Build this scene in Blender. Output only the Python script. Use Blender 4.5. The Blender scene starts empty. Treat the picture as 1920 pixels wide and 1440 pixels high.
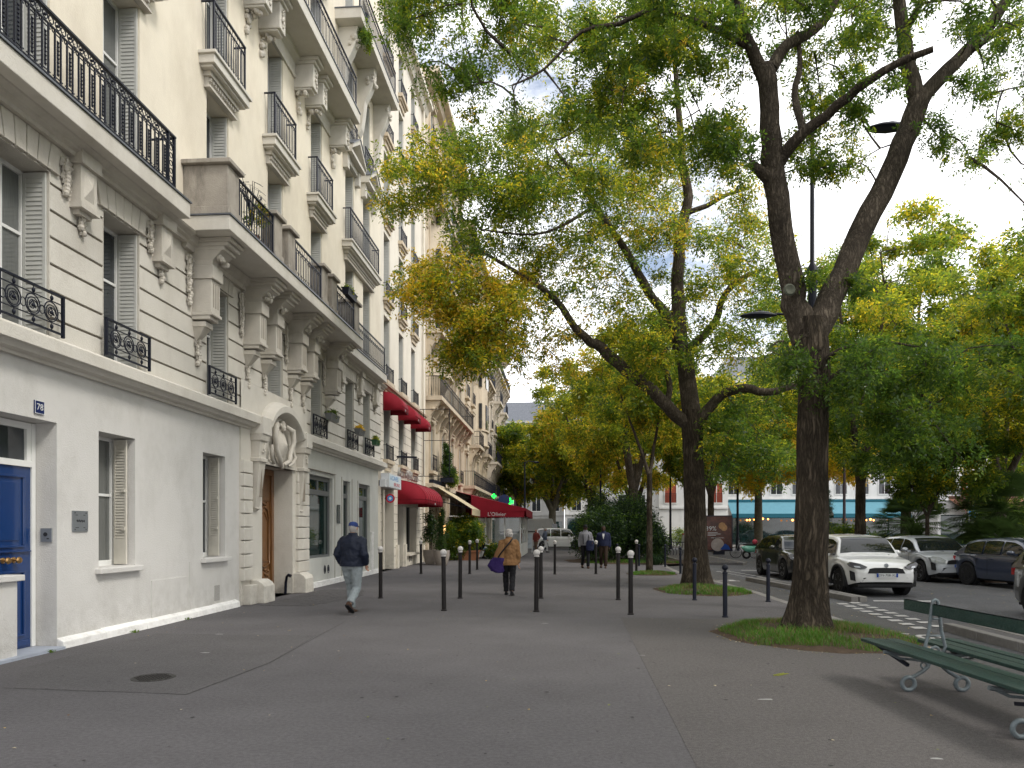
import bpy, bmesh, math, random
import numpy as np
from mathutils import Vector, Matrix
R = math.radians
PI = math.pi
random.seed(7); RNG = np.random.default_rng(11)
SC = bpy.context.scene
COL = SC.collection
# ------------------------------------------------------------------ camera, sky, sun, exposure
F_PX, VPX, HZ, CAMH = 1350.0, 1055.0, 992.0, 1.6
YAW = math.atan((VPX-960)/F_PX)
cam_d = bpy.data.cameras.new('camera'); cam = bpy.data.objects.new('camera', cam_d); COL.objects.link(cam)
cam.location = (0, 0, CAMH); cam.rotation_euler = (R(90), 0, YAW)
cam_d.sensor_width = 36; cam_d.lens = F_PX/1920*36
cam_d.shift_y = (HZ-720)/1920; cam_d.clip_start = 0.05; cam_d.clip_end = 3000
SC.camera = cam
SUN_EL, SUN_AZ = R(48), R(118)     # azimuth measured clockwise from +Y (down the street) : sun high on the right
wd = bpy.data.worlds.new('World'); SC.world = wd; wd.use_nodes = True
nt = wd.node_tree; nt.nodes.clear()
wo = nt.nodes.new('ShaderNodeOutputWorld'); bg = nt.nodes.new('ShaderNodeBackground')
sky = nt.nodes.new('ShaderNodeTexSky'); sky.sky_type = 'NISHITA'; sky.sun_disc = False
sky.sun_elevation = SUN_EL; sky.sun_rotation = SUN_AZ; sky.air_density = 1.0; sky.dust_density = 1.5
tc = nt.nodes.new('ShaderNodeTexCoord'); mp = nt.nodes.new('ShaderNodeMapping'); mp.inputs['Scale'].default_value = (1, 1, 2.2)
ns = nt.nodes.new('ShaderNodeTexNoise'); ns.inputs['Scale'].default_value = 3.1; ns.inputs['Detail'].default_value = 8; ns.inputs['Roughness'].default_value = .62
cr = nt.nodes.new('ShaderNodeValToRGB'); cr.color_ramp.elements[0].position = .33; cr.color_ramp.elements[1].position = .49; cr.color_ramp.elements[0].color = (.10, .10, .10, 1)
mx = nt.nodes.new('ShaderNodeMixRGB'); mx.inputs[2].default_value = (12.9, 12.9, 13.1, 1)
nt.links.new(tc.outputs['Generated'], mp.inputs[0]); nt.links.new(mp.outputs[0], ns.inputs['Vector'])
nt.links.new(ns.outputs['Fac'], cr.inputs[0]); nt.links.new(cr.outputs[0], mx.inputs[0])
nt.links.new(sky.outputs[0], mx.inputs[1]); nt.links.new(mx.outputs[0], bg.inputs[0]); nt.links.new(bg.outputs[0], wo.inputs[0])
bg.inputs[1].default_value = 0.125
sd = bpy.data.lights.new('sun', 'SUN'); sun = bpy.data.objects.new('sun', sd); COL.objects.link(sun)
sd.energy = 1.5; sd.angle = R(14); sd.color = (1, .95, .87)
sv = Vector((math.sin(SUN_AZ)*math.cos(SUN_EL), math.cos(SUN_AZ)*math.cos(SUN_EL), math.sin(SUN_EL)))
sun.rotation_euler = sv.to_track_quat('Z', 'Y').to_euler(); sun.location = (20, -5, 40)
SC.view_settings.view_transform = 'Standard'; SC.view_settings.look = 'None'
SC.view_settings.gamma = 1; SC.view_settings.use_curve_mapping = False
SC.view_settings.exposure = 0.45
SC.render.engine = 'CYCLES'

# ------------------------------------------------------------------ helpers
FW = Vector((-math.sin(YAW), math.cos(YAW), 0)); RT = Vector((math.cos(YAW), math.sin(YAW), 0))
def at(u, v, Y):                       # point seen at photo position u,v standing Y metres down the street
    d = FW + RT*((u-960)/F_PX) + Vector((0, 0, 1))*((HZ-v)/F_PX)
    return Vector((0, 0, CAMH)) + d*(Y/d.y)

_used = {}
def newobj(name, data, parent=None):
    o = bpy.data.objects.new(name, data); COL.objects.link(o)
    if parent is not None: o.parent = parent
    return o
def tag(o, label=None, cat=None, group=None, kind=None):
    if label: o['label'] = label
    if cat: o['category'] = cat
    if group: o['group'] = group
    if kind: o['kind'] = kind
    return o
def thing(name, label, cat, loc=(0, 0, 0), rz=0, group=None):
    o = newobj(name, None); o.location = loc; o.rotation_euler = (0, 0, rz); o.empty_display_size = .2
    return tag(o, label, cat, group)
def dup(root, loc=None, rz=None, label=None, group=None):
    r = root.copy(); COL.objects.link(r)
    if loc is not None: r.location = loc
    if rz is not None: r.rotation_euler = (0, 0, rz)
    if label: r['label'] = label
    if group: r['group'] = group
    for c in list(root.children):
        n = c.copy(); COL.objects.link(n); n.parent = r
        for g in list(c.children):
            m = g.copy(); COL.objects.link(m); m.parent = n
    return r

class MB:
    def __init__(s): s.v = []; s.f = []; s.m = []; s.mi = 0
    def add(s, vs, fs):
        b = len(s.v); s.v.extend([tuple(p) for p in vs]); s.f.extend([tuple(b+i for i in f) for f in fs]); s.m.extend([s.mi]*len(fs))
    def box(s, x0, x1, y0, y1, z0, z1, rz=0, c=None):
        if x0 > x1: x0, x1 = x1, x0
        if y0 > y1: y0, y1 = y1, y0
        if z0 > z1: z0, z1 = z1, z0
        vs = [Vector(p) for p in ((x0,y0,z0),(x1,y0,z0),(x1,y1,z0),(x0,y1,z0),(x0,y0,z1),(x1,y0,z1),(x1,y1,z1),(x0,y1,z1))]
        if rz:
            cc = Vector(c if c else ((x0+x1)/2, (y0+y1)/2, 0)); m = Matrix.Rotation(rz, 3, 'Z')
            vs = [m @ (p-cc) + cc for p in vs]
        s.add(vs, [(3,2,1,0),(4,5,6,7),(0,1,5,4),(1,2,6,5),(2,3,7,6),(3,0,4,7)]); return s
    def bar(s, a, b, w, h=None):       # square bar from a to b
        a = Vector(a); b = Vector(b); h = h or w; d = (b-a).normalized()
        up = Vector((0, 0, 1)) if abs(d.z) < .95 else Vector((0, 1, 0))
        r = d.cross(up).normalized()*(w/2); t = r.cross(d).normalized()*(h/2)
        vs = [a-r-t, a+r-t, a+r+t, a-r+t, b-r-t, b+r-t, b+r+t, b-r+t]
        s.add(vs, [(3,2,1,0),(4,5,6,7),(0,1,5,4),(1,2,6,5),(2,3,7,6),(3,0,4,7)]); return s
    def tube(s, pts, rad, n=8, closed=False, cap=True):
        pts = [Vector(p) for p in pts]; k = len(pts)
        if not hasattr(rad, '__len__'): rad = [rad]*k
        ref = None; rings = []
        for i in range(k):
            if closed: d = pts[(i+1) % k]-pts[i-1]
            else: d = pts[min(i+1, k-1)]-pts[max(i-1, 0)]
            d = d.normalized() if d.length > 1e-9 else Vector((0, 0, 1))
            if ref is None: ref = d.orthogonal().normalized()
            ref = (ref-d*ref.dot(d)); ref = ref.normalized() if ref.length > 1e-6 else d.orthogonal().normalized()
            o = d.cross(ref)
            rings.append([pts[i]+(ref*math.cos(2*PI*j/n)+o*math.sin(2*PI*j/n))*rad[i] for j in range(n)])
        vs = [p for r in rings for p in r]; fs = []
        for i in range(k if closed else k-1):
            a = i*n; b = ((i+1) % k)*n
            for j in range(n): fs.append((a+j, a+(j+1) % n, b+(j+1) % n, b+j))
        if cap and not closed:
            fs.append(tuple(range(n))[::-1]); fs.append(tuple((k-1)*n+j for j in range(n)))
        s.add(vs, fs); return s
    def ring(s, c, r, t, axis='X', n=20, m=5, rz=1.0):
        c = Vector(c); ps = []
        for i in range(n):
            a = 2*PI*i/n; p = (r*math.cos(a), r*math.sin(a)*rz)
            ps.append(c+(Vector((0, p[0], p[1])) if axis == 'X' else Vector((p[0], 0, p[1])) if axis == 'Y' else Vector((p[0], p[1], 0))))
        return s.tube(ps, t, m, True)
    def lathe(s, prof, c=(0, 0, 0), n=16, axis='Z'):
        vs = []; fs = []; c = Vector(c)
        for r, h in prof:
            for j in range(n):
                a = 2*PI*j/n; x, y = r*math.cos(a), r*math.sin(a)
                p = (x, y, h) if axis == 'Z' else (h, x, y) if axis == 'X' else (x, h, y)
                vs.append(c+Vector(p))
        for i in range(len(prof)-1):
            for j in range(n): fs.append((i*n+j, i*n+(j+1) % n, (i+1)*n+(j+1) % n, (i+1)*n+j))
        fs.append(tuple(range(n))[::-1]); fs.append(tuple((len(prof)-1)*n+j for j in range(n)))
        s.add(vs, fs); return s
    def ball(s, c, r, n=8, sz=1.0, rx=None):
        k = max(4, n//2); pr = [(max(1e-4, r*math.sin(PI*i/k)), -r*sz*math.cos(PI*i/k)) for i in range(k+1)]
        return s.lathe(pr, c, n)
    def prismY(s, prof, y0, y1):       # prof: (x,z) polygon, extruded along Y
        n = len(prof); vs = [(x, y0, z) for x, z in prof]+[(x, y1, z) for x, z in prof]
        s.add(vs, [tuple(range(n)), tuple(range(2*n-1, n-1, -1))]+[(i, i+n, (i+1) % n+n, (i+1) % n) for i in range(n)]); return s
    def prismX(s, prof, x0, x1):       # prof: (y,z)
        n = len(prof); vs = [(x0, y, z) for y, z in prof]+[(x1, y, z) for y, z in prof]
        s.add(vs, [tuple(range(n-1, -1, -1)), tuple(range(n, 2*n))]+[(i, (i+1) % n, (i+1) % n+n, i+n) for i in range(n)]); return s
    def prismZ(s, prof, z0, z1):       # prof: (x,y)
        n = len(prof); vs = [(x, y, z0) for x, y in prof]+[(x, y, z1) for x, y in prof]
        s.add(vs, [tuple(range(n-1, -1, -1)), tuple(range(n, 2*n))]+[(i, (i+1) % n, (i+1) % n+n, i+n) for i in range(n)]); return s
    def loft(s, rings, cap=True, closed=True):
        n = len(rings[0]); vs = [p for r in rings for p in r]; fs = []
        for i in range(len(rings)-1):
            for j in range(n if closed else n-1): fs.append((i*n+j, i*n+(j+1) % n, (i+1)*n+(j+1) % n, (i+1)*n+j))
        if cap:
            fs.append(tuple(range(n))[::-1]); fs.append(tuple((len(rings)-1)*n+j for j in range(n)))
        s.add(vs, fs); return s
    def quad(s, a, b, c, d): s.add([a, b, c, d], [(0, 1, 2, 3)]); return s
    def mesh(s, name, mats, smooth=False, fixn=True):
        me = bpy.data.meshes.new(name); me.from_pydata(s.v, [], s.f)
        mats = mats if isinstance(mats, (list, tuple)) else [mats]
        for m in mats: me.materials.append(m)
        if len(mats) > 1: me.polygons.foreach_set('material_index', s.m)
        if fixn:
            bm = bmesh.new(); bm.from_mesh(me); bmesh.ops.recalc_face_normals(bm, faces=bm.faces); bm.to_mesh(me); bm.free()
        if smooth:
            me.polygons.foreach_set('use_smooth', [True]*len(me.polygons))
            try: me.set_sharp_from_angle(angle=R(smooth if smooth is not True else 40))
            except Exception: pass
        me.update(); return me
    def build(s, name, mats, parent=None, smooth=False, label=None, cat=None, group=None, kind=None, fixn=True):
        o = newobj(name, s.mesh(name, mats, smooth, fixn), parent)
        return tag(o, label, cat, group, kind)
def bevel(o, w=.008, seg=2):
    m = o.modifiers.new('bevel', 'BEVEL'); m.width = w; m.segments = seg; m.limit_method = 'ANGLE'; m.angle_limit = R(40); return o

# ------------------------------------------------------------------ materials
MAT = {}
def mat(name, col, rough=.8, var=.12, scale=6.0, bump=0.0, bscale=60.0, metal=0.0, spec=.5, stain=0.0, stcol=None, stscale=(1.2, 1.2, .35), coat=0.0, trans=0.0, brick=None, grain=None, sub=0):
    m = bpy.data.materials.new(name); m.use_nodes = True; N = m.node_tree.nodes; L = m.node_tree.links
    p = N['Principled BSDF']; p.inputs['Roughness'].default_value = rough; p.inputs['Metallic'].default_value = metal
    p.inputs['Specular IOR Level'].default_value = spec if spec != .5 or rough < .35 or metal > .2 else .22
    if coat: p.inputs['Coat Weight'].default_value = coat; p.inputs['Coat Roughness'].default_value = .04
    if trans: p.inputs['Transmission Weight'].default_value = trans
    g = N.new('ShaderNodeNewGeometry')
    n1 = N.new('ShaderNodeTexNoise'); n1.inputs['Scale'].default_value = scale; n1.inputs['Detail'].default_value = 6; n1.inputs['Roughness'].default_value = .65
    if grain:
        mg = N.new('ShaderNodeMapping'); mg.inputs['Scale'].default_value = grain; L.new(g.outputs['Position'], mg.inputs[0]); L.new(mg.outputs[0], n1.inputs['Vector'])
    else: L.new(g.outputs['Position'], n1.inputs['Vector'])
    mr = N.new('ShaderNodeMapRange'); mr.inputs['From Min'].default_value = .25; mr.inputs['From Max'].default_value = .75
    mr.inputs['To Min'].default_value = 1-var; mr.inputs['To Max'].default_value = 1+var; L.new(n1.outputs['Fac'], mr.inputs[0])
    mu = N.new('ShaderNodeVectorMath'); mu.operation = 'SCALE'; mu.inputs[0].default_value = col[:3]; L.new(mr.outputs[0], mu.inputs['Scale'])
    out = mu.outputs[0]
    if stain:
        mp = N.new('ShaderNodeMapping'); mp.inputs['Scale'].default_value = stscale; L.new(g.outputs['Position'], mp.inputs[0])
        n2 = N.new('ShaderNodeTexNoise'); n2.inputs['Scale'].default_value = 1.6; n2.inputs['Detail'].default_value = 7; n2.inputs['Roughness'].default_value = .7; L.new(mp.outputs[0], n2.inputs['Vector'])
        r2 = N.new('ShaderNodeMapRange'); r2.inputs['From Min'].default_value = .48; r2.inputs['From Max'].default_value = .72; r2.inputs['To Max'].default_value = stain; L.new(n2.outputs['Fac'], r2.inputs[0])
        mi = N.new('ShaderNodeMixRGB'); mi.inputs[2].default_value = (*(stcol or [c*.5 for c in col[:3]]), 1); L.new(r2.outputs[0], mi.inputs[0]); L.new(out, mi.inputs[1]); out = mi.outputs[0]
    L.new(out, p.inputs['Base Color'])
    if bump or brick:
        n3 = N.new('ShaderNodeTexNoise'); n3.inputs['Scale'].default_value = bscale; n3.inputs['Detail'].default_value = 4
        if grain: L.new(mg.outputs[0], n3.inputs['Vector'])
        else: L.new(g.outputs['Position'], n3.inputs['Vector'])
        b = N.new('ShaderNodeBump'); b.inputs['Strength'].default_value = min(1, bump); b.inputs['Distance'].default_value = .02 if not brick else .004
        L.new(n3.outputs['Fac'], b.inputs['Height']); L.new(b.outputs[0], p.inputs['Normal'])
    MAT[name] = m; return m
stone_up = mat('cream_limestone', (.74, .675, .555), .85, .06, 1.1, .25, 40, stain=.5, stcol=(.52, .45, .35), stscale=(.5, .5, .22))
stone_lo = mat('pale_limestone', (.60, .57, .51), .85, .06, 1.6, .3, 45, stain=.4, stcol=(.36, .32, .27), stscale=(.8, .8, .4))
stone_trim = mat('trim_limestone', (.55, .515, .455), .85, .09, 3, .3, 45, stain=.45, stcol=(.30, .265, .225))
stone_old = mat('weathered_stone', (.36, .325, .28), .9, .15, 4, .4, 60, stain=.8, stcol=(.11, .10, .09), stscale=(2.2, 2.2, .6))
stone_b3 = mat('beige_stone', (.56, .475, .36), .85, .12, 1.5, .3, 30, stain=.6, stcol=(.30, .24, .18))
stone_b2 = mat('white_ashlar', (.70, .65, .56), .85, .05, 1.2, .2, 40, stain=.35, stcol=(.45, .40, .33))
groove = mat('joint_mortar', (.30, .265, .22), .95, .15, 6)
plaster = mat('white_render', (.60, .585, .56), .8, .04, 1.2, .35, 55, stain=.6, stcol=(.45, .435, .405), stscale=(.8, .8, .5))
plinth_m = mat('painted_plinth', (.74, .73, .71), .8, .1, 7, .6, 18, stain=.55, stcol=(.42, .40, .37), stscale=(3, 3, 6))
zinc = mat('zinc_sheet', (.13, .14, .16), .45, .25, 6, metal=.3)
iron = mat('painted_iron', (.010, .012, .022), .42, .2, 20)
iron2 = mat('bollard_paint', (.012, .010, .010), .45, .3, 25, stain=.3, stcol=(.03, .026, .022))
white_ball = mat('bollard_ball_paint', (.50, .48, .46), .5, .1, 30, stain=.4, stcol=(.25, .22, .2), stscale=(9, 9, 9))
framew = mat('white_frame_paint', (.72, .72, .70), .45, .03, 4)
frameg = mat('grey_frame_paint', (.16, .165, .165), .4, .06, 5)
shut = mat('shutter_paint', (.52, .52, .49), .6, .07, 6, stain=.25, stcol=(.33, .32, .30))
shutc = mat('cream_shutter_paint', (.60, .57, .50), .6, .07, 6, stain=.25, stcol=(.38, .35, .30))
glass = mat('window_glass', (.035, .04, .045), .03, .3, 2.5, spec=.8)
glass_c = mat('curtained_glass', (.13, .135, .13), .04, .25, 9, spec=.8, grain=(1, 16, .5))
glass2 = mat('shop_glass', (.012, .030, .028), .02, .5, 3.0, spec=.8)
curtain_m = mat('net_curtain', (.42, .42, .40), .9, .1, 12, grain=(1, 14, .4))
blue_p = mat('blue_gloss_paint', (.007, .035, .135), .18, .06, 3, spec=.6, coat=.5)
brass = mat('brass', (.50, .30, .12), .3, .1, 10, metal=.9)
oak = mat('varnished_oak', (.17, .075, .024), .32, .35, 3.5, .25, 20, grain=(6, 6, .6), coat=.3)
steel = mat('brushed_steel', (.30, .32, .34), .4, .1, 12, metal=.6)
darkp = mat('dark_print', (.03, .03, .035), .6, .1, 10)
walk = mat('pavement_asphalt', (.110, .104, .107), .9, .16, .6, .55, 260, stain=.3, stcol=(.085, .08, .08), stscale=(.35, .35, .35))
walk2 = mat('asphalt_patch_surface', (.100, .095, .096), .9, .1, 1.5, .5, 240, stain=.3, stcol=(.08, .076, .075), stscale=(1, 1, 1))
road = mat('road_asphalt', (.088, .088, .092), .9, .18, 2.0, .6, 170, stain=.35, stcol=(.055, .055, .056), stscale=(.6, .6, .6))
kerb_m = mat('granite_kerb', (.20, .19, .18), .8, .2, 9, .4, 90, stain=.4, stcol=(.10, .095, .08), stscale=(2, 2, 2))
mark = mat('road_paint', (.42, .41, .40), .75, .2, 14, .2, 80, stain=.9, stcol=(.16, .16, .16), stscale=(6, 6, 6))
joint = mat('tar_joint', (.058, .057, .055), .95, .3, 12)
soil = mat('tree_pit_soil', (.065, .045, .030), .95, .35, 9, .8, 50)
bark = mat('ridged_bark', (.078, .062, .046), .92, .45, 7, 1.0, 14, grain=(3.2, 3.2, .55), stain=.5, stcol=(.035, .028, .022), stscale=(5, 5, 1.2))
def barkmat(name, c, d, sc=(17, 17, 2.3), dist=.035):
    m = bpy.data.materials.new(name); m.use_nodes = True; N = m.node_tree.nodes; L = m.node_tree.links; p = N['Principled BSDF']; p.inputs['Roughness'].default_value = .95; p.inputs['Specular IOR Level'].default_value = .15
    g = N.new('ShaderNodeNewGeometry'); w = N.new('ShaderNodeTexNoise'); w.inputs['Scale'].default_value = 3; mixv = N.new('ShaderNodeVectorMath'); mixv.operation = 'MULTIPLY_ADD'; mixv.inputs[1].default_value = (.10, .10, .10); L.new(g.outputs['Position'], w.inputs['Vector']); L.new(w.outputs['Color'], mixv.inputs[0]); L.new(g.outputs['Position'], mixv.inputs[2])
    mp = N.new('ShaderNodeMapping'); mp.inputs['Scale'].default_value = sc; L.new(mixv.outputs[0], mp.inputs[0])
    v = N.new('ShaderNodeTexNoise'); v.inputs['Scale'].default_value = 1.0; v.inputs['Detail'].default_value = 5; v.inputs['Roughness'].default_value = .6; L.new(mp.outputs[0], v.inputs['Vector'])
    s1 = N.new('ShaderNodeMath'); s1.operation = 'SUBTRACT'; s1.inputs[1].default_value = .5; L.new(v.outputs['Fac'], s1.inputs[0]); s2 = N.new('ShaderNodeMath'); s2.operation = 'ABSOLUTE'; L.new(s1.outputs[0], s2.inputs[0])
    r = N.new('ShaderNodeMapRange'); r.inputs['From Min'].default_value = .0; r.inputs['From Max'].default_value = .13; L.new(s2.outputs[0], r.inputs[0])
    mi = N.new('ShaderNodeMixRGB'); mi.inputs[1].default_value = (*d, 1); mi.inputs[2].default_value = (*c, 1); L.new(r.outputs[0], mi.inputs[0])
    n2 = N.new('ShaderNodeTexNoise'); n2.inputs['Scale'].default_value = 2.2; n2.inputs['Detail'].default_value = 5; L.new(g.outputs['Position'], n2.inputs['Vector']); r2 = N.new('ShaderNodeMapRange'); r2.inputs['From Min'].default_value = .3; r2.inputs['From Max'].default_value = .7; r2.inputs['To Min'].default_value = .65; r2.inputs['To Max'].default_value = 1.4; L.new(n2.outputs['Fac'], r2.inputs[0])
    mu = N.new('ShaderNodeVectorMath'); mu.operation = 'SCALE'; L.new(mi.outputs[0], mu.inputs[0]); L.new(r2.outputs[0], mu.inputs['Scale']); L.new(mu.outputs[0], p.inputs['Base Color'])
    b = N.new('ShaderNodeBump'); b.inputs['Strength'].default_value = 1; b.inputs['Distance'].default_value = dist; L.new(r.outputs[0], b.inputs['Height']); L.new(b.outputs[0], p.inputs['Normal']); MAT[name] = m; return m
bark = barkmat('furrowed_bark', (.100, .079, .058), (.038, .030, .022))
def speckle(m, sc=230, lo=.55, hi=1.5, s2=28):
    N = m.node_tree.nodes; L = m.node_tree.links; p = N['Principled BSDF']; src = p.inputs['Base Color'].links[0].from_socket; g = N.new('ShaderNodeNewGeometry')
    for scale, a, b_ in ((sc, lo, hi), (s2, .86, 1.14)):
        n = N.new('ShaderNodeTexNoise'); n.inputs['Scale'].default_value = scale; n.inputs['Detail'].default_value = 2; L.new(g.outputs['Position'], n.inputs['Vector']); r = N.new('ShaderNodeMapRange'); r.inputs['From Min'].default_value = .3; r.inputs['From Max'].default_value = .7; r.inputs['To Min'].default_value = a; r.inputs['To Max'].default_value = b_; L.new(n.outputs['Fac'], r.inputs[0]); mu = N.new('ShaderNodeVectorMath'); mu.operation = 'SCALE'; L.new(src, mu.inputs[0]); L.new(r.outputs[0], mu.inputs['Scale']); src = mu.outputs[0]
    L.new(src, p.inputs['Base Color'])
walk3 = mat('warm_asphalt_surface', (.107, .099, .096), .9, .14, .8, .55, 260, stain=.35, stcol=(.075, .07, .068), stscale=(.5, .5, .5))
def objvar(m, a=.93, b_=1.06):
    N = m.node_tree.nodes; L = m.node_tree.links; p = N['Principled BSDF']; src = p.inputs['Base Color'].links[0].from_socket; o = N.new('ShaderNodeObjectInfo'); r = N.new('ShaderNodeMapRange'); r.inputs['To Min'].default_value = a; r.inputs['To Max'].default_value = b_; L.new(o.outputs['Random'], r.inputs[0]); mu = N.new('ShaderNodeVectorMath'); mu.operation = 'SCALE'; L.new(src, mu.inputs[0]); L.new(r.outputs[0], mu.inputs['Scale']); L.new(mu.outputs[0], p.inputs['Base Color'])
def splash(m, col, top=.75, amt=.75):
    N = m.node_tree.nodes; L = m.node_tree.links; p = N['Principled BSDF']; src = p.inputs['Base Color'].links[0].from_socket; g = N.new('ShaderNodeNewGeometry'); sx = N.new('ShaderNodeSeparateXYZ'); L.new(g.outputs['Position'], sx.inputs[0]); r = N.new('ShaderNodeMapRange'); r.inputs['From Min'].default_value = top; r.inputs['From Max'].default_value = .05; L.new(sx.outputs['Z'], r.inputs[0])
    n = N.new('ShaderNodeTexNoise'); n.inputs['Scale'].default_value = 5; n.inputs['Detail'].default_value = 8; n.inputs['Roughness'].default_value = .75; L.new(g.outputs['Position'], n.inputs['Vector']); q = N.new('ShaderNodeMapRange'); q.inputs['From Min'].default_value = .42; q.inputs['From Max'].default_value = .68; L.new(n.outputs['Fac'], q.inputs[0]); mm = N.new('ShaderNodeMath'); mm.operation = 'MULTIPLY'; L.new(r.outputs[0], mm.inputs[0]); L.new(q.outputs[0], mm.inputs[1]); m2 = N.new('ShaderNodeMath'); m2.operation = 'MULTIPLY'; m2.inputs[1].default_value = amt; L.new(mm.outputs[0], m2.inputs[0]); mi = N.new('ShaderNodeMixRGB'); mi.inputs[2].default_value = (*col, 1); L.new(m2.outputs[0], mi.inputs[0]); L.new(src, mi.inputs[1]); L.new(mi.outputs[0], p.inputs['Base Color'])
objvar(stone_lo); objvar(kerb_m, .85, 1.12); objvar(plinth_m, .94, 1.04); splash(plaster, (.36, .34, .31)); splash(stone_lo, (.33, .30, .26)); splash(stone_b2, (.33, .30, .26), 1.0); splash(stone_b3, (.22, .19, .16), 1.0)
speckle(walk3); speckle(walk); speckle(walk2); speckle(road, 160, .45, 1.7)
bark2 = barkmat('limb_bark', (.125, .102, .078), (.055, .044, .034), (22, 22, 5), .02) if True else mat('upper_bark', (.085, .072, .056), .9, .4, 9, .8, 14, grain=(3.2, 3.2, .9))
bark_pl = mat('plane_bark', (.13, .115, .085), .9, .4, 6, .6, 12)
bark_g = mat('lichen_bark', (.10, .105, .08), .9, .4, 12, .5, 20)
terra = mat('terracotta', (.24, .105, .055), .85, .15, 8, .2, 60)
potw = mat('pale_pot', (.32, .28, .245), .85, .12, 6, .2, 60)
redc = mat('red_canvas', (.25, .010, .022), .75, .1, 3, .15, 120)
beigec = mat('beige_canvas', (.52, .44, .29), .8, .08, 3)
bluec = mat('turquoise_canvas', (.10, .24, .30), .8, .08, 3)
teal = mat('teal_paint', (.012, .10, .14), .5, .1, 4)
orangec = mat('faded_orange_canvas', (.24, .115, .08), .8, .15, 3)
plw = mat('white_plastic', (.60, .61, .62), .5, .04, 5)
signred = mat('sign_red', (.42, .015, .02), .5, .04, 5)
signblue = mat('sign_blue', (.012, .055, .28), .5, .05, 5)
signlb = mat('sign_light_blue', (.04, .22, .52), .5, .05, 5)
enamel = mat('navy_enamel', (.008, .018, .09), .3, .05, 5)
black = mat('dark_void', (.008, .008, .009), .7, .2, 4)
benchg = mat('bench_green_paint', (.018, .040, .034), .38, .35, 9, .5, 30, grain=(6, 1, 6), stain=.5, stcol=(.045, .06, .055), stscale=(8, 2, 8))
benchc = mat('bench_cast_iron', (.13, .155, .165), .5, .2, 12, .2, 60, metal=.2, stain=.5, stcol=(.06, .045, .035), stscale=(7, 7, 7))
skin_m = mat('skin', (.42, .235, .165), .6, .06, 20); skin_d = mat('brown_skin', (.055, .030, .020), .5, .1, 20)
hair_g = mat('grey_hair', (.34, .32, .30), .7, .25, 40, grain=(4, 4, .5)); hair_d = mat('dark_hair', (.02, .015, .012), .6, .2, 40)
def emis(name, col, s):
    m = bpy.data.materials.new(name); m.use_nodes = True; p = m.node_tree.nodes['Principled BSDF']
    p.inputs['Base Color'].default_value = (*col, 1); p.inputs['Emission Color'].default_value = (*col, 1); p.inputs['Emission Strength'].default_value = s; return m
e_green = emis('green_lamp', (.02, 1, .10), 1.6); e_warm = emis('warm_bulb', (1, .36, .08), 5); e_red = emis('red_lamp', (1, .03, .02), 4)
e_warm2 = emis('warm_lamp', (1, .55, .2), 3)
def leafmat(name, c, t=.6):
    m = bpy.data.materials.new(name); m.use_nodes = True; N = m.node_tree.nodes; L = m.node_tree.links; N.clear()
    o = N.new('ShaderNodeOutputMaterial'); d = N.new('ShaderNodeBsdfDiffuse'); tr = N.new('ShaderNodeBsdfTranslucent'); gl = N.new('ShaderNodeBsdfGlossy')
    a = N.new('ShaderNodeMixShader'); b = N.new('ShaderNodeMixShader'); a.inputs[0].default_value = t; b.inputs[0].default_value = .018
    gl.inputs['Roughness'].default_value = .35; gl.inputs['Color'].default_value = (.9, .95, 1, 1)
    g = N.new('ShaderNodeNewGeometry'); n = N.new('ShaderNodeTexNoise'); n.inputs['Scale'].default_value = 1.7; n.inputs['Detail'].default_value = 3
    L.new(g.outputs['Position'], n.inputs['Vector']); mr = N.new('ShaderNodeMapRange'); mr.inputs['From Min'].default_value = .3; mr.inputs['From Max'].default_value = .7; mr.inputs['To Min'].default_value = .72; mr.inputs['To Max'].default_value = 1.28
    L.new(n.outputs['Fac'], mr.inputs[0])
    for sh, k in ((d, 1.0), (tr, 1.7)):
        mu = N.new('ShaderNodeVectorMath'); mu.operation = 'SCALE'; mu.inputs[0].default_value = [x*k for x in c]; L.new(mr.outputs[0], mu.inputs['Scale']); L.new(mu.outputs[0], sh.inputs['Color'])
    L.new(d.outputs[0], a.inputs[1]); L.new(tr.outputs[0], a.inputs[2]); L.new(a.outputs[0], b.inputs[1]); L.new(gl.outputs[0], b.inputs[2]); L.new(b.outputs[0], o.inputs[0]); return m
LEAF = [leafmat('leaf_dark_green', (.052, .098, .016)), leafmat('leaf_green', (.092, .155, .016)), leafmat('leaf_olive', (.155, .200, .018)),
        leafmat('leaf_yellow_green', (.29, .31, .022)), leafmat('leaf_yellow', (.58, .46, .025)), leafmat('leaf_orange', (.50, .33, .035))]
grassm = [leafmat('grass_green', (.07, .17, .015), .3), leafmat('grass_dry', (.16, .13, .05), .3)]
blueleaf = leafmat('blue_needles', (.075, .115, .085), .15); darkleaf = leafmat('glossy_dark_leaf', (.020, .040, .016), .2); palmleaf = leafmat('palm_leaf', (.085, .140, .040), .3)
def text(name, body, size, loc, rot, m, parent=None, ext=.003, ax='CENTER', sx=1.0):
    cu = bpy.data.curves.new(name, 'FONT'); cu.body = body; cu.size = size; cu.extrude = ext; cu.align_x = ax; cu.align_y = 'CENTER'; cu.resolution_u = 2
    cu.materials.append(m); o = newobj(name, cu, parent); o.location = loc; o.rotation_euler = rot; o.scale = (sx, 1, 1); return o
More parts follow.
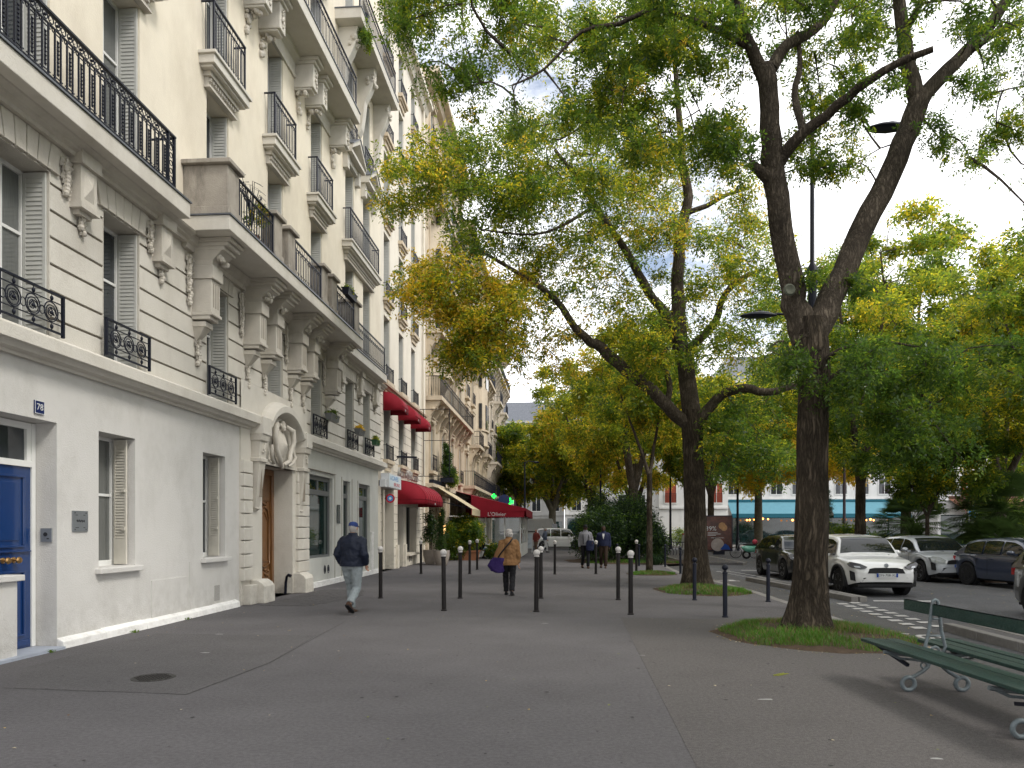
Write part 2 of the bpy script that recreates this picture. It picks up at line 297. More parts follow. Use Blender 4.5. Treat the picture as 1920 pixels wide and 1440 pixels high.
def text_mesh(name, body, size, loc, rot, m, parent=None, ext=.003, sx=1.0, label=None):
    t = text(name, body, size, (0, 0, 0), (0, 0, 0), m, None, ext)
    bpy.context.view_layer.update()
    me = bpy.data.meshes.new_from_object(t); cu = t.data; bpy.data.objects.remove(t); bpy.data.curves.remove(cu)
    me.name = name
    if not me.materials: me.materials.append(m)
    o = newobj(name, me, parent); o.location = loc; o.rotation_euler = rot; o.scale = (sx, 1, 1); return tag(o, label)
# ================================================================== GROUND
mb = MB(); mb.quad((-400, -150, -.13), (400, -150, -.13), (400, 1200, -.13), (-400, 1200, -.13))
mb.build('ground', mat('far_ground', (.07, .07, .068), .95, .2, .5), kind='structure')
mb = MB(); mb.quad((4.6, -60, -.115), (13.45, -60, -.115), (14.5, 52, -.115), (4.0, 52, -.115)); mb.quad((-120, 52, -.115), (160, 52, -.115), (160, 66, -.115), (-120, 66, -.115))
mb.build('road', road, kind='structure')
mb = MB(); mb.quad((4.75, -60, -.107), (6.1, -60, -.107), (6.1, 44, -.107), (4.2, 44, -.107))
mb.build('cycle_lane', mat('cycle_lane_asphalt', (.085, .083, .082), .9, .15, 2, .5, 170, stain=.4, stcol=(.05, .05, .05)), kind='structure')
KP = [(4.93, -60), (4.93, 12), (4.95, 19), (4.72, 23), (4.33, 26), (4.45, 31), (5.05, 37.5), (5.55, 44), (5.7, 50.5)]
mb = MB(); mb.prismZ([(-60, -60)]+[(x, y) for x, y in KP]+[(-2, 52), (-60, 52)][:2], -.3, 0)
mb.build('pavement', walk, kind='structure')
mb = MB(); mb.prismZ([(13.45, 24), (13.9, 24), (14.6, 50), (14.2, 50)], -.3, 0.0); mb.prismZ([(13.9, 24), (60, 24), (60, 51), (14.6, 51)], -.3, -.02)
mb.build('square_ground', soil, kind='structure')
mb = MB(); mb.prismZ([(-60, 66), (160, 66), (160, 120), (-60, 120)], -.3, .0); mb.build('far_pavement', kerb_m, kind='structure')
# kerb of granite stones
def along(path, step):
    out = []; P = [Vector((x, y)) for x, y in path]; i = 0; pos = P[0]
    L = [0]
    for a, b in zip(P, P[1:]): L.append(L[-1]+(b-a).length)
    s = 0
    def pt(s):
        for k in range(len(P)-1):
            if s <= L[k+1]+1e-6: return P[k].lerp(P[k+1], (s-L[k])/(L[k+1]-L[k]))
        return P[-1]
    while s+step <= L[-1]: out.append((pt(s), pt(s+step))); s += step
    return out
kb = tag(newobj('kerb', None), kind='structure')
for i, (a, b) in enumerate(along([(4.94, 2), (4.94, 12), (4.96, 19), (4.73, 23), (4.34, 26), (4.46, 31), (5.06, 37.5), (5.56, 44)], 1.02)):
    d = (b-a).normalized(); n = Vector((d.y, -d.x)); g = .006; j = random.uniform(-.003, .003)
    q = [a+d*g-n*.19, b-d*g-n*.19, b-d*g+n*.012, a+d*g+n*.012]
    m_ = MB(); m_.prismZ([(p.x, p.y) for p in q], -.14, .006+j); bevel(m_.build('kerb_stone', kerb_m, kb), .012)
def island(path_l, path_r, y0, y1, zt, label):
    o = tag(newobj('kerb_island', None), kind='structure'); n = max(2, int((y1-y0)/1.0)); st = (y1-y0)/n
    for k in range(n):
        a = y0+k*st+.006; b = y0+(k+1)*st-.006; x0a = path_l(a); x0b = path_l(b); x1a = path_r(a); x1b = path_r(b)
        z = zt+random.uniform(-.004, .004)
        for (p, q, r, s_) in ((x0a, x0b, x0b+.17, x0a+.17), (x1a-.17, x1b-.17, x1b, x1a)):
            m_ = MB(); m_.prismZ([(s_, a), (r, b), (q, b), (p, a)][::-1], -.13, z); bevel(m_.build('kerb_stone', kerb_m, o), .015)
    m_ = MB(); m_.prismZ([(path_l(y0)+.18, y0+.02), (path_r(y0)-.18, y0+.02), (path_r(y1)-.18, y1-.02), (path_l(y1)+.18, y1-.02)], -.13, zt-.012); m_.build('island_paving', walk2, o)
island(lambda y: 6.75-.105*(y-17.4), lambda y: 7.12-.105*(y-17.4)*.8, 17.4, 24.3, .02, '')
island(lambda y: 6.38, lambda y: 6.95, 3.5, 12.6, .02, '')
island(lambda y: 5.95+.0*(y-34), lambda y: 8.7, 34.8, 46.5, .02, '')
# tar joints, patches, markings
mb = MB()
def strip(mb, pts, w, z):
    for a, b in zip(pts, pts[1:]):
        a = Vector(a); b = Vector(b); d = (b-a).normalized(); n = Vector((-d.y, d.x))*w/2
        mb.quad((a-n).to_3d()+Vector((0, 0, z)), (b-n).to_3d()+Vector((0, 0, z)), (b+n).to_3d()+Vector((0, 0, z)), (a+n).to_3d()+Vector((0, 0, z)))
strip(mb, [(-5.6, 6.86), (-4.9, 6.80), (-4.2, 6.78), (-3.62, 6.71), (-3.55, 7.5), (-3.49, 8.4), (-3.6, 9.9), (-3.75, 12.2)], .008, .0045)
strip(mb, [(-2.2, 13.1), (-.2, 13.18), (2.2, 12.95), (2.55, 12.7)], .012, .0045)
strip(mb, [(3.15, 16.0), (3.9, 14.2), (4.7, 13.4)], .010, .0045); strip(mb, [(1.4, 17.2), (2.6, 15.7), (4.0, 15.1), (4.7, 15.3)], .010, .0045)
strip(mb, [(-6.3, 19.5), (-2.5, 20.1), (3.0, 20.4)], .012, .0045)
strip(mb, [(-1.2, 25.6), (1.6, 25.5)], .04, .0045)
mb.build('tar_joint_lines', joint, kind='structure')
mb = MB(); mb.prismZ([(-5.5, 6.87), (-3.63, 6.72), (-3.5, 8.4), (-3.7, 10.6), (-6.2, 10.6), (-6.2, 7.9)], .0, .0035); mb.build('asphalt_patch', walk2, kind='structure')
mb = MB(); mb.prismZ([(.86, -1), (.9, 5), (.98, 9.5), (1.05, 13.1), (2.4, 13.0), (4.7, 13.2), (4.72, -1)], .0, .0028); mb.build('asphalt_patch', walk3, kind='structure')
# small setts in front of the portal
st = tag(newobj('sett_paving', None), kind='structure'); mb = MB()
for i in range(34):
    for j in range(12):
        x = -6.3+j*.125+random.uniform(-.006, .006); y = 14.6+i*.118+random.uniform(-.004, .004)
        if x > -5.35-.5*abs(i-17)/17+.55: continue
        mb.box(x, x+.112, y, y+.105, .0, .007+random.uniform(0, .003))
mb.build('sett', walk2, st, kind='stuff')
mk = tag(newobj('road_markings', None), kind='structure')
def dash(x, y, w, l, sk=0, z=-.1025, name='dash'):
    m_ = MB(); m_.quad((x-w/2, y-l/2, z), (x+w/2, y-l/2, z), (x+w/2+sk, y+l/2, z), (x-w/2+sk, y+l/2, z)); return m_.build(name, mark, mk)
for r_, (xa, xb) in enumerate(((6.12, 6.36), (6.56, 6.74))):
    for k in range(9): dash(xa+(xb-xa)*k/8+.28*(k > 20), 12.9+.5*k+.25*r_, .22, .26, .02)
    for k in range(9): dash(6.75-.06*k+.42*r_, 25.0+.55*k+.27*r_, .2, .27, -.03)
dash(8.1, 17.75, 1.5, .28, .1, -.1105, 'parking_line'); dash(5.35, 24.1, .9, .16, 0, -.1025, 'cross_bar'); dash(5.6, 24.35, .2, .5, 0, -.1015, 'cross_bar')
dash(8.0, 30.5, 1.2, .3, 0, -.1105, 'parking_line')
# painted bicycle on the lane
m_ = MB()
for cx, cy in ((5.32, 11.0), (5.78, 11.75)):
    for i in range(18):
        a = 2*PI*i/18; b = 2*PI*(i+1)/18
        m_.quad((cx+.20*math.cos(a), cy+.30*math.sin(a), -.1025), (cx+.20*math.cos(b), cy+.30*math.sin(b), -.1025), (cx+.12*math.cos(b), cy+.2*math.sin(b), -.1025), (cx+.12*math.cos(a), cy+.2*math.sin(a), -.1025))
strip(m_, [(5.32, 11.0), (5.62, 11.15), (5.78, 11.75)], .07, -.1015); strip(m_, [(5.45, 11.45), (5.62, 11.15)], .07, -.1012); strip(m_, [(5.3, 11.5), (5.7, 11.5)], .07, -.1008); strip(m_, [(5.1, 12.1), (5.35, 12.3), (5.6, 12.1)], .1, -.1025)
m_.build('bicycle_symbol', mark, mk)
# manhole cover
t = thing('manhole_cover', 'round cast iron manhole cover set in the asphalt near the white wall', 'manhole cover', (-4.39, 7.45, .004))
m_ = MB(); m_.lathe([(.22, 0), (.22, .004), (.205, .006), (.20, .003), (.001, .003)], n=40)
m_.build('cover', mat('cast_iron_cover', (.045, .043, .04), .6, .3, 30, .5, 90, metal=.4), t)
m_ = MB()
for i in range(-4, 5):
    for j in range(-4, 5):
        if i*i+j*j < 18: m_.box(i*.042-.012, i*.042+.012, j*.042-.012, j*.042+.012, .002, .007)
m_.build('stud', iron2, t, kind='stuff')

# ------------------------------------------------------------------ bollards
def bollard(label, loc, ball=True, h=1.2):
    t = thing('bollard', label, 'bollard', loc, 0, 'white ball topped bollards across the pavement' if ball else 'short black bollards along the cycle lane')
    return t
b0 = thing('bollard', '', 'bollard', (0, 0, 0), 0, 'tall black bollards with white balls across the pavement')
m_ = MB(); m_.lathe([(.062, 0), (.062, .02), (.045, .03), (.043, 1.03), (.050, 1.035), (.050, 1.06), (.030, 1.068)], n=18); m_.build('post', iron2, b0, 35)
m_ = MB(); m_.lathe([(.036, 1.06), (.052, 1.066), (.052, 1.082), (.034, 1.09)], n=18); m_.build('collar', white_ball, b0, 35)
m_ = MB(); m_.ball((0, 0, 1.14), .066, 20); m_.build('ball', white_ball, b0, 60)
b1 = thing('bollard', '', 'bollard', (0, 0, 0), 0, 'short all black bollards beside the cycle lane')
m_ = MB(); m_.lathe([(.058, 0), (.058, .02), (.042, .03), (.040, .78), (.047, .785), (.047, .815), (.03, .83), (.026, .85)], n=18); m_.build('post', iron, b1, 35)
m_ = MB(); m_.ball((0, 0, .905), .057, 18); m_.build('ball', iron, b1, 60)
TALL = [(-2.32, 13.98, 'tall bollard with white ball, leftmost of the near row'), (-.51, 13.95, 'tall bollard with white ball in the near row, right of the walking woman'), (1.27, 13.6, 'tall bollard with white ball, rightmost of the near row'),
 (-4.2, 16.4, 'tall bollard with white ball beside the man in the navy jacket'), (-2.36, 16.48, 'tall bollard with white ball just right of the near row left one'), (-.5, 16.6, 'tall bollard with white ball half hidden behind the near middle one'),
 (1.25, 16.4, 'tall bollard with white ball just behind the rightmost near one'),
 (-5.04, 25.4, 'tall bollard with white ball in front of the first round planter'), (-3.31, 25.5, 'tall bollard with white ball before the leafy cafe hedge, left of two'), (-3.36, 28.2, 'tall bollard with white ball nearest the seated cafe customers'),
 (-.28, 25.5, 'tall bollard standing alone right of the walking woman, far row'), (1.18, 25.8, 'tall bollard with white ball in front of the two approaching men'), (2.72, 26.9, 'tall bollard with white ball beside the thin street tree'), (1.06, 30.3, 'tall bollard behind the left approaching man')]
SHORT = [(2.96, 16.45, 'short black bollard in front of the forked tree trunk'), (2.94, 13.3, 'short black bollard left of the big near tree, nearest of all'), (4.51, 16.2, 'short black bollard between the big near tree and the kerb'),
 (4.2, 26.1, 'short black bollard left of the forked trunk near the lane bend'), (4.32, 30.8, 'short black bollard by the low wavy railing'), (3.3, 31.5, 'short black bollard half hidden by the thin tree'), (2.4, 32.0, 'short black bollard before the dark shrubs')]
for proto, lst in ((b0, TALL), (b1, SHORT)):
    for i, (x, y, lb) in enumerate(lst):
        o = proto if i == 0 else dup(proto)
        o.location = (x, y, 0); o['label'] = lb; o.rotation_euler = (random.uniform(-.008, .008), random.uniform(-.008, .008), random.uniform(0, 3))

# ------------------------------------------------------------------ double bench
bt = thing('park_bench', 'double sided green slatted bench with grey cast iron legs at the right edge', 'bench', (3.62, 7.75, 0), R(3))
# local frame: -Y runs towards the camera, X across
BL = 2.75
def plank(x0, x1, z0, z1, tilt=0, y0=.12, y1=-BL, name='seat_plank'):
    m_ = MB(); c = .03
    m_.prismZ([(x0, y1+c), (x0+c, y1), (x1-c, y1), (x1, y1+c), (x1, y0-c), (x1-c, y0), (x0+c, y0), (x0, y0-c)], z0, z1)
    return bevel(m_.build(name, benchg, bt), .007)
for s_ in (-1, 1):
    for a, b in ((.10, .225), (.235, .36), (.37, .49)):
        plank(min(s_*a, s_*b), max(s_*a, s_*b), .415+.008*(b > .4), .447+.008*(b > .4))
    plank(min(s_*.52, s_*.44), max(s_*.44, s_*.52), .36, .40, name='edge_slat') if False else None
bp = plank(-.035, .005, .755, .865, name='back_plank')
for yy in (-.42, -2.02):
    m_ = MB(); T_ = .017
    for s_ in (-1, 1):
        m_.tube([(s_*.03, yy, .86), (s_*.045, yy, .74), (s_*.06, yy, .60), (s_*.085, yy, .50), (s_*.10, yy, .44), (s_*.08, yy, .39)], [T_]*6, 8)
        m_.tube([(s_*.50, yy, .395), (s_*.36, yy, .375), (s_*.2, yy, .36), (s_*.04, yy, .38)], .019, 8)
        m_.tube([(s_*.05, yy, .385), (s_*.045, yy, .32), (s_*.075, yy, .25), (s_*.13, yy, .20), (s_*.19, yy, .165), (s_*.235, yy, .14)], [.024, .022, .02, .019, .019, .02], 8)
        m_.tube([(s_*.46, yy, .385), (s_*.34, yy, .33), (s_*.22, yy, .32), (s_*.09, yy, .30)], .013, 6)
        m_.ring((s_*.26, yy, .085), .062, .021, 'Y', 22, 8)
        m_.ring((s_*.11, yy, .265), .028, .010, 'Y', 14, 6)
    m_.tube([(-.03, yy, .86), (-.022, yy, .895), (0, yy, .91), (.022, yy, .895), (.03, yy, .86)], T_, 8)
    m_.ring((0, yy, .41), .036, .013, 'Y', 14, 6); m_.ball((0, yy, .345), .04, 10); m_.tube([(-.07, yy, .555), (.07, yy, .555)], .010, 6); m_.tube([(-.048, yy, .72), (.048, yy, .72)], .010, 6)
    m_.box(-.075, .075, yy-.022, yy+.022, .37, .405)
    m_.build('cast_iron_leg', benchc, bt, 50)
for s_ in (-1, 1):
    m_ = MB(); m_.bar((s_*.36, .02, .40), (s_*.28, -.45, .27), .03, .03); m_.bar((s_*.36, -BL+.1, .40), (s_*.28, -2.0, .27), .03, .03); m_.bar((s_*.40, .05, .408), (s_*.40, -BL+.05, .408), .035, .014); m_.build('underframe', iron, bt)

# ------------------------------------------------------------------ tall double lamp behind the near tree
t = thing('street_lamp', 'tall dark double armed street lamp standing behind the fork of the near tree', 'street lamp', at(1523, 1160, 14.2)*Vector((1, 1, 0)) if False else (5.35*14.6/14.6, 14.6, 0))
lx = at(1523, 900, 14.6).x; t.location = (lx, 14.6, 0)
m_ = MB(); m_.lathe([(.16, 0), (.16, .3), (.11, .5), (.095, 1.2), (.08, 6.4), (.10, 6.42), (.10, 6.75), (.045, 6.85), (.038, 10.2)], n=16); m_.build('pole', iron, t, 35)
zl = at(1425, 592, 14.6).z
m_ = MB(); m_.tube([(-.05, 0, zl-.1), (-.3, 0, zl+.01), (-.72, 0, zl+.03)], [.03, .028, .022], 8); m_.tube([(0, 0, 9.85), (.5, .0, 10.05), (1.15, 0, 9.8)], .025, 8); m_.build('arm', iron, t, 40)
def head(cx, cy, cz, s):
    m_ = MB(); rs = []
    for k, (dx, w, h) in enumerate(((-.36, .02, .01), (-.30, .09, .035), (-.16, .15, .06), (.02, .16, .085), (.18, .12, .075), (.30, .05, .04), (.36, .03, .03))):
        rs.append([(cx+dx*s, cy+w*s*math.cos(a), cz+h*s*(math.sin(a) if math.sin(a) > 0 else .55*math.sin(a))) for a in [2*PI*i/12 for i in range(12)]])
    m_.loft(rs); return m_.build('lamp_head', iron, t, 50)
head(-1.05, 0, zl, 1.0)
zu = at(1665, 240, 14.6).z; xu = at(1665, 240, 14.6).x-lx; head(xu, 0, zu, 1.15)
m_ = MB(); m_.tube([(0, 0, zu+.1), (.6, 0, zu+.55), (xu-.5, 0, zu+.3), (xu-.35, 0, zu+.02)], .022, 8); m_.build('upper_arm', iron, t, 40)
# ================================================================== WALLS, WINDOWS, RAILINGS
def wall(mb, y0, y1, z0, z1, ops, X, depth):     # sheet facing +X with openings and reveals
    ys = sorted({y0, y1, *[o[0] for o in ops], *[o[1] for o in ops]}); zs = sorted({z0, z1, *[o[2] for o in ops], *[o[3] for o in ops]})
    ys = [y for y in ys if y0-1e-6 <= y <= y1+1e-6]; zs = [z for z in zs if z0-1e-6 <= z <= z1+1e-6]
    for a, b in zip(ys, ys[1:]):
        for c, d in zip(zs, zs[1:]):
            my, mz = (a+b)/2, (c+d)/2
            if any(o[0] < my < o[1] and o[2] < mz < o[3] for o in ops): continue
            mb.quad((X, a, c), (X, b, c), (X, b, d), (X, a, d))
    for a, b, c, d in ops:
        Q = X-depth
        mb.quad((X, a, c), (X, a, d), (Q, a, d), (Q, a, c)); mb.quad((X, b, c), (Q, b, c), (Q, b, d), (X, b, d))
        mb.quad((X, a, d), (X, b, d), (Q, b, d), (Q, a, d)); mb.quad((X, a, c), (Q, a, c), (Q, b, c), (X, b, c))
_wc = {}
def window(parent, y0, y1, z0, z1, X, depth=.4, sh=1, shm=None, trans=.62, label=None, fm=None, gm=None, name='window', lite=False):
    """casement window at the back of its reveal; sh: 0 none, 1 folded louvred shutters in the reveal, 2 one leaf half closed"""
    fm = fm or framew; gm = gm or glass; shm = shm or shut
    if gm is glass and random.random() < .4: gm = glass_c
    w = y1-y0; h = z1-z0; key = (round(w, 2), round(h, 2), depth, sh, shm.name, trans, fm.name, gm.name, lite)
    if key not in _wc:
        Q = -depth; m_ = MB(); f = .055
        m_.box(Q, Q+.06, 0, f, 0, h); m_.box(Q, Q+.06, w-f, w, 0, h); m_.box(Q, Q+.06, f, w-f, h-f, h); m_.box(Q, Q+.06, f, w-f, 0, f+.03)
        m_.box(Q+.01, Q+.075, w/2-.045, w/2+.045, f+.03, h-f)
        zt = h*trans; m_.box(Q+.015, Q+.055, f, w/2-.045, zt-.02, zt+.02); m_.box(Q+.015, Q+.055, w/2+.045, w-f, zt-.02, zt+.02)
        fr = m_.mesh('window_frame', fm); panes = []
        for a, b in ((f, w/2-.045), (w/2+.045, w-f)):
            for c, d in ((f+.03, zt-.02), (zt+.02, h-f)):
                m_ = MB(); m_.quad((Q+.03, a, c), (Q+.03, b, c), (Q+.028, b, d), (Q+.028, a, d)); panes.append(m_.mesh('pane', gm))
        m_ = MB(); m_.quad((Q-.02, 0, 0), (Q-.02, w, 0), (Q-.02, w, h), (Q-.02, 0, h)); back = None
        shs = []
        if sh:
            t = .032; sw = depth-.10; H0 = .03; n = int((h-.16)/.06)
            for y in (w-t-.005, .005):
                m_ = MB(); m_.box(-depth+.07, -.03, y, y+t, H0, H0+.07); m_.box(-depth+.07, -.03, y, y+t, h-.09, h-.02)
                m_.box(-depth+.07, -depth+.11, y, y+t, H0+.07, h-.09); m_.box(-.07, -.03, y, y+t, H0+.07, h-.09)
                m_.box(-depth+.11, -.07, y+.010, y+t-.010, H0+.07, h-.09)
                if not lite:
                    s_ = -1 if y > w/2 else 1; yy = y if s_ < 0 else y+t
                    for k in range(n):
                        z = H0+.085+k*.06
                        m_.add([(-depth+.11, yy, z), (-.07, yy, z), (-.07, yy-s_*.010, z+.052), (-depth+.11, yy-s_*.010, z+.052)], [(0, 1, 2, 3)])
                        m_.add([(-depth+.11, yy, z), (-.07, yy, z), (-.07, yy-s_*.011, z-.006), (-depth+.11, yy-s_*.011, z-.006)], [(0, 1, 2, 3)])
                shs.append(m_.mesh('shutter', shm))
        _wc[key] = (fr, panes, shs)
    fr, panes, shs = _wc[key]
    o = newobj(name, fr, parent); o.location = (X, y0, z0); tag(o, label)
    for p in panes: newobj('pane', p, o)
    for s_ in shs: newobj('shutter', s_, o)
    return o
def moulding(mb, y0, y1, X, steps):            # steps: (out, z0, z1) butted boxes along Y
    for o, a, b in steps: mb.box(X-.02, X+o, y0, y1, a, b)
def rail_bars(mb, X, y0, y1, z0, z1, pitch=.11, band=.16, rt=.012, top=.022, low=.10):
    mb.box(X-top, X+top, y0, y1, z1-.03, z1); mb.box(X-.012, X+.012, y0, y1, z1-band-.012, z1-band+.008)
    mb.box(X-.014, X+.014, y0, y1, z0+low-.01, z0+low+.012); mb.box(X-.016, X+.016, y0, y0+.032, z0, z1); mb.box(X-.016, X+.016, y1-.032, y1, z0, z1)
    n = max(2, int(round((y1-y0)/pitch)))
    for i in range(1, n):
        y = y0+(y1-y0)*i/n; mb.box(X-rt/2, X+rt/2, y-rt/2, y+rt/2, z0, z1-band)
        if i % 2:
            mb.box(X-.004, X+.004, y-.022, y+.022, z0+low+.05, z1-band-.06)
            mb.ring((X, y, z1-band/2-.01), band*.34, .006, 'X', 10, 4)
        else:
            mb.tube([(X, y-.05, z1-band-.08), (X, y-.03, z1-band-.03), (X, y, z1-band-.015), (X, y+.03, z1-band-.03), (X, y+.05, z1-band-.08)], .006, 4)
            mb.tube([(X, y-.05, z0+low+.1), (X, y, z0+low+.02), (X, y+.05, z0+low+.1)], .006, 4)
def lumps(mb, c, n, sx, sy, sz, r0=.035, r1=.07):
    for i in range(n):
        k = (i+.5)/n; p = (c[0]+random.uniform(-sx, sx), c[1]+random.uniform(-sy, sy), c[2]+(k-.5)*2*sz)
        mb.ball(p, random.uniform(r0, r1), 6, random.uniform(.8, 1.3))
def garland(parent, y, ztop, zbot, X, w=.09, m=None, name='carved_garland'):
    w *= 1.35; m_ = MB(); n = int((ztop-zbot)/.055)
    for i in range(n):
        z = ztop-(i+.5)*(ztop-zbot)/n; ww = w*(1-.45*i/n)*(1.0+.25*math.sin(i*1.9))
        for s_ in (-1, 1):
            m_.add([(X, y+s_*ww*.2, z+.05), (X+.05, y+s_*ww, z+.01), (X+.02, y+s_*ww*.75, z-.05), (X+.045, y, z-.02)], [(0, 1, 3), (1, 2, 3), (0, 3, 2)])
        m_.ball((X+.04, y+random.uniform(-.03, .03), z), random.uniform(.035, .055), 6)
    return m_.build(name, m or stone_trim, parent)

WX = -6.75
b1_ = thing('apartment_building', 'nearest cream limestone building with banded lower storey, carved portal and black iron balconies', 'building', (0, 0, 0))
B = b1_
COLS = [(8.15, 9.05), (10.15, 11.07), (13.24, 14.14), (16.08, 16.98), (18.92, 19.82), (21.99, 22.91), (23.99, 24.89)]
YL, YR = 5.0, 26.35
# ---- ground floor : rendered wall, portal, shop windows
gops = [(6.2, 9.18, 0, 3.02), (10.05, 10.95, 1.03, 3.03), (13.1, 14.0, 1.05, 3.05)]
m_ = MB(); wall(m_, YL, 14.62, 0, 3.85, gops, WX, .42); m_.build('rendered_wall', plaster, B)
wall_ops = [(18.75, 20.75, .80, 3.08), (21.78, 22.5, .80, 3.1), (23.5, 24.85, .80, 3.12)]
m_ = MB(); wall(m_, 18.75-.0, 18.75, 0, 3.85, [], WX, .3); wall(m_, 18.5, YR-.35, 0, 3.85, wall_ops, WX, .16); m_.build('shop_front_wall', mat('grey_white_render', (.57, .57, .53), .8, .06, 1.5, .3, 55, stain=.5, stcol=(.40, .40, .37), stscale=(1, 1, .5)), B)
m_ = MB(); m_.box(WX, WX+.07, 18.55, 20.9, 3.2, 3.215); 
for y in (20.95, 21.62, 22.7, 23.35): m_.box(WX, WX+.012, y-.01, y+.01, .15, 3.2)
m_.build('shop_front_groove', groove, B)
# painted plinth in uneven lengths
y = 9.18
while y < 14.4:
    l = min(random.uniform(.8, 1.5), 14.45-y); m_ = MB(); z = .12+random.uniform(-.01, .015); m_.prismY([(WX-.01, -.02), (WX+.115+random.uniform(-.008, .008), -.02), (WX+.095, z-.02), (WX+.055, z), (WX-.01, z+.03)], y, y+l)
    o = bevel(m_.build('plinth_stone', plinth_m, B), .012); y += l
m_ = MB(); m_.prismZ([(WX-.42, 5.0), (WX+.13, 5.0), (WX+.13, 9.17), (WX-.42, 9.17)], -.02, .035); m_.build('door_step', mat('blue_grey_step', (.34, .37, .43), .6, .08, 4, stain=.4, stcol=(.22, .23, .26)), B)
m_ = MB(); m_.prismY([(WX-.01, 0), (WX+.05, 0), (WX+.03, .14), (WX-.01, .16)], 18.95, 26.0); m_.build('shop_plinth', plinth_m, B)
m_ = MB(); m_.box(WX-.02, WX+.035, 24.95, 25.25, .1, 1.45); m_.box(WX-.02, WX+.045, 24.93, 25.27, 1.45, 1.5); m_.build('pilaster_foot', plinth_m, B)
m_ = MB(); m_.box(WX, WX+.012, 11.4, 12.5, .14, .75); m_.box(WX, WX+.008, 12.6, 12.62, .1, 1.0); m_.build('render_patch', plaster, B)
m_ = MB(); m_.box(WX, WX+.01, 13.55, 13.75, .2, .5); m_.build('vent_grille', mat('vent_grey', (.35, .34, .32), .7, .2, 60), B)
# low parapet in front of the blue door bay
o = MB().box(WX-.12, WX+.03, YL, 8.44, .035, .96).build('low_parapet', plaster, B); o = bevel(MB().box(WX-.16, WX+.09, YL, 8.50, .96, 1.035).build('parapet_cap', plaster, B), .01)
# blue door and transom
Q = WX-.36
d = MB().box(Q, Q+.05, 7.6, 9.1, .04, 2.42).build('blue_door', blue_p, B, label='glossy dark blue panelled front door')
m_ = MB()
for z0, z1 in ((.20, 1.06), (1.36, 2.30)):
    for yA, yB in ((8.45, 8.98), (7.72, 8.25)):
        for (a, b, c, e) in ((yA, yB, z0, z0+.03), (yA, yB, z1-.03, z1), (yA, yA+.03, z0+.03, z1-.03), (yB-.03, yB, z0+.03, z1-.03)): m_.box(Q+.05, Q+.075, a, b, c, e)
        m_.box(Q+.05, Q+.062, yA+.09, yB-.09, z0+.09, z1-.09)
m_.box(Q+.05, Q+.085, 7.62, 9.08, 1.30, 1.32); m_.box(Q+.05, Q+.07, 7.62, 9.08, .07, .15)
bevel(m_.build('door_panel', blue_p, d), .006)
for yy in (8.62, 8.80): m_ = MB(); m_.lathe([(.038, 0), (.038, .012), (.014, .02), (.014, .05), (.036, .06), (.044, .08), (.034, .10), (.002, .105)], (Q+.05, yy, 1.20), 16, 'X'); m_.build('door_knob', brass, d, 40)
m_ = MB(); m_.box(Q, Q+.07, 9.1, 9.17, .04, 3.0); m_.box(Q, Q+.08, 7.0, 9.1, 2.42, 2.50); m_.box(Q, Q+.06, 7.0, 9.1, 2.92, 3.0); m_.box(Q, Q+.07, 8.35, 8.41, 2.5, 2.92) if False else None; m_.box(Q, Q+.055, 9.03, 9.1, 2.5, 2.92)
f_ = m_.build('door_frame', framew, B); MB().quad((Q+.02, 7.0, 2.5), (Q+.02, 9.03, 2.5), (Q+.015, 9.03, 2.92), (Q+.015, 7.0, 2.92)).build('transom_pane', glass, f_)
MB().box(Q-.02, Q+.0, 6.2, 7.6, 0, 3.0).build('bay_infill', framew, B)
# ground windows
for (a, b, c, e) in gops[1:]:
    w = window(B, a, b, c, e, WX, .42, 0, shutc, .55, name='window')
    m_ = MB(); m_.box(WX-.40, WX+.10, a-.08, b+.09, c-.085, c-.004); bevel(m_.build('window_sill', plaster, B), .012)
    m_ = MB(); H_ = e-c; m_.box(-.34, -.31, 0, .03, .02, H_-.03); m_.box(-.15, -.12, 0, .03, .02, H_-.03); m_.box(-.31, -.15, 0, .03, .02, .42); m_.box(-.31, -.15, 0, .03, H_-.12, H_-.03); m_.box(-.31, -.15, .012, .03, .42, H_-.12); m_.box(-.19, -.13, -.02, .0, .55, .60); m_.box(-.19, -.13, -.02, .0, 1.15, 1.2)
    for k in range(int((H_-.56)/.045)): m_.add([(-.31, .0, .43+k*.045), (-.15, .0, .43+k*.045), (-.15, .012, .465+k*.045), (-.31, .012, .465+k*.045)], [(0, 1, 2, 3)])
    s_ = m_.build('shutter', shutc, w); s_.location = (.02, b-a-.10, 0); s_.rotation_euler = (0, 0, R(-7))
    m_ = MB(); m_.bar((-.34, .18, .1), (-.30, .34, 1.3), .018); m_.bar((-.3, .36, .02), (-.3, .36, 1.5), .03); m_.build('shutter_bar', iron, w)
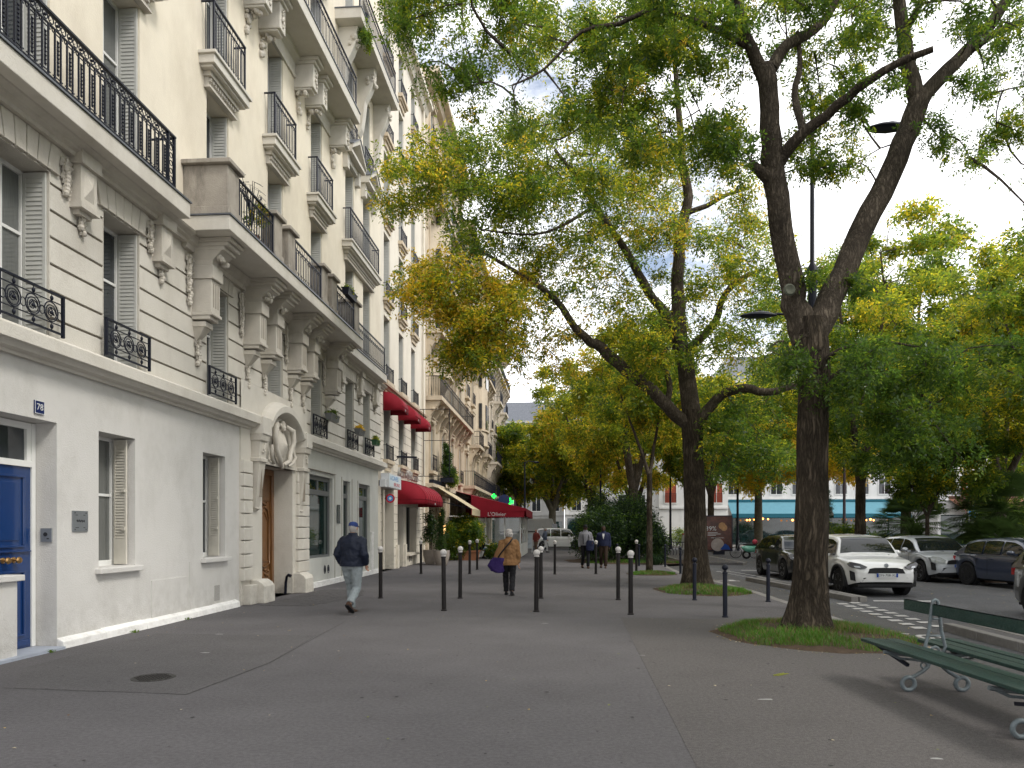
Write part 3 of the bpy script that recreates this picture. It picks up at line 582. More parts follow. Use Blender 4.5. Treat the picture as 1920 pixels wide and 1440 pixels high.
for (a, b, c, e) in wall_ops:
    m_ = MB(); Q2 = WX-.16; h = e-c; zt = c+h*.80
    m_.box(Q2, Q2+.07, a, a+.09, c, e); m_.box(Q2, Q2+.07, b-.09, b, c, e); m_.box(Q2, Q2+.07, a+.09, b-.09, e-.12, e); m_.box(Q2, Q2+.07, a+.09, b-.09, zt-.07, zt+.07); m_.box(Q2, Q2+.09, a+.09, b-.09, c, c+.07)
    if b-a > 1.5: m_.box(Q2, Q2+.06, (a+b)/2-.05, (a+b)/2+.05, zt+.07, e-.12)
    w = m_.build('shop_window', frameg, B)
    MB().quad((Q2+.03, a+.09, c+.07), (Q2+.03, b-.09, c+.07), (Q2+.03, b-.09, zt-.07), (Q2+.03, a+.09, zt-.07)).build('pane', glass2, w)
    MB().quad((Q2+.03, a+.09, zt+.07), (Q2+.03, b-.09, zt+.07), (Q2+.025, b-.09, e-.12), (Q2+.025, a+.09, e-.12)).build('pane', glass2, w)
m_ = MB()
for y in (20.05, 20.35): m_.ring((WX+.004, y, .45), .07, .012, 'X', 16, 5, 1.6); m_.lathe([(.068, .001), (.068, .004)], (WX, y, .45), 12, 'X')
m_.build('oval_vent', iron, B)
# ---- portal
P0, P1, D0, D1 = 14.62, 18.5, 15.68, 17.5
m_ = MB(); wall(m_, P0, P1, 0, 3.1, [(D0, D1, 0, 3.06)], WX+.04, .62); wall(m_, P0, P1, 3.1, 4.75, [], WX+.04, .3)
m_.box(WX-.02, WX+.04, P0, P0+.001, 0, 3.9); m_.box(WX, WX+.039, P1-.001, P1, 0, 3.9); m_.build('portal_wall', stone_lo, B)
for y0, y1 in ((P0, 15.5), (17.68, P1)):
    for k in range(9):
        z0 = .50+k*.285
        if y0 < 15: ya, yb = y0-.005, 15.05
        else: ya, yb = 17.72, y1+.005
        o = bevel(MB().box(WX-.01, WX+.115, ya, yb, z0+.012, z0+.272).build('quoin_stone', stone_lo, B), .012)
for y0, y1 in ((14.70, 15.62), (17.55, 18.46)):
    m_ = MB(); m_.prismY([(WX, 0), (WX+.37, 0), (WX+.36, .36), (WX+.30, .44), (WX+.20, .50), (WX, .50)], y0+.35 if y0 < 15 else y0, y1 if y0 < 15 else y1-.35); m_.box(WX-.01, WX+.22, y0+(-.0 if y0 < 15 else .355), y1-(.925-.355-.0 if y0 < 15 else .0)*1.0 if y0 > 15 else y0+.345, 0, .42)
    bevel(m_.build('pilaster_base', stone_lo, B), .015)
for yc in (15.27, 17.90):     # tapering consoles
    m_ = MB(); m_.loft([[(WX+.02, yc-h, z), (WX+o, yc-h, z), (WX+o, yc+h, z), (WX+.02, yc+h, z)] for z, o, h in ((1.98, .07, .06), (2.05, .15, .08), (2.06, .11, .10), (2.3, .15, .12), (3.05, .23, .16), (3.06, .27, .19), (3.14, .27, .19), (3.15, .23, .16), (3.22, .23, .16), (3.50, .25, .17), (3.52, .29, .20), (3.655, .31, .21))])
    bevel(m_.build('console', stone_trim, B), .008)
    m_ = MB(); lumps(m_, (WX+.255, yc, 3.36), 6, .006, .06, .10, .025, .04); m_.build('console_rosette', stone_trim, B)
    MB().box(WX+.10, WX+.215, yc-.012, yc+.012, 2.3, 2.95).build('console_flute', groove, B)
# lintel, cartouche, arch
m_ = MB(); m_.box(WX-.1, WX+.10, 15.52, 17.66, 3.06, 3.13); m_.box(WX-.1, WX+.06, 15.52, 17.66, 3.13, 3.19); m_.build('portal_lintel', stone_trim, B)
m_ = MB(); yc, zc = 16.60, 3.56
rs = []
for k in range(9):
    a = k/8; r = math.sin(min(1, a)*PI*.5)
    rs.append([(WX+.05+.22*(1-r*.85)*1.0, yc+.42*r*math.cos(t), zc+.02+.40*r*math.sin(t)*(1.15 if math.sin(t) < 0 else .95)) for t in [2*PI*i/16 for i in range(16)]])
m_.loft(rs, cap=False); m_.build('cartouche_shield', stone_trim, B, 60)
m_ = MB()
for s_ in (-1, 1):
    m_.tube([(WX+.12, yc+s_*.25, zc+.5), (WX+.2, yc+s_*.50, zc+.42), (WX+.2, yc+s_*.58, zc+.15), (WX+.17, yc+s_*.44, zc-.1), (WX+.2, yc+s_*.30, zc-.33), (WX+.14, yc+s_*.08, zc-.44)], [.05, .07, .06, .055, .06, .05], 8)
    m_.tube([(WX+.15, yc+s_*.62, zc-.05), (WX+.18, yc+s_*.72, zc-.2), (WX+.15, yc+s_*.62, zc-.36), (WX+.12, yc+s_*.42, zc-.44)], [.03, .05, .045, .03], 8)
lumps(m_, (WX+.13, yc, zc+.46), 10, .05, .16, .10, .05, .09); lumps(m_, (WX+.12, yc, zc-.46), 6, .04, .18, .03, .04, .06)
m_.build('cartouche_scroll', stone_trim, B, 60)
# cornice over ground floor, broken by the arch
def corn(y0, y1, name='cornice'):
    m_ = MB(); m_.prismY([(WX-.02, 3.74), (WX+.06, 3.74), (WX+.07, 3.78), (WX+.16, 3.80), (WX+.20, 3.86), (WX+.27, 3.865), (WX+.275, 4.02), (WX+.22, 4.03), (WX+.215, 4.055), (WX+.12, 4.08), (WX+.10, 4.11), (WX-.02, 4.12)], y0, y1); return m_.build(name, stone_lo, B)
corn(YL, 15.52); corn(17.72, 26.32)
m_ = MB(); rs = []
for i in range(21):
    t = i/20; y = 15.52+(17.72-15.52)*t; s_ = max(0, math.cos((t-.5)*PI/.88)) if abs(t-.5) < .44 else 0; dz = .48*s_**.62
    rs.append([(WX-.02, y, 3.74+dz), (WX+.08, y, 3.76+dz), (WX+.275, y, 3.83+dz), (WX+.31, y, 3.86+dz), (WX+.31, y, 4.0+dz), (WX+.26, y, 4.03+dz), (WX+.12, y, 4.10+dz), (WX-.02, y, 4.12+dz)])
m_.loft(rs); m_.build('portal_arch', stone_lo, B)
m_ = MB(); m_.box(WX-.02, WX+.33, 15.08, 15.52, 3.66, 4.02); m_.box(WX-.02, WX+.33, 17.72, 18.12, 3.66, 4.02); m_.build('arch_block', stone_lo, B)
# oak door
Qd = WX+.04-.60
d = MB().box(Qd, Qd+.06, D0, D1, .03, 3.06).build('oak_door', oak, B, label='tall carved varnished oak double door')
m_ = MB(); yc = (D0+D1)/2
m_.box(Qd+.06, Qd+.13, D0, D0+.12, .03, 3.06); m_.box(Qd+.06, Qd+.13, D1-.12, D1, .03, 3.06); m_.box(Qd+.06, Qd+.13, D0+.12, D1-.12, 2.92, 3.06); m_.box(Qd+.06, Qd+.12, yc-.05, yc+.05, .03, 2.92); m_.box(Qd+.06, Qd+.10, D0+.12, D1-.12, .03, .22)
bevel(m_.build('door_frame', oak, d), .01)
for ya, yb in ((D0+.16, yc-.09), (yc+.09, D1-.16)):
    m_ = MB(); ym = (ya+yb)/2; hw = (yb-ya)/2
    m_.box(Qd+.06, Qd+.085, ya, yb, 2.30, 2.82); m_.box(Qd+.085, Qd+.105, ya+.09, yb-.09, 2.40, 2.72)
    m_.tube([(Qd+.08, ya+.02, .75), (Qd+.08, ya+.02, 1.85), (Qd+.08, ym-hw*.6, 2.08), (Qd+.08, ym, 2.15), (Qd+.08, ym+hw*.6, 2.08), (Qd+.08, yb-.02, 1.85), (Qd+.08, yb-.02, .75), (Qd+.08, ym, .68)], .022, 8, True)
    m_.tube([(Qd+.07, ya+.08, .82), (Qd+.07, ya+.08, 1.8), (Qd+.07, ym, 2.03), (Qd+.07, yb-.08, 1.8), (Qd+.07, yb-.08, .82)], .016, 8, True)
    m_.box(Qd+.06, Qd+.10, ya+.02, yb-.02, .30, .58); lumps(m_, (Qd+.10, ym, .52), 7, .01, hw*.6, .10, .03, .05); lumps(m_, (Qd+.09, ym, 2.22), 6, .01, hw*.7, .03, .025, .045)
    m_.build('door_panel', oak, d, 50)
m_ = MB(); m_.tube([(Qd+.12, yc-.16, .98), (Qd+.18, yc-.16, 1.02), (Qd+.18, yc-.16, 1.22), (Qd+.12, yc-.16, 1.26)], .012, 8); m_.box(Qd+.06, Qd+.12, yc-.19, yc-.13, .92, 1.32); m_.tube([(Qd+.12, yc+.02, 1.0), (Qd+.17, yc+.02, 1.03), (Qd+.17, yc+.02, 1.2), (Qd+.12, yc+.02, 1.24)], .010, 8); m_.build('door_pull', steel, d, 40)
m_ = MB(); m_.tube([(WX-.12, 17.44, .0), (WX-.10, 17.42, .28), (WX-.06, 17.38, .42), (WX-.0, 17.34, .47), (WX+.06, 17.33, .44)], [.035, .033, .032, .035, .045], 10); m_.build('drain_spout', iron, B, 50)
# ---- first floor with banded courses
ops1 = [(a, b, 4.12, 6.32) for a, b in COLS]
m_ = MB(); wall(m_, YL, YR, 4.1, 6.45, ops1, WX-.03, .40); m_.build('recessed_bed', groove, B)
edges = [YL]+[e for a, b in COLS for e in (a, b)]+[YR]
for a, b in zip(edges[::2], edges[1::2]):
    z = 4.105
    for k in range(6):
        z1 = (4.40, 4.755, 5.11, 5.465, 5.82, 6.175)[k]
        if k == 0 and a > 13 and b < 20 and False: pass
        o = MB().box(WX-.028, WX+.0, a+.002, b-.002, z, z1-.022).build('stone_course', stone_lo, B); o.data.materials[0] = stone_lo
        bevel(o, .006, 1); z = z1+.012
    o = MB().box(WX-.028, WX+.0, a+.002, b-.002, z, 6.45).build('stone_course', stone_lo, B)
for a, b in COLS:
    m_ = MB(); m_.box(WX-.43, WX-.001, a-.001, a+.014, 4.12, 6.32); m_.box(WX-.43, WX-.001, b-.014, b+.001, 4.12, 6.32); m_.box(WX-.43, WX+.001, a+.014, b-.014, 6.306, 6.33)
    m_.build('window_reveal', stone_trim, B)
for i, (a, b) in enumerate(COLS):
    window(B, a+.014, b-.014, 4.12, 6.306, WX, .41, 1, label='first floor window with folded louvred shutters' if i == 0 else None)
    n = 6; yc = (a+b)/2
    for k in range(n):       # flat arch of voussoirs
        t0 = -1+2*k/n; t1 = -1+2*(k+1)/n; w0 = (b-a)/2+.10; w1 = (b-a)/2+.20; g = .008
        q = [(yc+t0*w0+g, 6.335), (yc+t1*w0-g, 6.335), (yc+t1*w1-g, 6.70), (yc+t0*w1+g, 6.70)]
        m_ = MB(); m_.prismX(q, WX-.0, WX+.035); bevel(m_.build('voussoir', stone_trim, B), .006, 1)
    m_ = MB()
    for k in range(n): m_.box(WX+.0, WX+.05, yc-.62+k*(1.24/n)+.03, yc-.62+(k+1)*(1.24/n)-.03, 6.325, 6.334)
    m_.build('arch_moulding', stone_trim, B)
m_ = MB(); wall(m_, YL, YR, 6.45, 7.2, [], WX-.001, .1); m_.build('frieze_wall', stone_lo, B)
# first floor guard rails: three scrolled circles
def guard():
    m_ = MB(); L_ = 1.13
    m_.box(-.02, .02, 0, L_, .525, .55); m_.box(-.012, .012, 0, L_, .03, .055)
    for z in (.43, .15): m_.box(-.007, .007, 0, L_, z-.006, z+.006)
    for y in (0, L_-.035): m_.box(-.018, .018, y, y+.035, 0, .55)
    for k in range(3):
        y = .24+k*.325; z = .29
        m_.ring((0, y, z), .125, .0085, 'X', 22, 5); m_.ring((0, y, z-.01), .095, .007, 'X', 20, 5)
        m_.tube([(0, y+.09*math.cos(t)*(1-t/9), z-.015+.085*math.sin(t)*(1-t/9)) for t in [i*.62 for i in range(13)]], .007, 5)
        m_.ball((0, y+.01, z-.01), .026, 8); m_.tube([(0, y-.06, z-.03), (0, y, z+.05), (0, y+.055, z-.04)], .008, 5)
        for zz in (.47, .10): m_.ball((0, y+.012, zz), .022, 8, 1.6)
        m_.box(-.004, .004, y+.008, y+.016, .05, .17); m_.box(-.004, .004, y+.008, y+.016, .41, .53)
    for y in (.075, .402, .727, 1.05): m_.ring((0, y, .27), .045, .007, 'X', 14, 4, 1.2)
    return m_.mesh('scroll_railing', iron, 50)
gm_ = guard()
for i, (a, b) in enumerate(COLS):
    if i == 3: continue
    o = newobj('scroll_railing', gm_, B); o.location = (WX+.11, (a+b)/2-.565, 4.14)
# wall ornaments between col 1-2 and beside col 2, right group
for y in (9.62, 11.62, 21.42, 23.45, 25.4):
    m_ = MB(); m_.box(WX-.01, WX+.15, y-.17, y+.17, 6.10, 6.62); m_.box(WX-.01, WX+.20, y-.21, y+.21, 6.62, 6.80); m_.box(WX-.01, WX+.18, y-.20, y+.20, 6.02, 6.10); m_.box(WX-.01, WX+.10, y-.13, y+.13, 5.95, 6.02)
    m_.add([(WX+.15, y-.11, 6.17), (WX+.15, y+.11, 6.17), (WX+.15, y+.11, 6.55), (WX+.15, y-.11, 6.55), (WX+.21, y, 6.36)], [(0, 1, 4), (1, 2, 4), (2, 3, 4), (3, 0, 4)])
    m_.build('diamond_console', stone_trim, B); garland(B, y-.30, 6.62, 6.12, WX); garland(B, y+.02, 5.96, 5.72, WX, .06)
# cornice below balcony level
for ya, yb in ((YL, 12.35), (20.7, YR-.03)):
    m_ = MB(); m_.prismY([(WX-.02, 6.70), (WX+.10, 6.70), (WX+.11, 6.75), (WX+.17, 6.77), (WX+.18, 6.80), (WX+.26, 6.84), (WX+.28, 6.87), (WX-.02, 6.87)], ya, yb); m_.build('bed_moulding', stone_trim, B)
m_ = MB(); m_.prismY([(WX-.02, 6.62), (WX+.08, 6.62), (WX+.10, 6.70), (WX+.16, 6.74), (WX+.2, 6.87), (WX-.02, 6.87)], 12.35, 20.7); m_.build('bed_moulding', stone_trim, B)
def slab(name, y0, y1, out, z, zh=.26, zc=True, m=None):
    o = bevel(MB().box(WX-.02, WX+out, y0, y1, z-zh, z).build(name, m or stone_lo, B), .01)
    if zc: MB().box(WX-.02, WX+out+.025, y0-.02 if y0 > 6 else y0, y1+.02, z+.001, z+.028).build('zinc_edge', zinc, o)
    return o
slab('balcony_slab', YL, 11.8, .45, 7.12); slab('balcony_slab', 12.30, 20.75, .90, 7.14); slab('balcony_slab', 20.78, 25.5, .45, 7.12)
# big consoles under the bay
for yc in (12.86, 14.98, 15.84, 17.42, 18.28, 20.2):
    m_ = MB()
    def blk(o, h, z0, z1): m_.box(WX-.01, WX+o, yc-h, yc+h, z0, z1)
    blk(.78, .27, 6.80, 6.875); blk(.72, .25, 6.73, 6.80); blk(.64, .235, 6.66, 6.73)
    m_.loft([[(WX-.01, yc-h, z), (WX+o, yc-h, z), (WX+o, yc+h, z), (WX-.01, yc+h, z)] for z, o, h in ((6.40, .38, .16), (6.50, .40, .17), (6.60, .52, .21), (6.66, .60, .23))])
    blk(.42, .19, 6.16, 6.40); blk(.37, .165, 5.56, 6.16); blk(.40, .18, 5.50, 5.56); blk(.34, .165, 5.43, 5.50); blk(.25, .14, 5.30, 5.40)
    m_.loft([[(WX-.01, yc-h, z), (WX+o, yc-h, z), (WX+o, yc+h, z), (WX-.01, yc+h, z)] for z, o, h in ((5.06, .03, .05), (5.16, .12, .08), (5.30, .22, .13))])
    bevel(m_.build('balcony_console', stone_trim, B), .008, 1)
    m_ = MB()
    for k in (-1, 0, 1): m_.box(WX+.371, WX+.374, yc+k*.085-.016, yc+k*.085+.016, 5.66, 6.10)
    m_.build('console_flute', groove, B)
    m_ = MB(); lumps(m_, (WX+.50, yc, 6.53), 9, .06, .15, .06, .03, .055); m_.build('leaf_carving', stone_trim, B)
    garland(B, yc-.30, 6.55, 5.65, WX, .10); garland(B, yc, 5.10, 4.62, WX, .09)
# ---- bay balcony : solid piers, railings
for y0, y1 in ((12.36, 12.86), (14.45, 14.90), (15.2, 15.65), (17.4, 17.85), (18.15, 18.6), (20.20, 20.69)):
    solid = y0 < 12.5 or y0 > 20; x0 = WX+.0 if solid else WX+.52
    m_ = MB(); m_.box(x0, WX+.86, y0, y1, 7.17, 7.34); m_.box(x0, WX+.83, y0+.03, y1-.03, 7.34, 8.08); p = bevel(m_.build('balcony_pier', stone_old, B), .015)
    bevel(MB().box(x0-.0 if solid else x0-.04, WX+.90, y0-.05, y1+.05, 8.08, 8.16).build('pier_cap', stone_old, p), .012)
def mk_rail(y0, y1, z0, z1, out, band=.18, pitch=.11, name='balcony_railing'):
    m_ = MB(); rail_bars(m_, WX+out, y0, y1, z0, z1, pitch, band); return m_.build(name, iron, B)
for y0, y1 in ((12.87, 14.44), (15.66, 17.39), (18.61, 20.19)): mk_rail(y0, y1, 7.18, 8.05, .80)
mk_rail(20.95, 25.35, 7.16, 8.06, .40)
m_ = MB()
for y in (20.97,): m_.box(WX, WX+.4, y-.012, y+.012, 8.03, 8.06); m_.box(WX, WX+.4, y-.01, y+.01, 7.25, 7.27); [m_.box(WX+k*.1, WX+k*.1+.012, y-.006, y+.006, 7.16, 8.03) for k in range(1, 4)]
m_.build('end_railing', iron, B)
# near left balcony : paired bar panels, each its own piece
xr = WX+.40
m_ = MB(); m_.box(xr-.028, xr+.028, YL, 11.40, 8.00, 8.03); m_.box(xr-.012, xr+.012, YL, 11.38, 7.855, 7.872); m_.box(xr-.012, xr+.012, YL, 11.38, 7.215, 7.235); m_.box(xr-.02, xr+.02, 11.36, 11.40, 7.15, 8.0); m_.box(xr-.02, xr+.02, 11.18, 11.21, 7.15, 8.0)
m_.box(WX, xr, 11.37, 11.39, 7.98, 8.01); m_.box(WX, xr, 11.37, 11.39, 7.22, 7.24)
for k in range(1, 4): m_.box(WX+k*.1, WX+k*.1+.014, 11.373, 11.387, 7.15, 7.99)
for k in range(6): m_.ring((xr, 11.285, 7.30+k*.125), .04, .008, 'X', 10, 4)
rl = m_.build('balcony_railing', iron, B)
m_ = MB()      # one panel: two bars, beaded plate between, claws, scroll band
for y in (.0, .105): m_.box(-.010, .010, y-.009, y+.009, -.02, .72)
m_.box(-.004, .004, .036, .069, .16, .60)
for k in range(9): m_.ball((.006, .0525, .18+k*.05), .014, 6)
for z, s_ in ((.12, 1), (.66, -1)): m_.tube([(0, -.035, z), (0, .0525, z+.004), (0, .14, z)], .009, 5)
m_.tube([(0, .105, .60), (0, .125, .68), (0, .16, .70), (0, .185, .66)], .008, 5); m_.tube([(0, .105, .14), (0, .125, .02), (0, .16, -.0), (0, .185, .04)], .008, 5)
m_.ring((0, .05, .785), .045, .008, 'X', 12, 4); m_.ring((0, .155, .785), .045, .008, 'X', 12, 4); m_.tube([(0, .05, .785), (0, .08, .82), (0, .12, .75), (0, .155, .785)], .006, 4)
m_.ball((0, .05, .785), .02, 6)
pm = m_.mesh('railing_panel', iron, 50)
k = 0; y = 5.05
while y < 11.1:
    o = newobj('railing_panel', pm, rl); o.location = (xr, y, 7.15); y += .222
# ---- upper floors
FL = [(7.17, 9.93), (10.5, 13.0), (13.78, 16.4), (17.12, 19.6), (20.3, 22.4)]
ops = []
for fi, (a, b) in enumerate(FL):
    for ci, (c, d) in enumerate(COLS):
        ops.append((c, d, a, b))
m_ = MB(); wall(m_, YL, YR, 7.2, 23.5, ops, WX, .40); m_.quad((WX, YR, 0), (WX-12, YR, 0), (WX-12, YR, 23.5), (WX, YR, 23.5)); m_.quad((WX, YL, 0), (WX, YL, 23.5), (WX-12, YL, 23.5), (WX-12, YL, 0)); m_.quad((WX, YL, 23.5), (WX, YR, 23.5), (WX-12, YR, 23.5), (WX-12, YL, 23.5)); m_.build('upper_wall', stone_up, B)
for fi, (a, b) in enumerate(FL):
    for ci, (c, d) in enumerate(COLS):
        window(B, c, d, a+.02 if fi == 0 else a, b, WX, .40, 1, None, .66, lite=(fi > 1))
def mini(y0, y1, z, rail=True):       # projecting sill balcony with dentils
    m_ = MB(); m_.box(WX-.01, WX+.30, y0, y1, z-.22, z-.06); m_.box(WX-.01, WX+.34, y0-.04, y1+.04, z-.06, z); m_.box(WX-.01, WX+.24, y0+.05, y1-.05, z-.27, z-.22)
    s_ = bevel(m_.build('window_balcony', stone_lo, B), .008)
    m_ = MB(); m_.box(WX-.01, WX+.15, y0+.16, y1-.16, z-.36, z-.27); m_.box(WX-.01, WX+.08, y0+.2, y1-.2, z-.52, z-.36); m_.box(WX-.01, WX+.12, y0+.18, y1-.18, z-.56, z-.52)
    n = int((y1-y0-.4)/.09)
    for k in range(n): m_.box(WX+.08, WX+.125, y0+.22+k*.09, y0+.265+k*.09, z-.44, z-.38)
    m_.build('dentil_moulding', stone_trim, s_)
    if rail:
        m_ = MB(); rail_bars(m_, WX+.24, y0+.08, y1-.08, z, z+1.0, .105, .16)
        for y in (y0+.09, y1-.09): m_.box(WX, WX+.24, y-.012, y+.012, z+.97, z+1.0); m_.box(WX+.08, WX+.092, y-.006, y+.006, z, z+.98); m_.box(WX+.16, WX+.172, y-.006, y+.006, z, z+.98)
        m_.build('balcony_railing', iron, B)
for z in (10.5,):
    for y0, y1 in ((12.95, 14.46), (15.80, 17.28), (18.62, 20.10), (21.66, 25.24), (7.82, 11.4)): mini(y0, y1, z)
for y0, y1 in ((12.95, 14.46), (15.80, 17.28), (18.62, 20.10)): mini(y0, y1, 17.1)
# fourth floor long balcony and consoles
slab('balcony_slab', 12.30, 20.75, .82, 13.76, .30); mk_rail(12.4, 20.65, 13.8, 14.78, .74, .2)
m_ = MB(); m_.prismY([(WX-.02, 12.95), (WX+.05, 12.95), (WX+.07, 13.0), (WX+.03, 13.04), (WX+.05, 13.30), (WX+.18, 13.38), (WX+.2, 13.46), (WX-.02, 13.46)], 12.3, 20.75); m_.build('bed_moulding', stone_lo, B)
for yc in (12.82, 14.98, 15.72, 17.86, 18.62, 20.6):
    m_ = MB(); m_.box(WX-.01, WX+.50, yc-.16, yc+.16, 12.72, 13.30); m_.box(WX-.01, WX+.56, yc-.19, yc+.19, 13.30, 13.37); m_.box(WX-.01, WX+.64, yc-.22, yc+.22, 13.37, 13.458); m_.box(WX-.01, WX+.44, yc-.14, yc+.14, 12.67, 12.72)
    bevel(m_.build('balcony_console', stone_lo, B), .01, 1)
    m_ = MB(); lumps(m_, (WX+.51, yc, 13.02), 7, .01, .06, .22, .03, .05); lumps(m_, (WX+.2, yc, 12.62), 8, .16, .10, .04, .04, .07); lumps(m_, (WX+.05, yc, 12.40), 7, .03, .07, .22, .03, .07); m_.build('leaf_carving', stone_trim, B)
# pediments over right pair on third floor, and long consoles of the fifth floor balcony
for c, d in COLS[5:]+COLS[:2]:
    yc = (c+d)/2; m_ = MB(); h = .78
    for s_ in (-1, 1):
        m_.box(WX-.01, WX+.16, yc+s_*.62-.10, yc+s_*.62+.10, 12.75, 13.25)
        q = [(yc+s_*h, 13.30), (yc+s_*h, 13.42), (yc, 13.95), (yc, 13.80)]
        m_.prismX(q, WX-.0, WX+.34)
    m_.box(WX-.01, WX+.30, yc-h, yc+h, 13.20, 13.30); m_.box(WX, WX+.12, yc-.6, yc+.6, 13.02, 13.2); m_.prismX([(yc-.5, 13.31), (yc+.5, 13.31), (yc, 13.78)], WX, WX+.1)
    m_.build('pediment', stone_lo, B)
    m_ = MB(); 
    for s_ in (-1, 1): m_.prismX([(yc+s_*(h+.02), 13.425), (yc+s_*(h+.02), 13.45), (yc, 13.98), (yc, 13.955)], WX-.0, WX+.37)
    m_.build('zinc_edge', zinc, B)
slab('balcony_slab', 20.95, 25.75, .80, 17.06, .30); mk_rail(21.05, 25.65, 17.1, 18.08, .72, .2); slab('balcony_slab', 7.4, 11.9, .80, 17.06, .30); mk_rail(7.5, 11.8, 17.1, 18.08, .72, .2)
for yc in (21.45, 23.45, 25.45, 7.6, 9.6, 11.6):
    m_ = MB(); pr = [(14.6, .04), (14.8, .14), (15.2, .20), (15.7, .26), (16.0, .42), (16.25, .52), (16.45, .56), (16.6, .55), (16.76, .60)]
    m_.loft([[(WX-.01, yc-.15, z), (WX+o, yc-.15, z), (WX+o, yc+.15, z), (WX-.01, yc+.15, z)] for z, o in pr]); bevel(m_.build('balcony_console', stone_lo, B), .01, 1)
    m_ = MB(); lumps(m_, (WX+.45, yc, 16.4), 16, .14, .18, .18, .05, .10); m_.build('leaf_carving', stone_trim, B)
for c, d in COLS[5:]:
    m_ = MB(); rail_bars(m_, WX+.1, c-.05, d+.05, 13.98, 14.55, .1, .12); m_.build('balcony_railing', iron, B)
m_ = MB(); m_.prismY([(WX-.02, 22.9), (WX+.2, 22.95), (WX+.35, 23.2), (WX+.5, 23.25), (WX+.5, 23.45), (WX-.02, 23.52)], YL, YR); m_.build('top_cornice', stone_lo, B)
# ---- small wall things
t = thing('house_number_plate', 'dark blue enamel house number 78 above the blue door', 'number plate', (WX+.012, 8.84, 3.17))
MB().box(-.01, .008, -.085, .085, -.085, .085).build('plate', enamel, t); m_ = MB()
for a, b, c, d in ((-.085, .085, -.085, -.078), (-.085, .085, .078, .085), (-.085, -.078, -.078, .078), (.078, .085, -.078, .078)): m_.box(.008, .011, a, b, c, d)
m_.build('border', plw, t); text_mesh('number', '78', .12, (.012, 0, 0), (R(90), 0, R(90)), plw, t, .002)
t = thing('house_number_plate', 'small blue enamel house number 76 right of the portal arch', 'number plate', (WX+.014, 18.28, 4.62))
MB().box(-.01, .008, -.11, .11, -.11, .11).build('plate', enamel, t); text_mesh('number', '76', .15, (.012, 0, 0), (R(90), 0, R(90)), plw, t, .002)
t = thing('intercom', 'small steel intercom panel on the door reveal beside the blue door', 'intercom', (WX-.14, 9.178, 1.52)); MB().box(-.07, .08, -.025, 0, -.09, .09).build('panel', steel, t)
m_ = MB(); m_.lathe([(.028, -.026), (.028, -.03)], (0, 0, .01), 16, 'Y'); m_.box(.02, .05, -.029, -.025, -.055, -.04); m_.build('button', darkp, t)
t = thing('brass_plaque', 'square brushed metal plaque engraved with faint lines on the white wall', 'plaque', (WX+.012, 9.63, 1.71)); MB().box(-.01, .006, -.16, .16, -.145, .145).build('plate', steel, t)
t['label'] = 'square brushed metal plaque engraved with faint lines on the white wall'; t.name = 'wall_plaque'
m_ = MB(); m_.tube([(.008, -.085+.17*i/40, .004+.016*math.sin(i*1.9)*(.4+abs(math.sin(i*.37)))) for i in range(41)], .0022, 4); m_.build('engraving', darkp, t); m_ = MB()
for y in (-.115, .115):
    for z in (-.115, .115): m_.lathe([(.008, .006), (.008, .01)], (0, y, z), 8, 'X')
m_.build('screw', darkp, t); m_ = MB()
for y, z, w in ((-.08, .085, .05), (.08, .085, .04), (-.07, -.09, .07), (.08, -.09, .04)): m_.box(.006, .0072, y-w/2, y+w/2, z-.004, z+.004)
m_.build('small_print', darkp, t)
t = thing('glass_plaque', 'narrow glass nameplate between the shop windows', 'plaque', (WX+.03, 21.25, 2.05)); MB().box(-.012, .0, -.14, .14, -.28, .28).build('plate', glass2, t); MB().box(.0, .003, .03, .09, -.2, .16).build('print', frameg, t)
def flower_box(label, x, y, z, m, n, cols, L_=.55, cat='flower box', sprays=0):
    t = thing('flower_box', label, cat, (x, y, z)); m_ = MB(); m_.loft([[(-.07, -L_/2+.02, 0), (.07, -L_/2+.02, 0), (.07, L_/2-.02, 0), (-.07, L_/2-.02, 0)], [(-.10, -L_/2, .17), (.10, -L_/2, .17), (.10, L_/2, .17), (-.10, L_/2, .17)]]); m_.box(-.11, .11, -L_/2-.01, L_/2+.01, .155, .18)
    m_.build('trough', m, t); foliage_ball('plant', t, (0, 0, .22), (.10, L_/2*.85, .10), n, .06, cols); return t
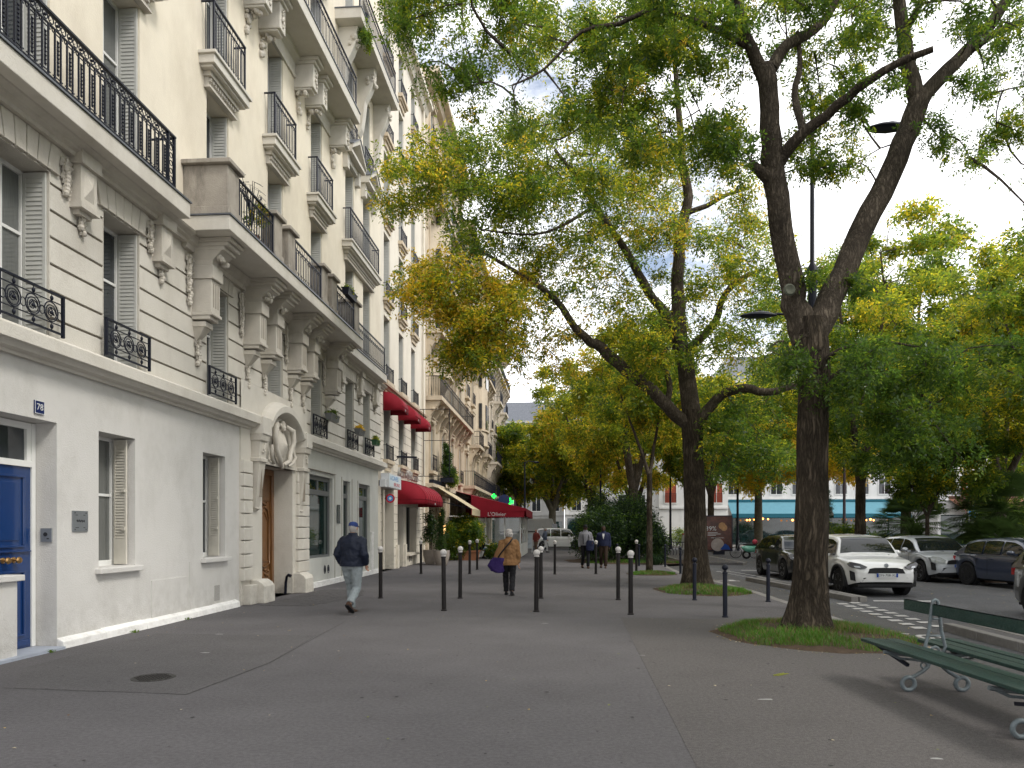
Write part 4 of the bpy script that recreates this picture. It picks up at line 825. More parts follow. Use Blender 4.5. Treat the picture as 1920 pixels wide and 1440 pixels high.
# ================================================================== FOLIAGE
def leaf_mesh(name, pts, n, k, leaf, rach, wts, parent=None, spread=None, droop=.5, kind=None, aspect=.42, wvar=None, mats=None):
    """n compound leaves of k leaflets scattered at pts (array of rows x,y,z,rx,ry,rz,shift); one joined mesh"""
    mats = mats or LEAF; pts = np.asarray(pts, float)
    idx = RNG.integers(0, len(pts), n); P = pts[idx]
    d = RNG.normal(size=(n, 3)); d /= np.linalg.norm(d, axis=1)[:, None]; r = RNG.random(n)**.55
    c = P[:, :3]+d*r[:, None]*P[:, 3:6]
    ax = RNG.normal(size=(n, 3)); ax[:, 2] -= droop; ax += d*.6; ax /= np.linalg.norm(ax, axis=1)[:, None]
    up = np.array([0, 0, 1.])+RNG.normal(size=(n, 3))*.45; sd = np.cross(ax, up); sd /= np.linalg.norm(sd, axis=1)[:, None]+1e-9
    nm = np.cross(sd, ax)
    rl = rach*(.6+.7*RNG.random(n)); lf = leaf*(.7+.6*RNG.random(n))
    V = np.empty((n, k, 4, 3)); half = max(1, (k-1)//2)
    for j in range(k):
        if j == k-1: t = np.ones(n); side = np.zeros(n)
        else: t = np.full(n, .15+.8*(j//2)/max(1, half)); side = np.full(n, 1. if j % 2 else -1.)
        base = c+ax*(rl*(t-.5))[:, None]-nm*(.25*rl*t*t)[:, None]
        ld = ax*np.where(side == 0, 1., .45)[:, None]+sd*side[:, None]*.9+RNG.normal(size=(n, 3))*.22-np.array([0, 0, .18])
        ld /= np.linalg.norm(ld, axis=1)[:, None]
        w = np.cross(ld, nm+RNG.normal(size=(n, 3))*.45); w /= np.linalg.norm(w, axis=1)[:, None]+1e-9
        L_ = lf*(.8+.4*RNG.random(n)); W = L_*aspect*.5
        V[:, j, 0] = base; V[:, j, 1] = base+ld*(L_*.45)[:, None]+w*W[:, None]; V[:, j, 2] = base+ld*L_[:, None]-nm*(L_*.12)[:, None]; V[:, j, 3] = base+ld*(L_*.45)[:, None]-w*W[:, None]
    nv = n*k*4; me = bpy.data.meshes.new(name); me.vertices.add(nv); me.vertices.foreach_set('co', V.reshape(-1))
    nf = n*k; me.loops.add(nv); me.loops.foreach_set('vertex_index', np.arange(nv, dtype=np.int32)); me.polygons.add(nf)
    me.polygons.foreach_set('loop_start', np.arange(0, nv, 4, dtype=np.int32)); me.polygons.foreach_set('loop_total', np.full(nf, 4, dtype=np.int32))
    cw = np.cumsum(np.asarray(wts)/np.sum(wts)); sh = P[:, 6] if P.shape[1] > 6 else np.zeros(n)
    u = np.clip(RNG.random(n)*.75+sh+.125, 0, .999); mi = np.searchsorted(cw, u)
    mi = np.clip(np.repeat(mi, k)+RNG.choice([0, 0, 0, 0, 1, -1], nf), 0, len(mats)-1).astype(np.int32)
    for m in mats: me.materials.append(m)
    me.polygons.foreach_set('material_index', mi); me.update(); me.validate()
    o = newobj(name, me, parent)
    if kind: o['kind'] = kind
    return o
def foliage_ball(name, parent, c, r, n, leaf, wts, k=5, mats=None, sub=14, aspect=.42):
    pts = []
    for i in range(sub):
        d = Vector((random.gauss(0, 1), random.gauss(0, 1), random.gauss(0, 1))).normalized()*random.random()**.4
        pts.append((c[0]+d.x*r[0]*.8, c[1]+d.y*r[1]*.8, c[2]+d.z*r[2]*.8, r[0]*.4, r[1]*.4, r[2]*.4, random.gauss(0, .12)))
    return leaf_mesh(name, pts, n, k, leaf, leaf*2.2, wts, parent, mats=mats, aspect=aspect)
def limb_tube(mb, pts, n=10, sub=3, wob=.0):
    """pts: rows (x,y,z,r); smoothed Catmull-Rom tube"""
    P = [np.array(p, float) for p in pts]; out = []
    for i in range(len(P)-1):
        a = P[max(i-1, 0)]; b = P[i]; c = P[i+1]; d = P[min(i+2, len(P)-1)]
        for s in range(sub):
            t = s/sub; out.append(.5*((2*b)+(c-a)*t+(2*a-5*b+4*c-d)*t*t+(3*b-a-3*c+d)*t**3))
    out.append(P[-1])
    if wob:
        for k in range(1, len(out)-1): out[k][:3] += RNG.normal(size=3)*wob*out[k][3]
    mb.tube([tuple(o[:3]) for o in out], [max(.002, float(o[3])) for o in out], n); return out
def trunk_mesh(mb, pts, flare=1.0, n=28, ridges=.07):
    """lower trunk with root flare and ridged section"""
    out = []; P = [np.array(p, float) for p in pts]; z0 = P[0][2]
    S = []
    for i in range(len(P)-1):
        m = 10
        for s in range(m): S.append(P[i]+(P[i+1]-P[i])*s/m)
    S.append(P[-1]); rings = []; ph = [random.uniform(0, 6) for _ in range(6)]
    for q in S:
        h = q[2]-z0; fl = flare*math.exp(-h/.34); ring = []
        for j in range(n*2):
            a = PI*j/n
            lobes = .35*math.cos(5*a+ph[0])+.25*math.cos(3*a+ph[1])+.15*math.cos(8*a+ph[2])
            rr = q[3]*(1+fl*(.55+.45*lobes)+ridges*.45*(math.sin(11*a+ph[3]+h*.9)+.7*math.sin(17*a+ph[4]-h*1.3)+.5*math.sin(23*a+h*2.1))+.02*math.sin(h*5+a*2))
            ring.append((q[0]+rr*math.cos(a), q[1]+rr*math.sin(a), q[2]))
        rings.append(ring)
    mb.loft(rings)
def grow(mb, skel, targets, r_end=.006, rmax=.05, nseg=4):
    """twigs from the nearest existing wood to every leaf clump"""
    nodes = [np.array(p[:3]) for p in skel]; A = np.array(nodes); T_ = [np.array(t[:3]) for t in targets]
    T_.sort(key=lambda t: np.min(np.linalg.norm(A-t, axis=1)))
    A = list(A)
    for t in T_:
        M = np.array(A); d = np.linalg.norm(M-t, axis=1); i = int(np.argmin(d)); a = M[i]; L_ = d[i]
        if L_ < .12: continue
        mid = RNG.normal(size=3)*L_*.13+np.array([0, 0, L_*.10]); pts = []
        r0 = min(rmax, .007+.013*L_); 
        for k in range(nseg+1):
            s = k/nseg; p = a+(t-a)*s+mid*math.sin(PI*s); pts.append((*p, r0*(1-s)+r_end*s))
            if k: A.append(p)
        mb.tube([q[:3] for q in pts], [q[3] for q in pts], 4, cap=False)
def clumps(regions, rr=(.28, .5), flat=.75):
    """regions: (u0,v0,u1,v1,Y0,Y1,count,shift) -> ellipsoids at real places between the two depths"""
    out = []
    for (u0, v0, u1, v1, y0, y1, n, sh) in regions:
        for _ in range(n):
            p = at(random.uniform(u0, u1), random.uniform(v0, v1), random.uniform(y0, y1)); r = random.uniform(*rr)
            out.append((p.x, p.y, p.z, r*random.uniform(.8, 1.3), r*random.uniform(.8, 1.3), r*flat*random.uniform(.7, 1.1), sh+random.gauss(0, .11)))
    return out
def pix(lst, rs=1.0): return [(*at(u, v, Y), r*rs) for u, v, Y, r in lst]
def tree(name, label, group, base_pts, limbs, cl, nleaf, k, leaf, rach, wts, flare=.9, bm=None, ub=None, rmax=.05, tn=28, cat='tree', ridges=.07):
    b = Vector(base_pts[0][:3]); t = thing(name, label, cat, (b.x, b.y, 0), 0, group)
    off = np.array([b.x, b.y, 0]); sh = lambda ps: [(p[0]-off[0], p[1]-off[1], p[2], *p[3:]) for p in ps]
    m_ = MB(); trunk_mesh(m_, sh(base_pts), flare, tn, ridges); m_.build('trunk', bm or bark, t, 60)
    m_ = MB(); sk = []
    for l in limbs: sk += [tuple(o) for o in limb_tube(m_, sh(l), 14 if l[0][3] > .1 else 8, 3, .10)]
    m_.build('limb', ub or bark2, t, 60) if limbs else None
    m_ = MB(); C_ = sh(cl); grow(m_, sk or [sh(base_pts)[-1]], C_, rmax=rmax)
    if m_.v: m_.build('branch', ub or bark2, t, 60, kind='stuff')
    leaf_mesh('crown', C_, nleaf, k, leaf, rach, wts, t); return t
def P3(u, v, Y, r): return (*at(u, v, Y), r)

# ---- near tree
Y1 = 11.3
base = [(3.74, Y1, -.02, .235), (3.77, Y1, .6, .238), (3.80, Y1, 1.6, .232), (3.81, Y1+.0, 3.0, .222), P3(1527, 700, Y1, .222), P3(1520, 640, Y1, .25), P3(1515, 600, Y1, .25)]
J = (1515, 620)
limbs = [
 [P3(1515, 640, Y1, .24), P3(1497, 590, Y1, .20), P3(1483, 520, Y1-.1, .175), P3(1468, 430, Y1-.2, .165), P3(1452, 340, Y1-.3, .165), P3(1445, 270, Y1-.4, .15), P3(1440, 180, Y1-.5, .135), P3(1432, 130, Y1-.5, .14)],
 [P3(1432, 140, Y1-.5, .11), P3(1408, 90, Y1-.6, .085), P3(1385, 30, Y1-.8, .07), P3(1370, -60, Y1-1.0, .05), P3(1350, -200, Y1-1.2, .03)],
 [P3(1445, 130, Y1-.5, .10), P3(1475, 85, Y1-.4, .08), P3(1530, 55, Y1-.2, .07), P3(1580, -20, Y1, .05), P3(1630, -150, Y1+.2, .03)],
 [P3(1408, 90, Y1-.6, .05), P3(1330, 50, Y1-.8, .04), P3(1230, 20, Y1-1.0, .035), P3(1160, 45, Y1-1.2, .03), P3(1090, 60, Y1-1.3, .024), P3(1020, 130, Y1-1.3, .018), P3(960, 160, Y1-1.4, .012)],
 [P3(1515, 640, Y1, .24), P3(1545, 585, Y1, .20), P3(1580, 510, Y1+.1, .18), P3(1635, 400, Y1+.2, .175), P3(1680, 300, Y1+.3, .165), P3(1710, 220, Y1+.4, .16), P3(1728, 180, Y1+.4, .15)],
 [P3(1722, 190, Y1+.4, .13), P3(1703, 130, Y1+.4, .11), P3(1692, 50, Y1+.4, .10), P3(1680, -40, Y1+.4, .08), P3(1660, -200, Y1+.3, .05)],
 [P3(1722, 190, Y1+.4, .12), P3(1775, 130, Y1+.5, .11), P3(1830, 80, Y1+.7, .095), P3(1875, 20, Y1+.9, .09), P3(1930, -60, Y1+1.1, .06), P3(2010, -200, Y1+1.3, .04)],
 [P3(1815, 95, Y1+.6, .07), P3(1870, 60, Y1+.5, .055), P3(1930, 35, Y1+.4, .05), P3(2040, 0, Y1+.3, .035), P3(2160, -20, Y1+.2, .02)],
 [P3(1457, 310, Y1-.3, .10), P3(1490, 265, Y1-.5, .085), P3(1550, 215, Y1-.8, .07), P3(1610, 165, Y1-1.1, .062), P3(1680, 120, Y1-1.3, .05), P3(1750, 92, Y1-1.5, .04)],
 [P3(1505, 245, Y1-.6, .06), P3(1490, 180, Y1-.5, .05), P3(1500, 120, Y1-.4, .04), P3(1495, 60, Y1-.2, .03)],
 [P3(1450, 340, Y1-.3, .11), P3(1420, 318, Y1-.4, .075), P3(1408, 305, Y1-.4, .055)],
 [P3(1692, 60, Y1+.4, .06), P3(1720, 20, Y1+.2, .05), P3(1740, -50, Y1, .04)],
 [P3(1530, 690, Y1, .05), P3(1575, 655, Y1-.4, .028), P3(1640, 640, Y1-.8, .02), P3(1720, 650, Y1-1.2, .014)],
 [P3(1540, 720, Y1, .05), P3(1600, 690, Y1-.2, .03), P3(1680, 705, Y1-.4, .024), P3(1750, 760, Y1-.6, .016)],
 [P3(1500, 700, Y1, .03), P3(1470, 640, Y1-.3, .02), P3(1440, 655, Y1-.5, .012)],
]
cl1 = clumps([(740, -80, 1000, 60, 9.8, 12.5, 34, -.05), (770, 60, 880, 190, 9.8, 11.5, 9, -.1), (880, 20, 1180, 250, 9.5, 12.5, 42, -.02), (1180, -60, 1400, 130, 9.8, 12.8, 60, -.02), (1150, 130, 1395, 330, 9.8, 12.6, 34, .0),
 (1440, -60, 1620, 110, 9.8, 12.8, 26, -.05), (1480, 110, 1620, 330, 11.2, 13, 26, .03), (1600, -60, 1920, 60, 10, 13, 24, -.12), (1600, 60, 1740, 260, 10.0, 12.5, 9, -.1), (1800, 60, 1960, 300, 10.5, 12.8, 15, -.14), (1740, 230, 1900, 300, 10.5, 12.5, 5, -.14),
 (1450, 620, 1500, 760, 10.2, 11.0, 5, -.3), (1560, 650, 1620, 760, 10.4, 11.6, 6, -.3), (1590, 640, 1760, 790, 9.5, 11.6, 30, -.28), (1640, 760, 1800, 860, 9.6, 11.2, 15, -.25), (1760, 630, 1960, 740, 9.8, 11.6, 16, -.2), (1465, 480, 1620, 560, 10.5, 11.8, 4, -.25), (1340, 200, 1400, 330, 10, 11, 6, -.1)], (.22, .42))
cl1 += clumps([(800, -600, 1920, -80, 8, 14, 90, -.05), (1930, -500, 2300, 700, 9, 14, 70, -.1)], (.5, .8))
T1 = tree('street_tree', 'large near pagoda tree with a thick ridged forked trunk rising from the grassy pit', 'mature trees along the pavement', base, limbs, cl1, 24500, 9, .059, .21, [.24, .32, .27, .11, .045, .015], 1.55, rmax=.035, ridges=.055)
m_ = MB(); o_ = at(1476, 545, Y1-.27); m_.lathe([(.085, 0), (.092, .02), (.07, .045), (.045, .035), (.001, .022)], (0, 0, 0), 18, 'Y'); kn = m_.build('branch_scar', bark_g, T1, 50); kn.location = (o_.x-3.72, o_.y-Y1-.02, o_.z); kn.rotation_euler = (0, 0, R(180+8))

# ---- second tree
Y2 = 20.3; W2 = .82
base = [(3.70, Y2, -.02, .33), (3.69, Y2, .8, .32), (3.67, Y2, 2.0, .29), P3(1300, 860, Y2, .27), P3(1298, 800, Y2, .28), P3(1297, 770, Y2, .26)]
limbs = [
 [P3(1298, 790, Y2, .26), P3(1290, 710, Y2, .235), P3(1277, 650, Y2, .22), P3(1270, 590, Y2, .20), P3(1270, 520, Y2, .17), P3(1278, 430, Y2, .15), P3(1290, 370, Y2, .13), P3(1280, 310, Y2-.2, .11), P3(1275, 240, Y2-.3, .09), P3(1268, 150, Y2-.4, .07), P3(1255, 30, Y2-.5, .05)],
 [P3(1296, 800, Y2, .20), P3(1250, 762, Y2-.2, .17), P3(1205, 720, Y2-.5, .165), P3(1160, 685, Y2-.8, .155), P3(1128, 652, Y2-1.0, .14), P3(1105, 640, Y2-1.2, .12), P3(1080, 615, Y2-1.4, .10), P3(1040, 560, Y2-1.7, .08), P3(985, 520, Y2-2.0, .06), P3(900, 470, Y2-2.4, .035)],
 [P3(1252, 758, Y2-.2, .09), P3(1254, 715, Y2-.2, .08), P3(1240, 675, Y2-.2, .075), P3(1250, 655, Y2-.1, .065), P3(1265, 645, Y2, .055)],
 [P3(1305, 800, Y2, .20), P3(1325, 770, Y2-.1, .15), P3(1355, 740, Y2-.3, .135), P3(1395, 728, Y2-.5, .12), P3(1440, 736, Y2-.7, .10), P3(1490, 722, Y2-.9, .08), P3(1560, 700, Y2-1.1, .05)],
 [P3(1270, 620, Y2, .15), P3(1245, 585, Y2-.2, .13), P3(1215, 545, Y2-.4, .12), P3(1190, 500, Y2-.6, .11), P3(1160, 450, Y2-.8, .09), P3(1115, 385, Y2-1.0, .075), P3(1092, 345, Y2-1.1, .06), P3(1040, 280, Y2-1.4, .04)],
 [P3(1288, 655, Y2, .12), P3(1320, 630, Y2-.2, .11), P3(1342, 600, Y2-.3, .10), P3(1355, 560, Y2-.4, .085), P3(1385, 525, Y2-.5, .075), P3(1430, 505, Y2-.6, .05)],
 [P3(1288, 400, Y2, .08), P3(1325, 385, Y2-.1, .07), P3(1365, 365, Y2-.2, .055), P3(1410, 350, Y2-.3, .04)],
 [P3(1115, 385, Y2-1, .05), P3(1060, 420, Y2-1.5, .04), P3(1000, 440, Y2-2, .03), P3(900, 430, Y2-2.6, .02)],
]
cl2 = clumps([(850, 240, 1000, 470, 17, 21, 70, -.08), (960, 200, 1150, 420, 17, 22, 75, -.04), (1000, 420, 1150, 560, 17.5, 22, 30, .05), (960, 470, 1060, 600, 18, 21, 16, .15), (1130, 230, 1290, 430, 18, 22.5, 52, .08), (1160, 430, 1300, 620, 18, 22.5, 30, .05), (1300, 400, 1460, 560, 18, 22.5, 30, .08), (1310, 560, 1480, 720, 18, 22, 34, -.02), (1080, 560, 1250, 680, 18, 22, 20, .05),
 (760, 490, 880, 600, 16.8, 18.6, 36, .35), (840, 520, 980, 680, 16.8, 18.8, 60, .29), (830, 620, 920, 700, 17, 18.5, 12, .2), (725, 300, 850, 390, 17, 18.5, 24, .12), (760, 250, 830, 310, 17, 18.2, 5, .1),
 (960, 600, 1080, 720, 18.5, 21, 14, .22), (1000, 0, 1300, 220, 17, 22, 40, .05), (1330, 760, 1470, 900, 18.5, 21.5, 52, -.25), (1180, 640, 1290, 730, 18.5, 21.5, 12, .0), (1340, 330, 1420, 420, 18.5, 21, 10, .05)], (.38, .7))
cl2 += clumps([(900, -300, 1500, 0, 17, 23, 60, 0)], (.8, 1.2))
T2 = tree('street_tree', 'tall pagoda tree with a long bare limb reaching left, second in the row', 'mature trees along the pavement', base, limbs, cl2, 36000, 6, .088, .26, [.15, .26, .28, .18, .10, .03], .85, rmax=.045, ridges=.055)

# ---- slimmer trees further on
def simple_tree(name, label, group, x, y, r, hf, htop, spread, nl, k, leaf, wts, sh, nc=60, fork=3, bm=None, zlow=None, rr=(.6, 1.1), flare=.3, lean=0, cat='tree', lit=None, sq=1.0):
    base = [(x, y, -.02, r), (x+lean*.3, y, hf*.5, r*.88), (x+lean*.6, y, hf, r*.8)]
    limbs = []; z0 = zlow or hf+.6
    for i in range(fork):
        a = 2*PI*i/fork+random.uniform(-.5, .5)+.4; q = (x+lean*.6, y, hf-.1)
        e = spread*random.uniform(.4, .7); zt = hf+(htop-hf)*random.uniform(.6, .85)
        limbs.append([(*q, r*.7), (q[0]+math.cos(a)*e*.25, q[1]+math.sin(a)*e*.25, hf+(zt-hf)*.25, r*.5), (q[0]+math.cos(a)*e*.6, q[1]+math.sin(a)*e*.6, hf+(zt-hf)*.6, r*.33), (q[0]+math.cos(a)*e, q[1]+math.sin(a)*e, zt, r*.12)])
    cl = []
    for _ in range(nc):
        d = Vector((random.gauss(0, 1), random.gauss(0, 1), random.gauss(0, 1))).normalized()*random.random()**.38
        q = random.uniform(*rr); cz = (z0+htop)/2; h = (htop-z0)/2
        cl.append((x+lean+d.x*spread, y+d.y*spread*sq, cz+d.z*h, q, q, q*.7, sh+random.gauss(0, .13)))
    return tree(name, label, group, base, limbs, cl, nl, k, leaf, leaf*2.6, wts, flare, bm, bm, .05, 12, cat, .04)
G1 = 'mature trees along the pavement'
wy = [.09, .22, .29, .25, .12, .03]
simple_tree('street_tree', 'slim young street tree with a smooth forked stem in a small grass patch', G1, 3.13, 26.3, .115, 3.6, 8.6, 2.0, 6000, 5, .13, wy, .05, 42, 2, zlow=4.6, rr=(.5, .8))
simple_tree('street_tree', 'forked dark trunk rising from the shrubs behind the slim young tree', G1, 3.65, 37.6, .27, 3.4, 12.5, 4.6, 11000, 5, .17, wy, .08, 75, 3, zlow=4.4)
simple_tree('street_tree', 'street tree right of the shrubs with yellowing leaves', G1, 4.3, 47, .25, 3.6, 12, 4.6, 9000, 4, .22, wy, .12, 60, 3, zlow=4.4)
FARG = 'trees at the far end of the street'
simple_tree('street_tree', 'low spreading tree left of the white van at the street end', FARG, -1.0, 70, .42, 3.4, 10.5, 5.2, 9000, 4, .26, wy, .06, 60, 5, bark_pl, zlow=4.0)
simple_tree('street_tree', 'dull green tree behind the pharmacy cross at the street end', FARG, -4.4, 73, .34, 4.0, 13, 4.6, 9000, 4, .28, wy, -.02, 60, 5, bark_pl, zlow=4.4)
simple_tree('street_tree', 'tall yellow green tree in the middle of the view behind the crossing', FARG, 2.5, 66, .30, 4.2, 18.0, 5.8, 13000, 4, .28, wy, .10, 85, 4, zlow=4.4)
simple_tree('street_tree', 'yellow tinged tree over the far crossing', FARG, 6.0, 58, .28, 4, 16, 5.6, 13000, 4, .26, wy, .2, 80, 4, zlow=4.2)
simple_tree('street_tree', 'green tree above the red brick house', FARG, 10.5, 52, .26, 4, 12.5, 4.6, 10000, 4, .25, wy, .05, 66, 4, zlow=4.6)
SQG = 'trees in the fenced square'
simple_tree('square_tree', 'dark trunked tree forking low at the right edge of the square', SQG, 16.1, 24.5, .19, 2.9, 11.6, 4.2, 15000, 5, .14, wy, -.02, 105, 3, zlow=3.7, rr=(.6, .9))
simple_tree('square_tree', 'young leafy tree in the square above the white car', SQG, 14.6, 30, .09, 2.2, 6.2, 2.6, 7000, 6, .13, [.2, .4, .3, .08, .02, 0], -.02, 50, 3, zlow=2.5, rr=(.5, .8))
simple_tree('square_tree', 'broad dark green tree filling the square behind the near trunk', SQG, 13.6, 34, .26, 3.6, 14.6, 5.0, 16000, 5, .16, wy, -.08, 90, 4, zlow=3.9, rr=(.7, 1.1))
simple_tree('square_tree', 'tall tree in the square at the far right behind the palms', SQG, 21.5, 37, .26, 3.6, 16.4, 5.6, 16000, 5, .18, wy, -.02, 90, 4, zlow=3.9)
simple_tree('plane_tree', 'pale trunked plane tree with golden leaves behind the blue cafe awning lamp', SQG, 18.4, 52, .30, 5.0, 13, 4.8, 10000, 4, .24, [.03, .08, .15, .25, .35, .14], .2, 70, 3, bark_pl, zlow=4.6)
simple_tree('plane_tree', 'golden leaved plane tree left of the blue cafe awning', SQG, 14.6, 55, .32, 5.0, 12, 4.6, 9000, 4, .24, [.03, .08, .12, .25, .37, .15], .2, 66, 3, bark_pl, zlow=4.5)
simple_tree('plane_tree', 'plane tree with dull golden leaves by the parking sign', SQG, 28.0, 45, .34, 4.2, 11.0, 4.6, 8000, 4, .24, [.1, .15, .3, .25, .15, .05], .1, 60, 3, bark_pl, zlow=3.6)
simple_tree('square_tree', 'green tree at the right edge beyond the grey cars', SQG, 20.0, 27.5, .2, 3.2, 12.6, 4.4, 13000, 5, .15, wy, -.05, 90, 3, zlow=3.6, rr=(.6, 1))

simple_tree('square_tree', 'tallest tree at the back of the square, rising above the others', SQG, 18.6, 40.5, .3, 4, 18.5, 5.4, 13000, 4, .22, wy, .0, 85, 4, zlow=6)
BG = 'trees behind the viewpoint'
for i, (x, y, h_, sp) in enumerate(((4.0, 1.0, 12, 4.4), (3.8, -8, 13, 5), (3.9, -18, 13, 5), (15.5, 6, 12, 5), (16, -6, 12, 5), (15.8, 15.5, 12.5, 4.2))):
    simple_tree('street_tree', ('pavement tree just beside the viewpoint', 'pavement tree behind the viewpoint', 'second pavement tree behind the viewpoint', 'tree across the road level with the bench', 'tree across the road behind the viewpoint', 'tree in the square just outside the right edge')[i], BG, x, y, .24, 4.2, h_, sp, 4200, 4, .24, wy, 0, 50, 3, zlow=5.2 if i else 7.5)
# ================================================================== flower boxes on building 1
flower_box('grey flower box with dull green plants on the guard rail right of the portal', WX+.24, 20.0, 4.66, frameg, 260, [.4, .4, .2, 0, 0, 0], .75)
flower_box('grey flower box with small red flowers on a first floor guard rail', WX+.24, 22.75, 4.62, frameg, 120, [0, .1, .1, 0, .2, .6], .6)
tg = flower_box('green flower box with long grassy stems, rightmost first floor rail', WX+.24, 24.75, 4.52, mat('green_box_paint', (.05, .12, .06), .5), 220, [.1, .2, .3, .3, .1, .1], .5)
flower_box('black flower box on the bay balcony rail at its right end', WX+.95, 19.3, 7.9, iron, 260, [.2, .4, .3, .1, 0, 0], .8)
t = thing('potted_plant', 'tangled dark bare climbing plant rising above the bay balcony rail', 'plant', (WX+.5, 14.1, 7.17)); m_ = MB()
for i in range(26):
    a = random.uniform(0, 6.28); L_ = random.uniform(.3, .8); m_.tube([(0, 0, .5), (.06*math.cos(a), .1*math.sin(a), .9), (.15*math.cos(a), .35*math.sin(a), .9+L_*.6), (.2*math.cos(a+.5), .42*math.sin(a+.7), .85+L_*.7)], [.012, .009, .006, .004], 5)
m_.build('stems', iron, t); MB().lathe([(.12, 0), (.16, .3), (.17, .32)], n=14).build('pot', terra, t)
foliage_ball('leaves', t, (.1, 0, .75), (.25, .3, .3), 160, .05, [.3, .2, .1, .1, .1, .2])
t = thing('potted_plant', 'leafy potted plant hanging from the left end of the upper right balcony', 'plant', (WX+.75, 21.5, 17.0)); foliage_ball('leaves', t, (0, 0, -.35), (.3, .45, .5), 420, .07, [.35, .35, .2, .1, 0, 0]); MB().lathe([(.10, .02), (.14, .2)], n=12).build('pot', iron, t)

# ================================================================== BUILDING 2 : white, three bays, red awnings
B2 = thing('apartment_building', 'plain white ashlar apartment building with three window bays and red awnings', 'building', (0, 0, 0)); C0, C1 = 26.4, 34.7; X2 = WX-.02
C2 = [(26.9, 27.85), (29.4, 30.3), (31.85, 32.75)]; F2 = [(4.25, 6.7), (7.25, 9.75), (10.4, 12.9), (13.5, 16.0), (16.6, 19.0), (19.6, 21.5)]
ops = [(c, d, a, b) for a, b in F2 for c, d in C2]+[(26.65, 28.55, 0, 3.2), (29.2, 30.3, 0, 2.6), (30.85, 33.0, .55, 2.6)]
m_ = MB(); wall(m_, C0, C1, 0, 22.3, ops, X2, .42); m_.quad((X2, C0, 22.3), (X2, C1, 22.3), (X2-12, C1, 22.3), (X2-12, C0, 22.3)); m_.quad((X2, C1, 0), (X2-12, C1, 0), (X2-12, C1, 22.3), (X2, C1, 22.3)); m_.build('facade_wall', stone_b2, B2)
for fi, (a, b) in enumerate(F2):
    for c, d in C2:
        window(B2, c, d, a, b, X2, .42, 1, None, .66, lite=fi > 2)
        m_ = MB(); m_.box(-.01, .19, c-.12, d+.12, a-.14, a-.002); m_.box(-.01, .12, c-.04, d+.04, a-.24, a-.14); m_.box(-.01, .06, c+.02, d-.02, a-.42, a-.24); o = m_.build('window_sill', stone_b3, B2); o.location = (X2, 0, 0)
        m_ = MB(); X_ = .13; m_.box(X_-.018, X_+.018, c-.06, d+.06, a+.53, a+.56); m_.box(X_-.01, X_+.01, c-.04, d+.04, a+.05, a+.07); m_.box(X_-.01, X_+.01, c-.04, d+.04, a+.42, a+.435)
        for k in range(10):
            y = c-.04+(d-c+.08)*k/9; m_.box(X_-.008, X_+.008, y-.008, y+.008, a, a+.53)
        for y in (c-.05, d+.05): m_.box(X_-.018, X_+.018, y-.018, y+.018, a, a+.60); m_.box(0, X_, y-.01, y+.01, a+.53, a+.55)
        o = m_.build('guard_rail', iron, B2); o.location = (X2, 0, 0)
m_ = MB(); z = .5
while z < 7.0:
    if not (3.2 < z < 3.6):
        es = [C0]+[e for c, d in (C2 if z > 4.2 else [(26.65, 28.55), (29.2, 33.0)]) for e in (c, d)]+[C1]
        for a, b in zip(es[::2], es[1::2]): m_.box(X2+.0, X2+.006, a+.02, b-.02, z, z+.018)
    z += .34
m_.build('ashlar_joint', groove, B2)
m_ = MB(); m_.prismY([(X2-.01, 6.90), (X2+.10, 6.92), (X2+.13, 7.0), (X2+.2, 7.02), (X2+.2, 7.10), (X2-.01, 7.13)], C0+.02, C1); m_.build('string_cornice', mat('brown_stone_trim', (.36, .27, .20), .85, .1, 4), B2)
m_ = MB(); m_.prismY([(X2-.01, 21.7), (X2+.15, 21.75), (X2+.25, 22.0), (X2+.45, 22.05), (X2+.45, 22.25), (X2-.01, 22.35)], C0, C1+.2); m_.build('top_cornice', stone_b2, B2)
m_ = MB(); m_.tube([(X2+.1, 34.3, .1), (X2+.1, 34.3, 21.8)], .06, 8); m_.build('drain_pipe', stone_b2, B2, 50); m_ = MB(); m_.tube([(X2+.09, 26.52, .1), (X2+.09, 26.52, 3.1)], .04, 8); m_.build('drain_pipe', stone_b2, B2, 50)
# ground openings
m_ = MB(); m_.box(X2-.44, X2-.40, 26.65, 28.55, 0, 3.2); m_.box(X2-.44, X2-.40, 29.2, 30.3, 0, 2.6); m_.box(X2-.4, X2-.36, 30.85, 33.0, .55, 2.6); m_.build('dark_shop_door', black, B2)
m_ = MB(); m_.box(X2-.36, X2-.32, 30.85, 33.0, .55, .65); m_.box(X2-.36, X2-.32, 30.85, 30.95, .65, 2.6); m_.box(X2-.36, X2-.32, 32.9, 33.0, .65, 2.6); m_.build('shop_frame', frameg, B2)
m_ = MB(); m_.box(X2-.02, X2+.16, 30.8, 33.05, .44, .54); m_.box(X2-.02, X2+.09, 28.9, 29.15, 0, .95); m_.box(X2-.02, X2+.09, 30.35, 30.6, 0, .95); m_.build('stone_ledge', stone_b2, B2)
m_ = MB()
for y in (31.5, 31.8): m_.ring((X2+.004, y, .28), .07, .014, 'X', 12, 4, 1.7)
m_.build('oval_vent', iron, B2)
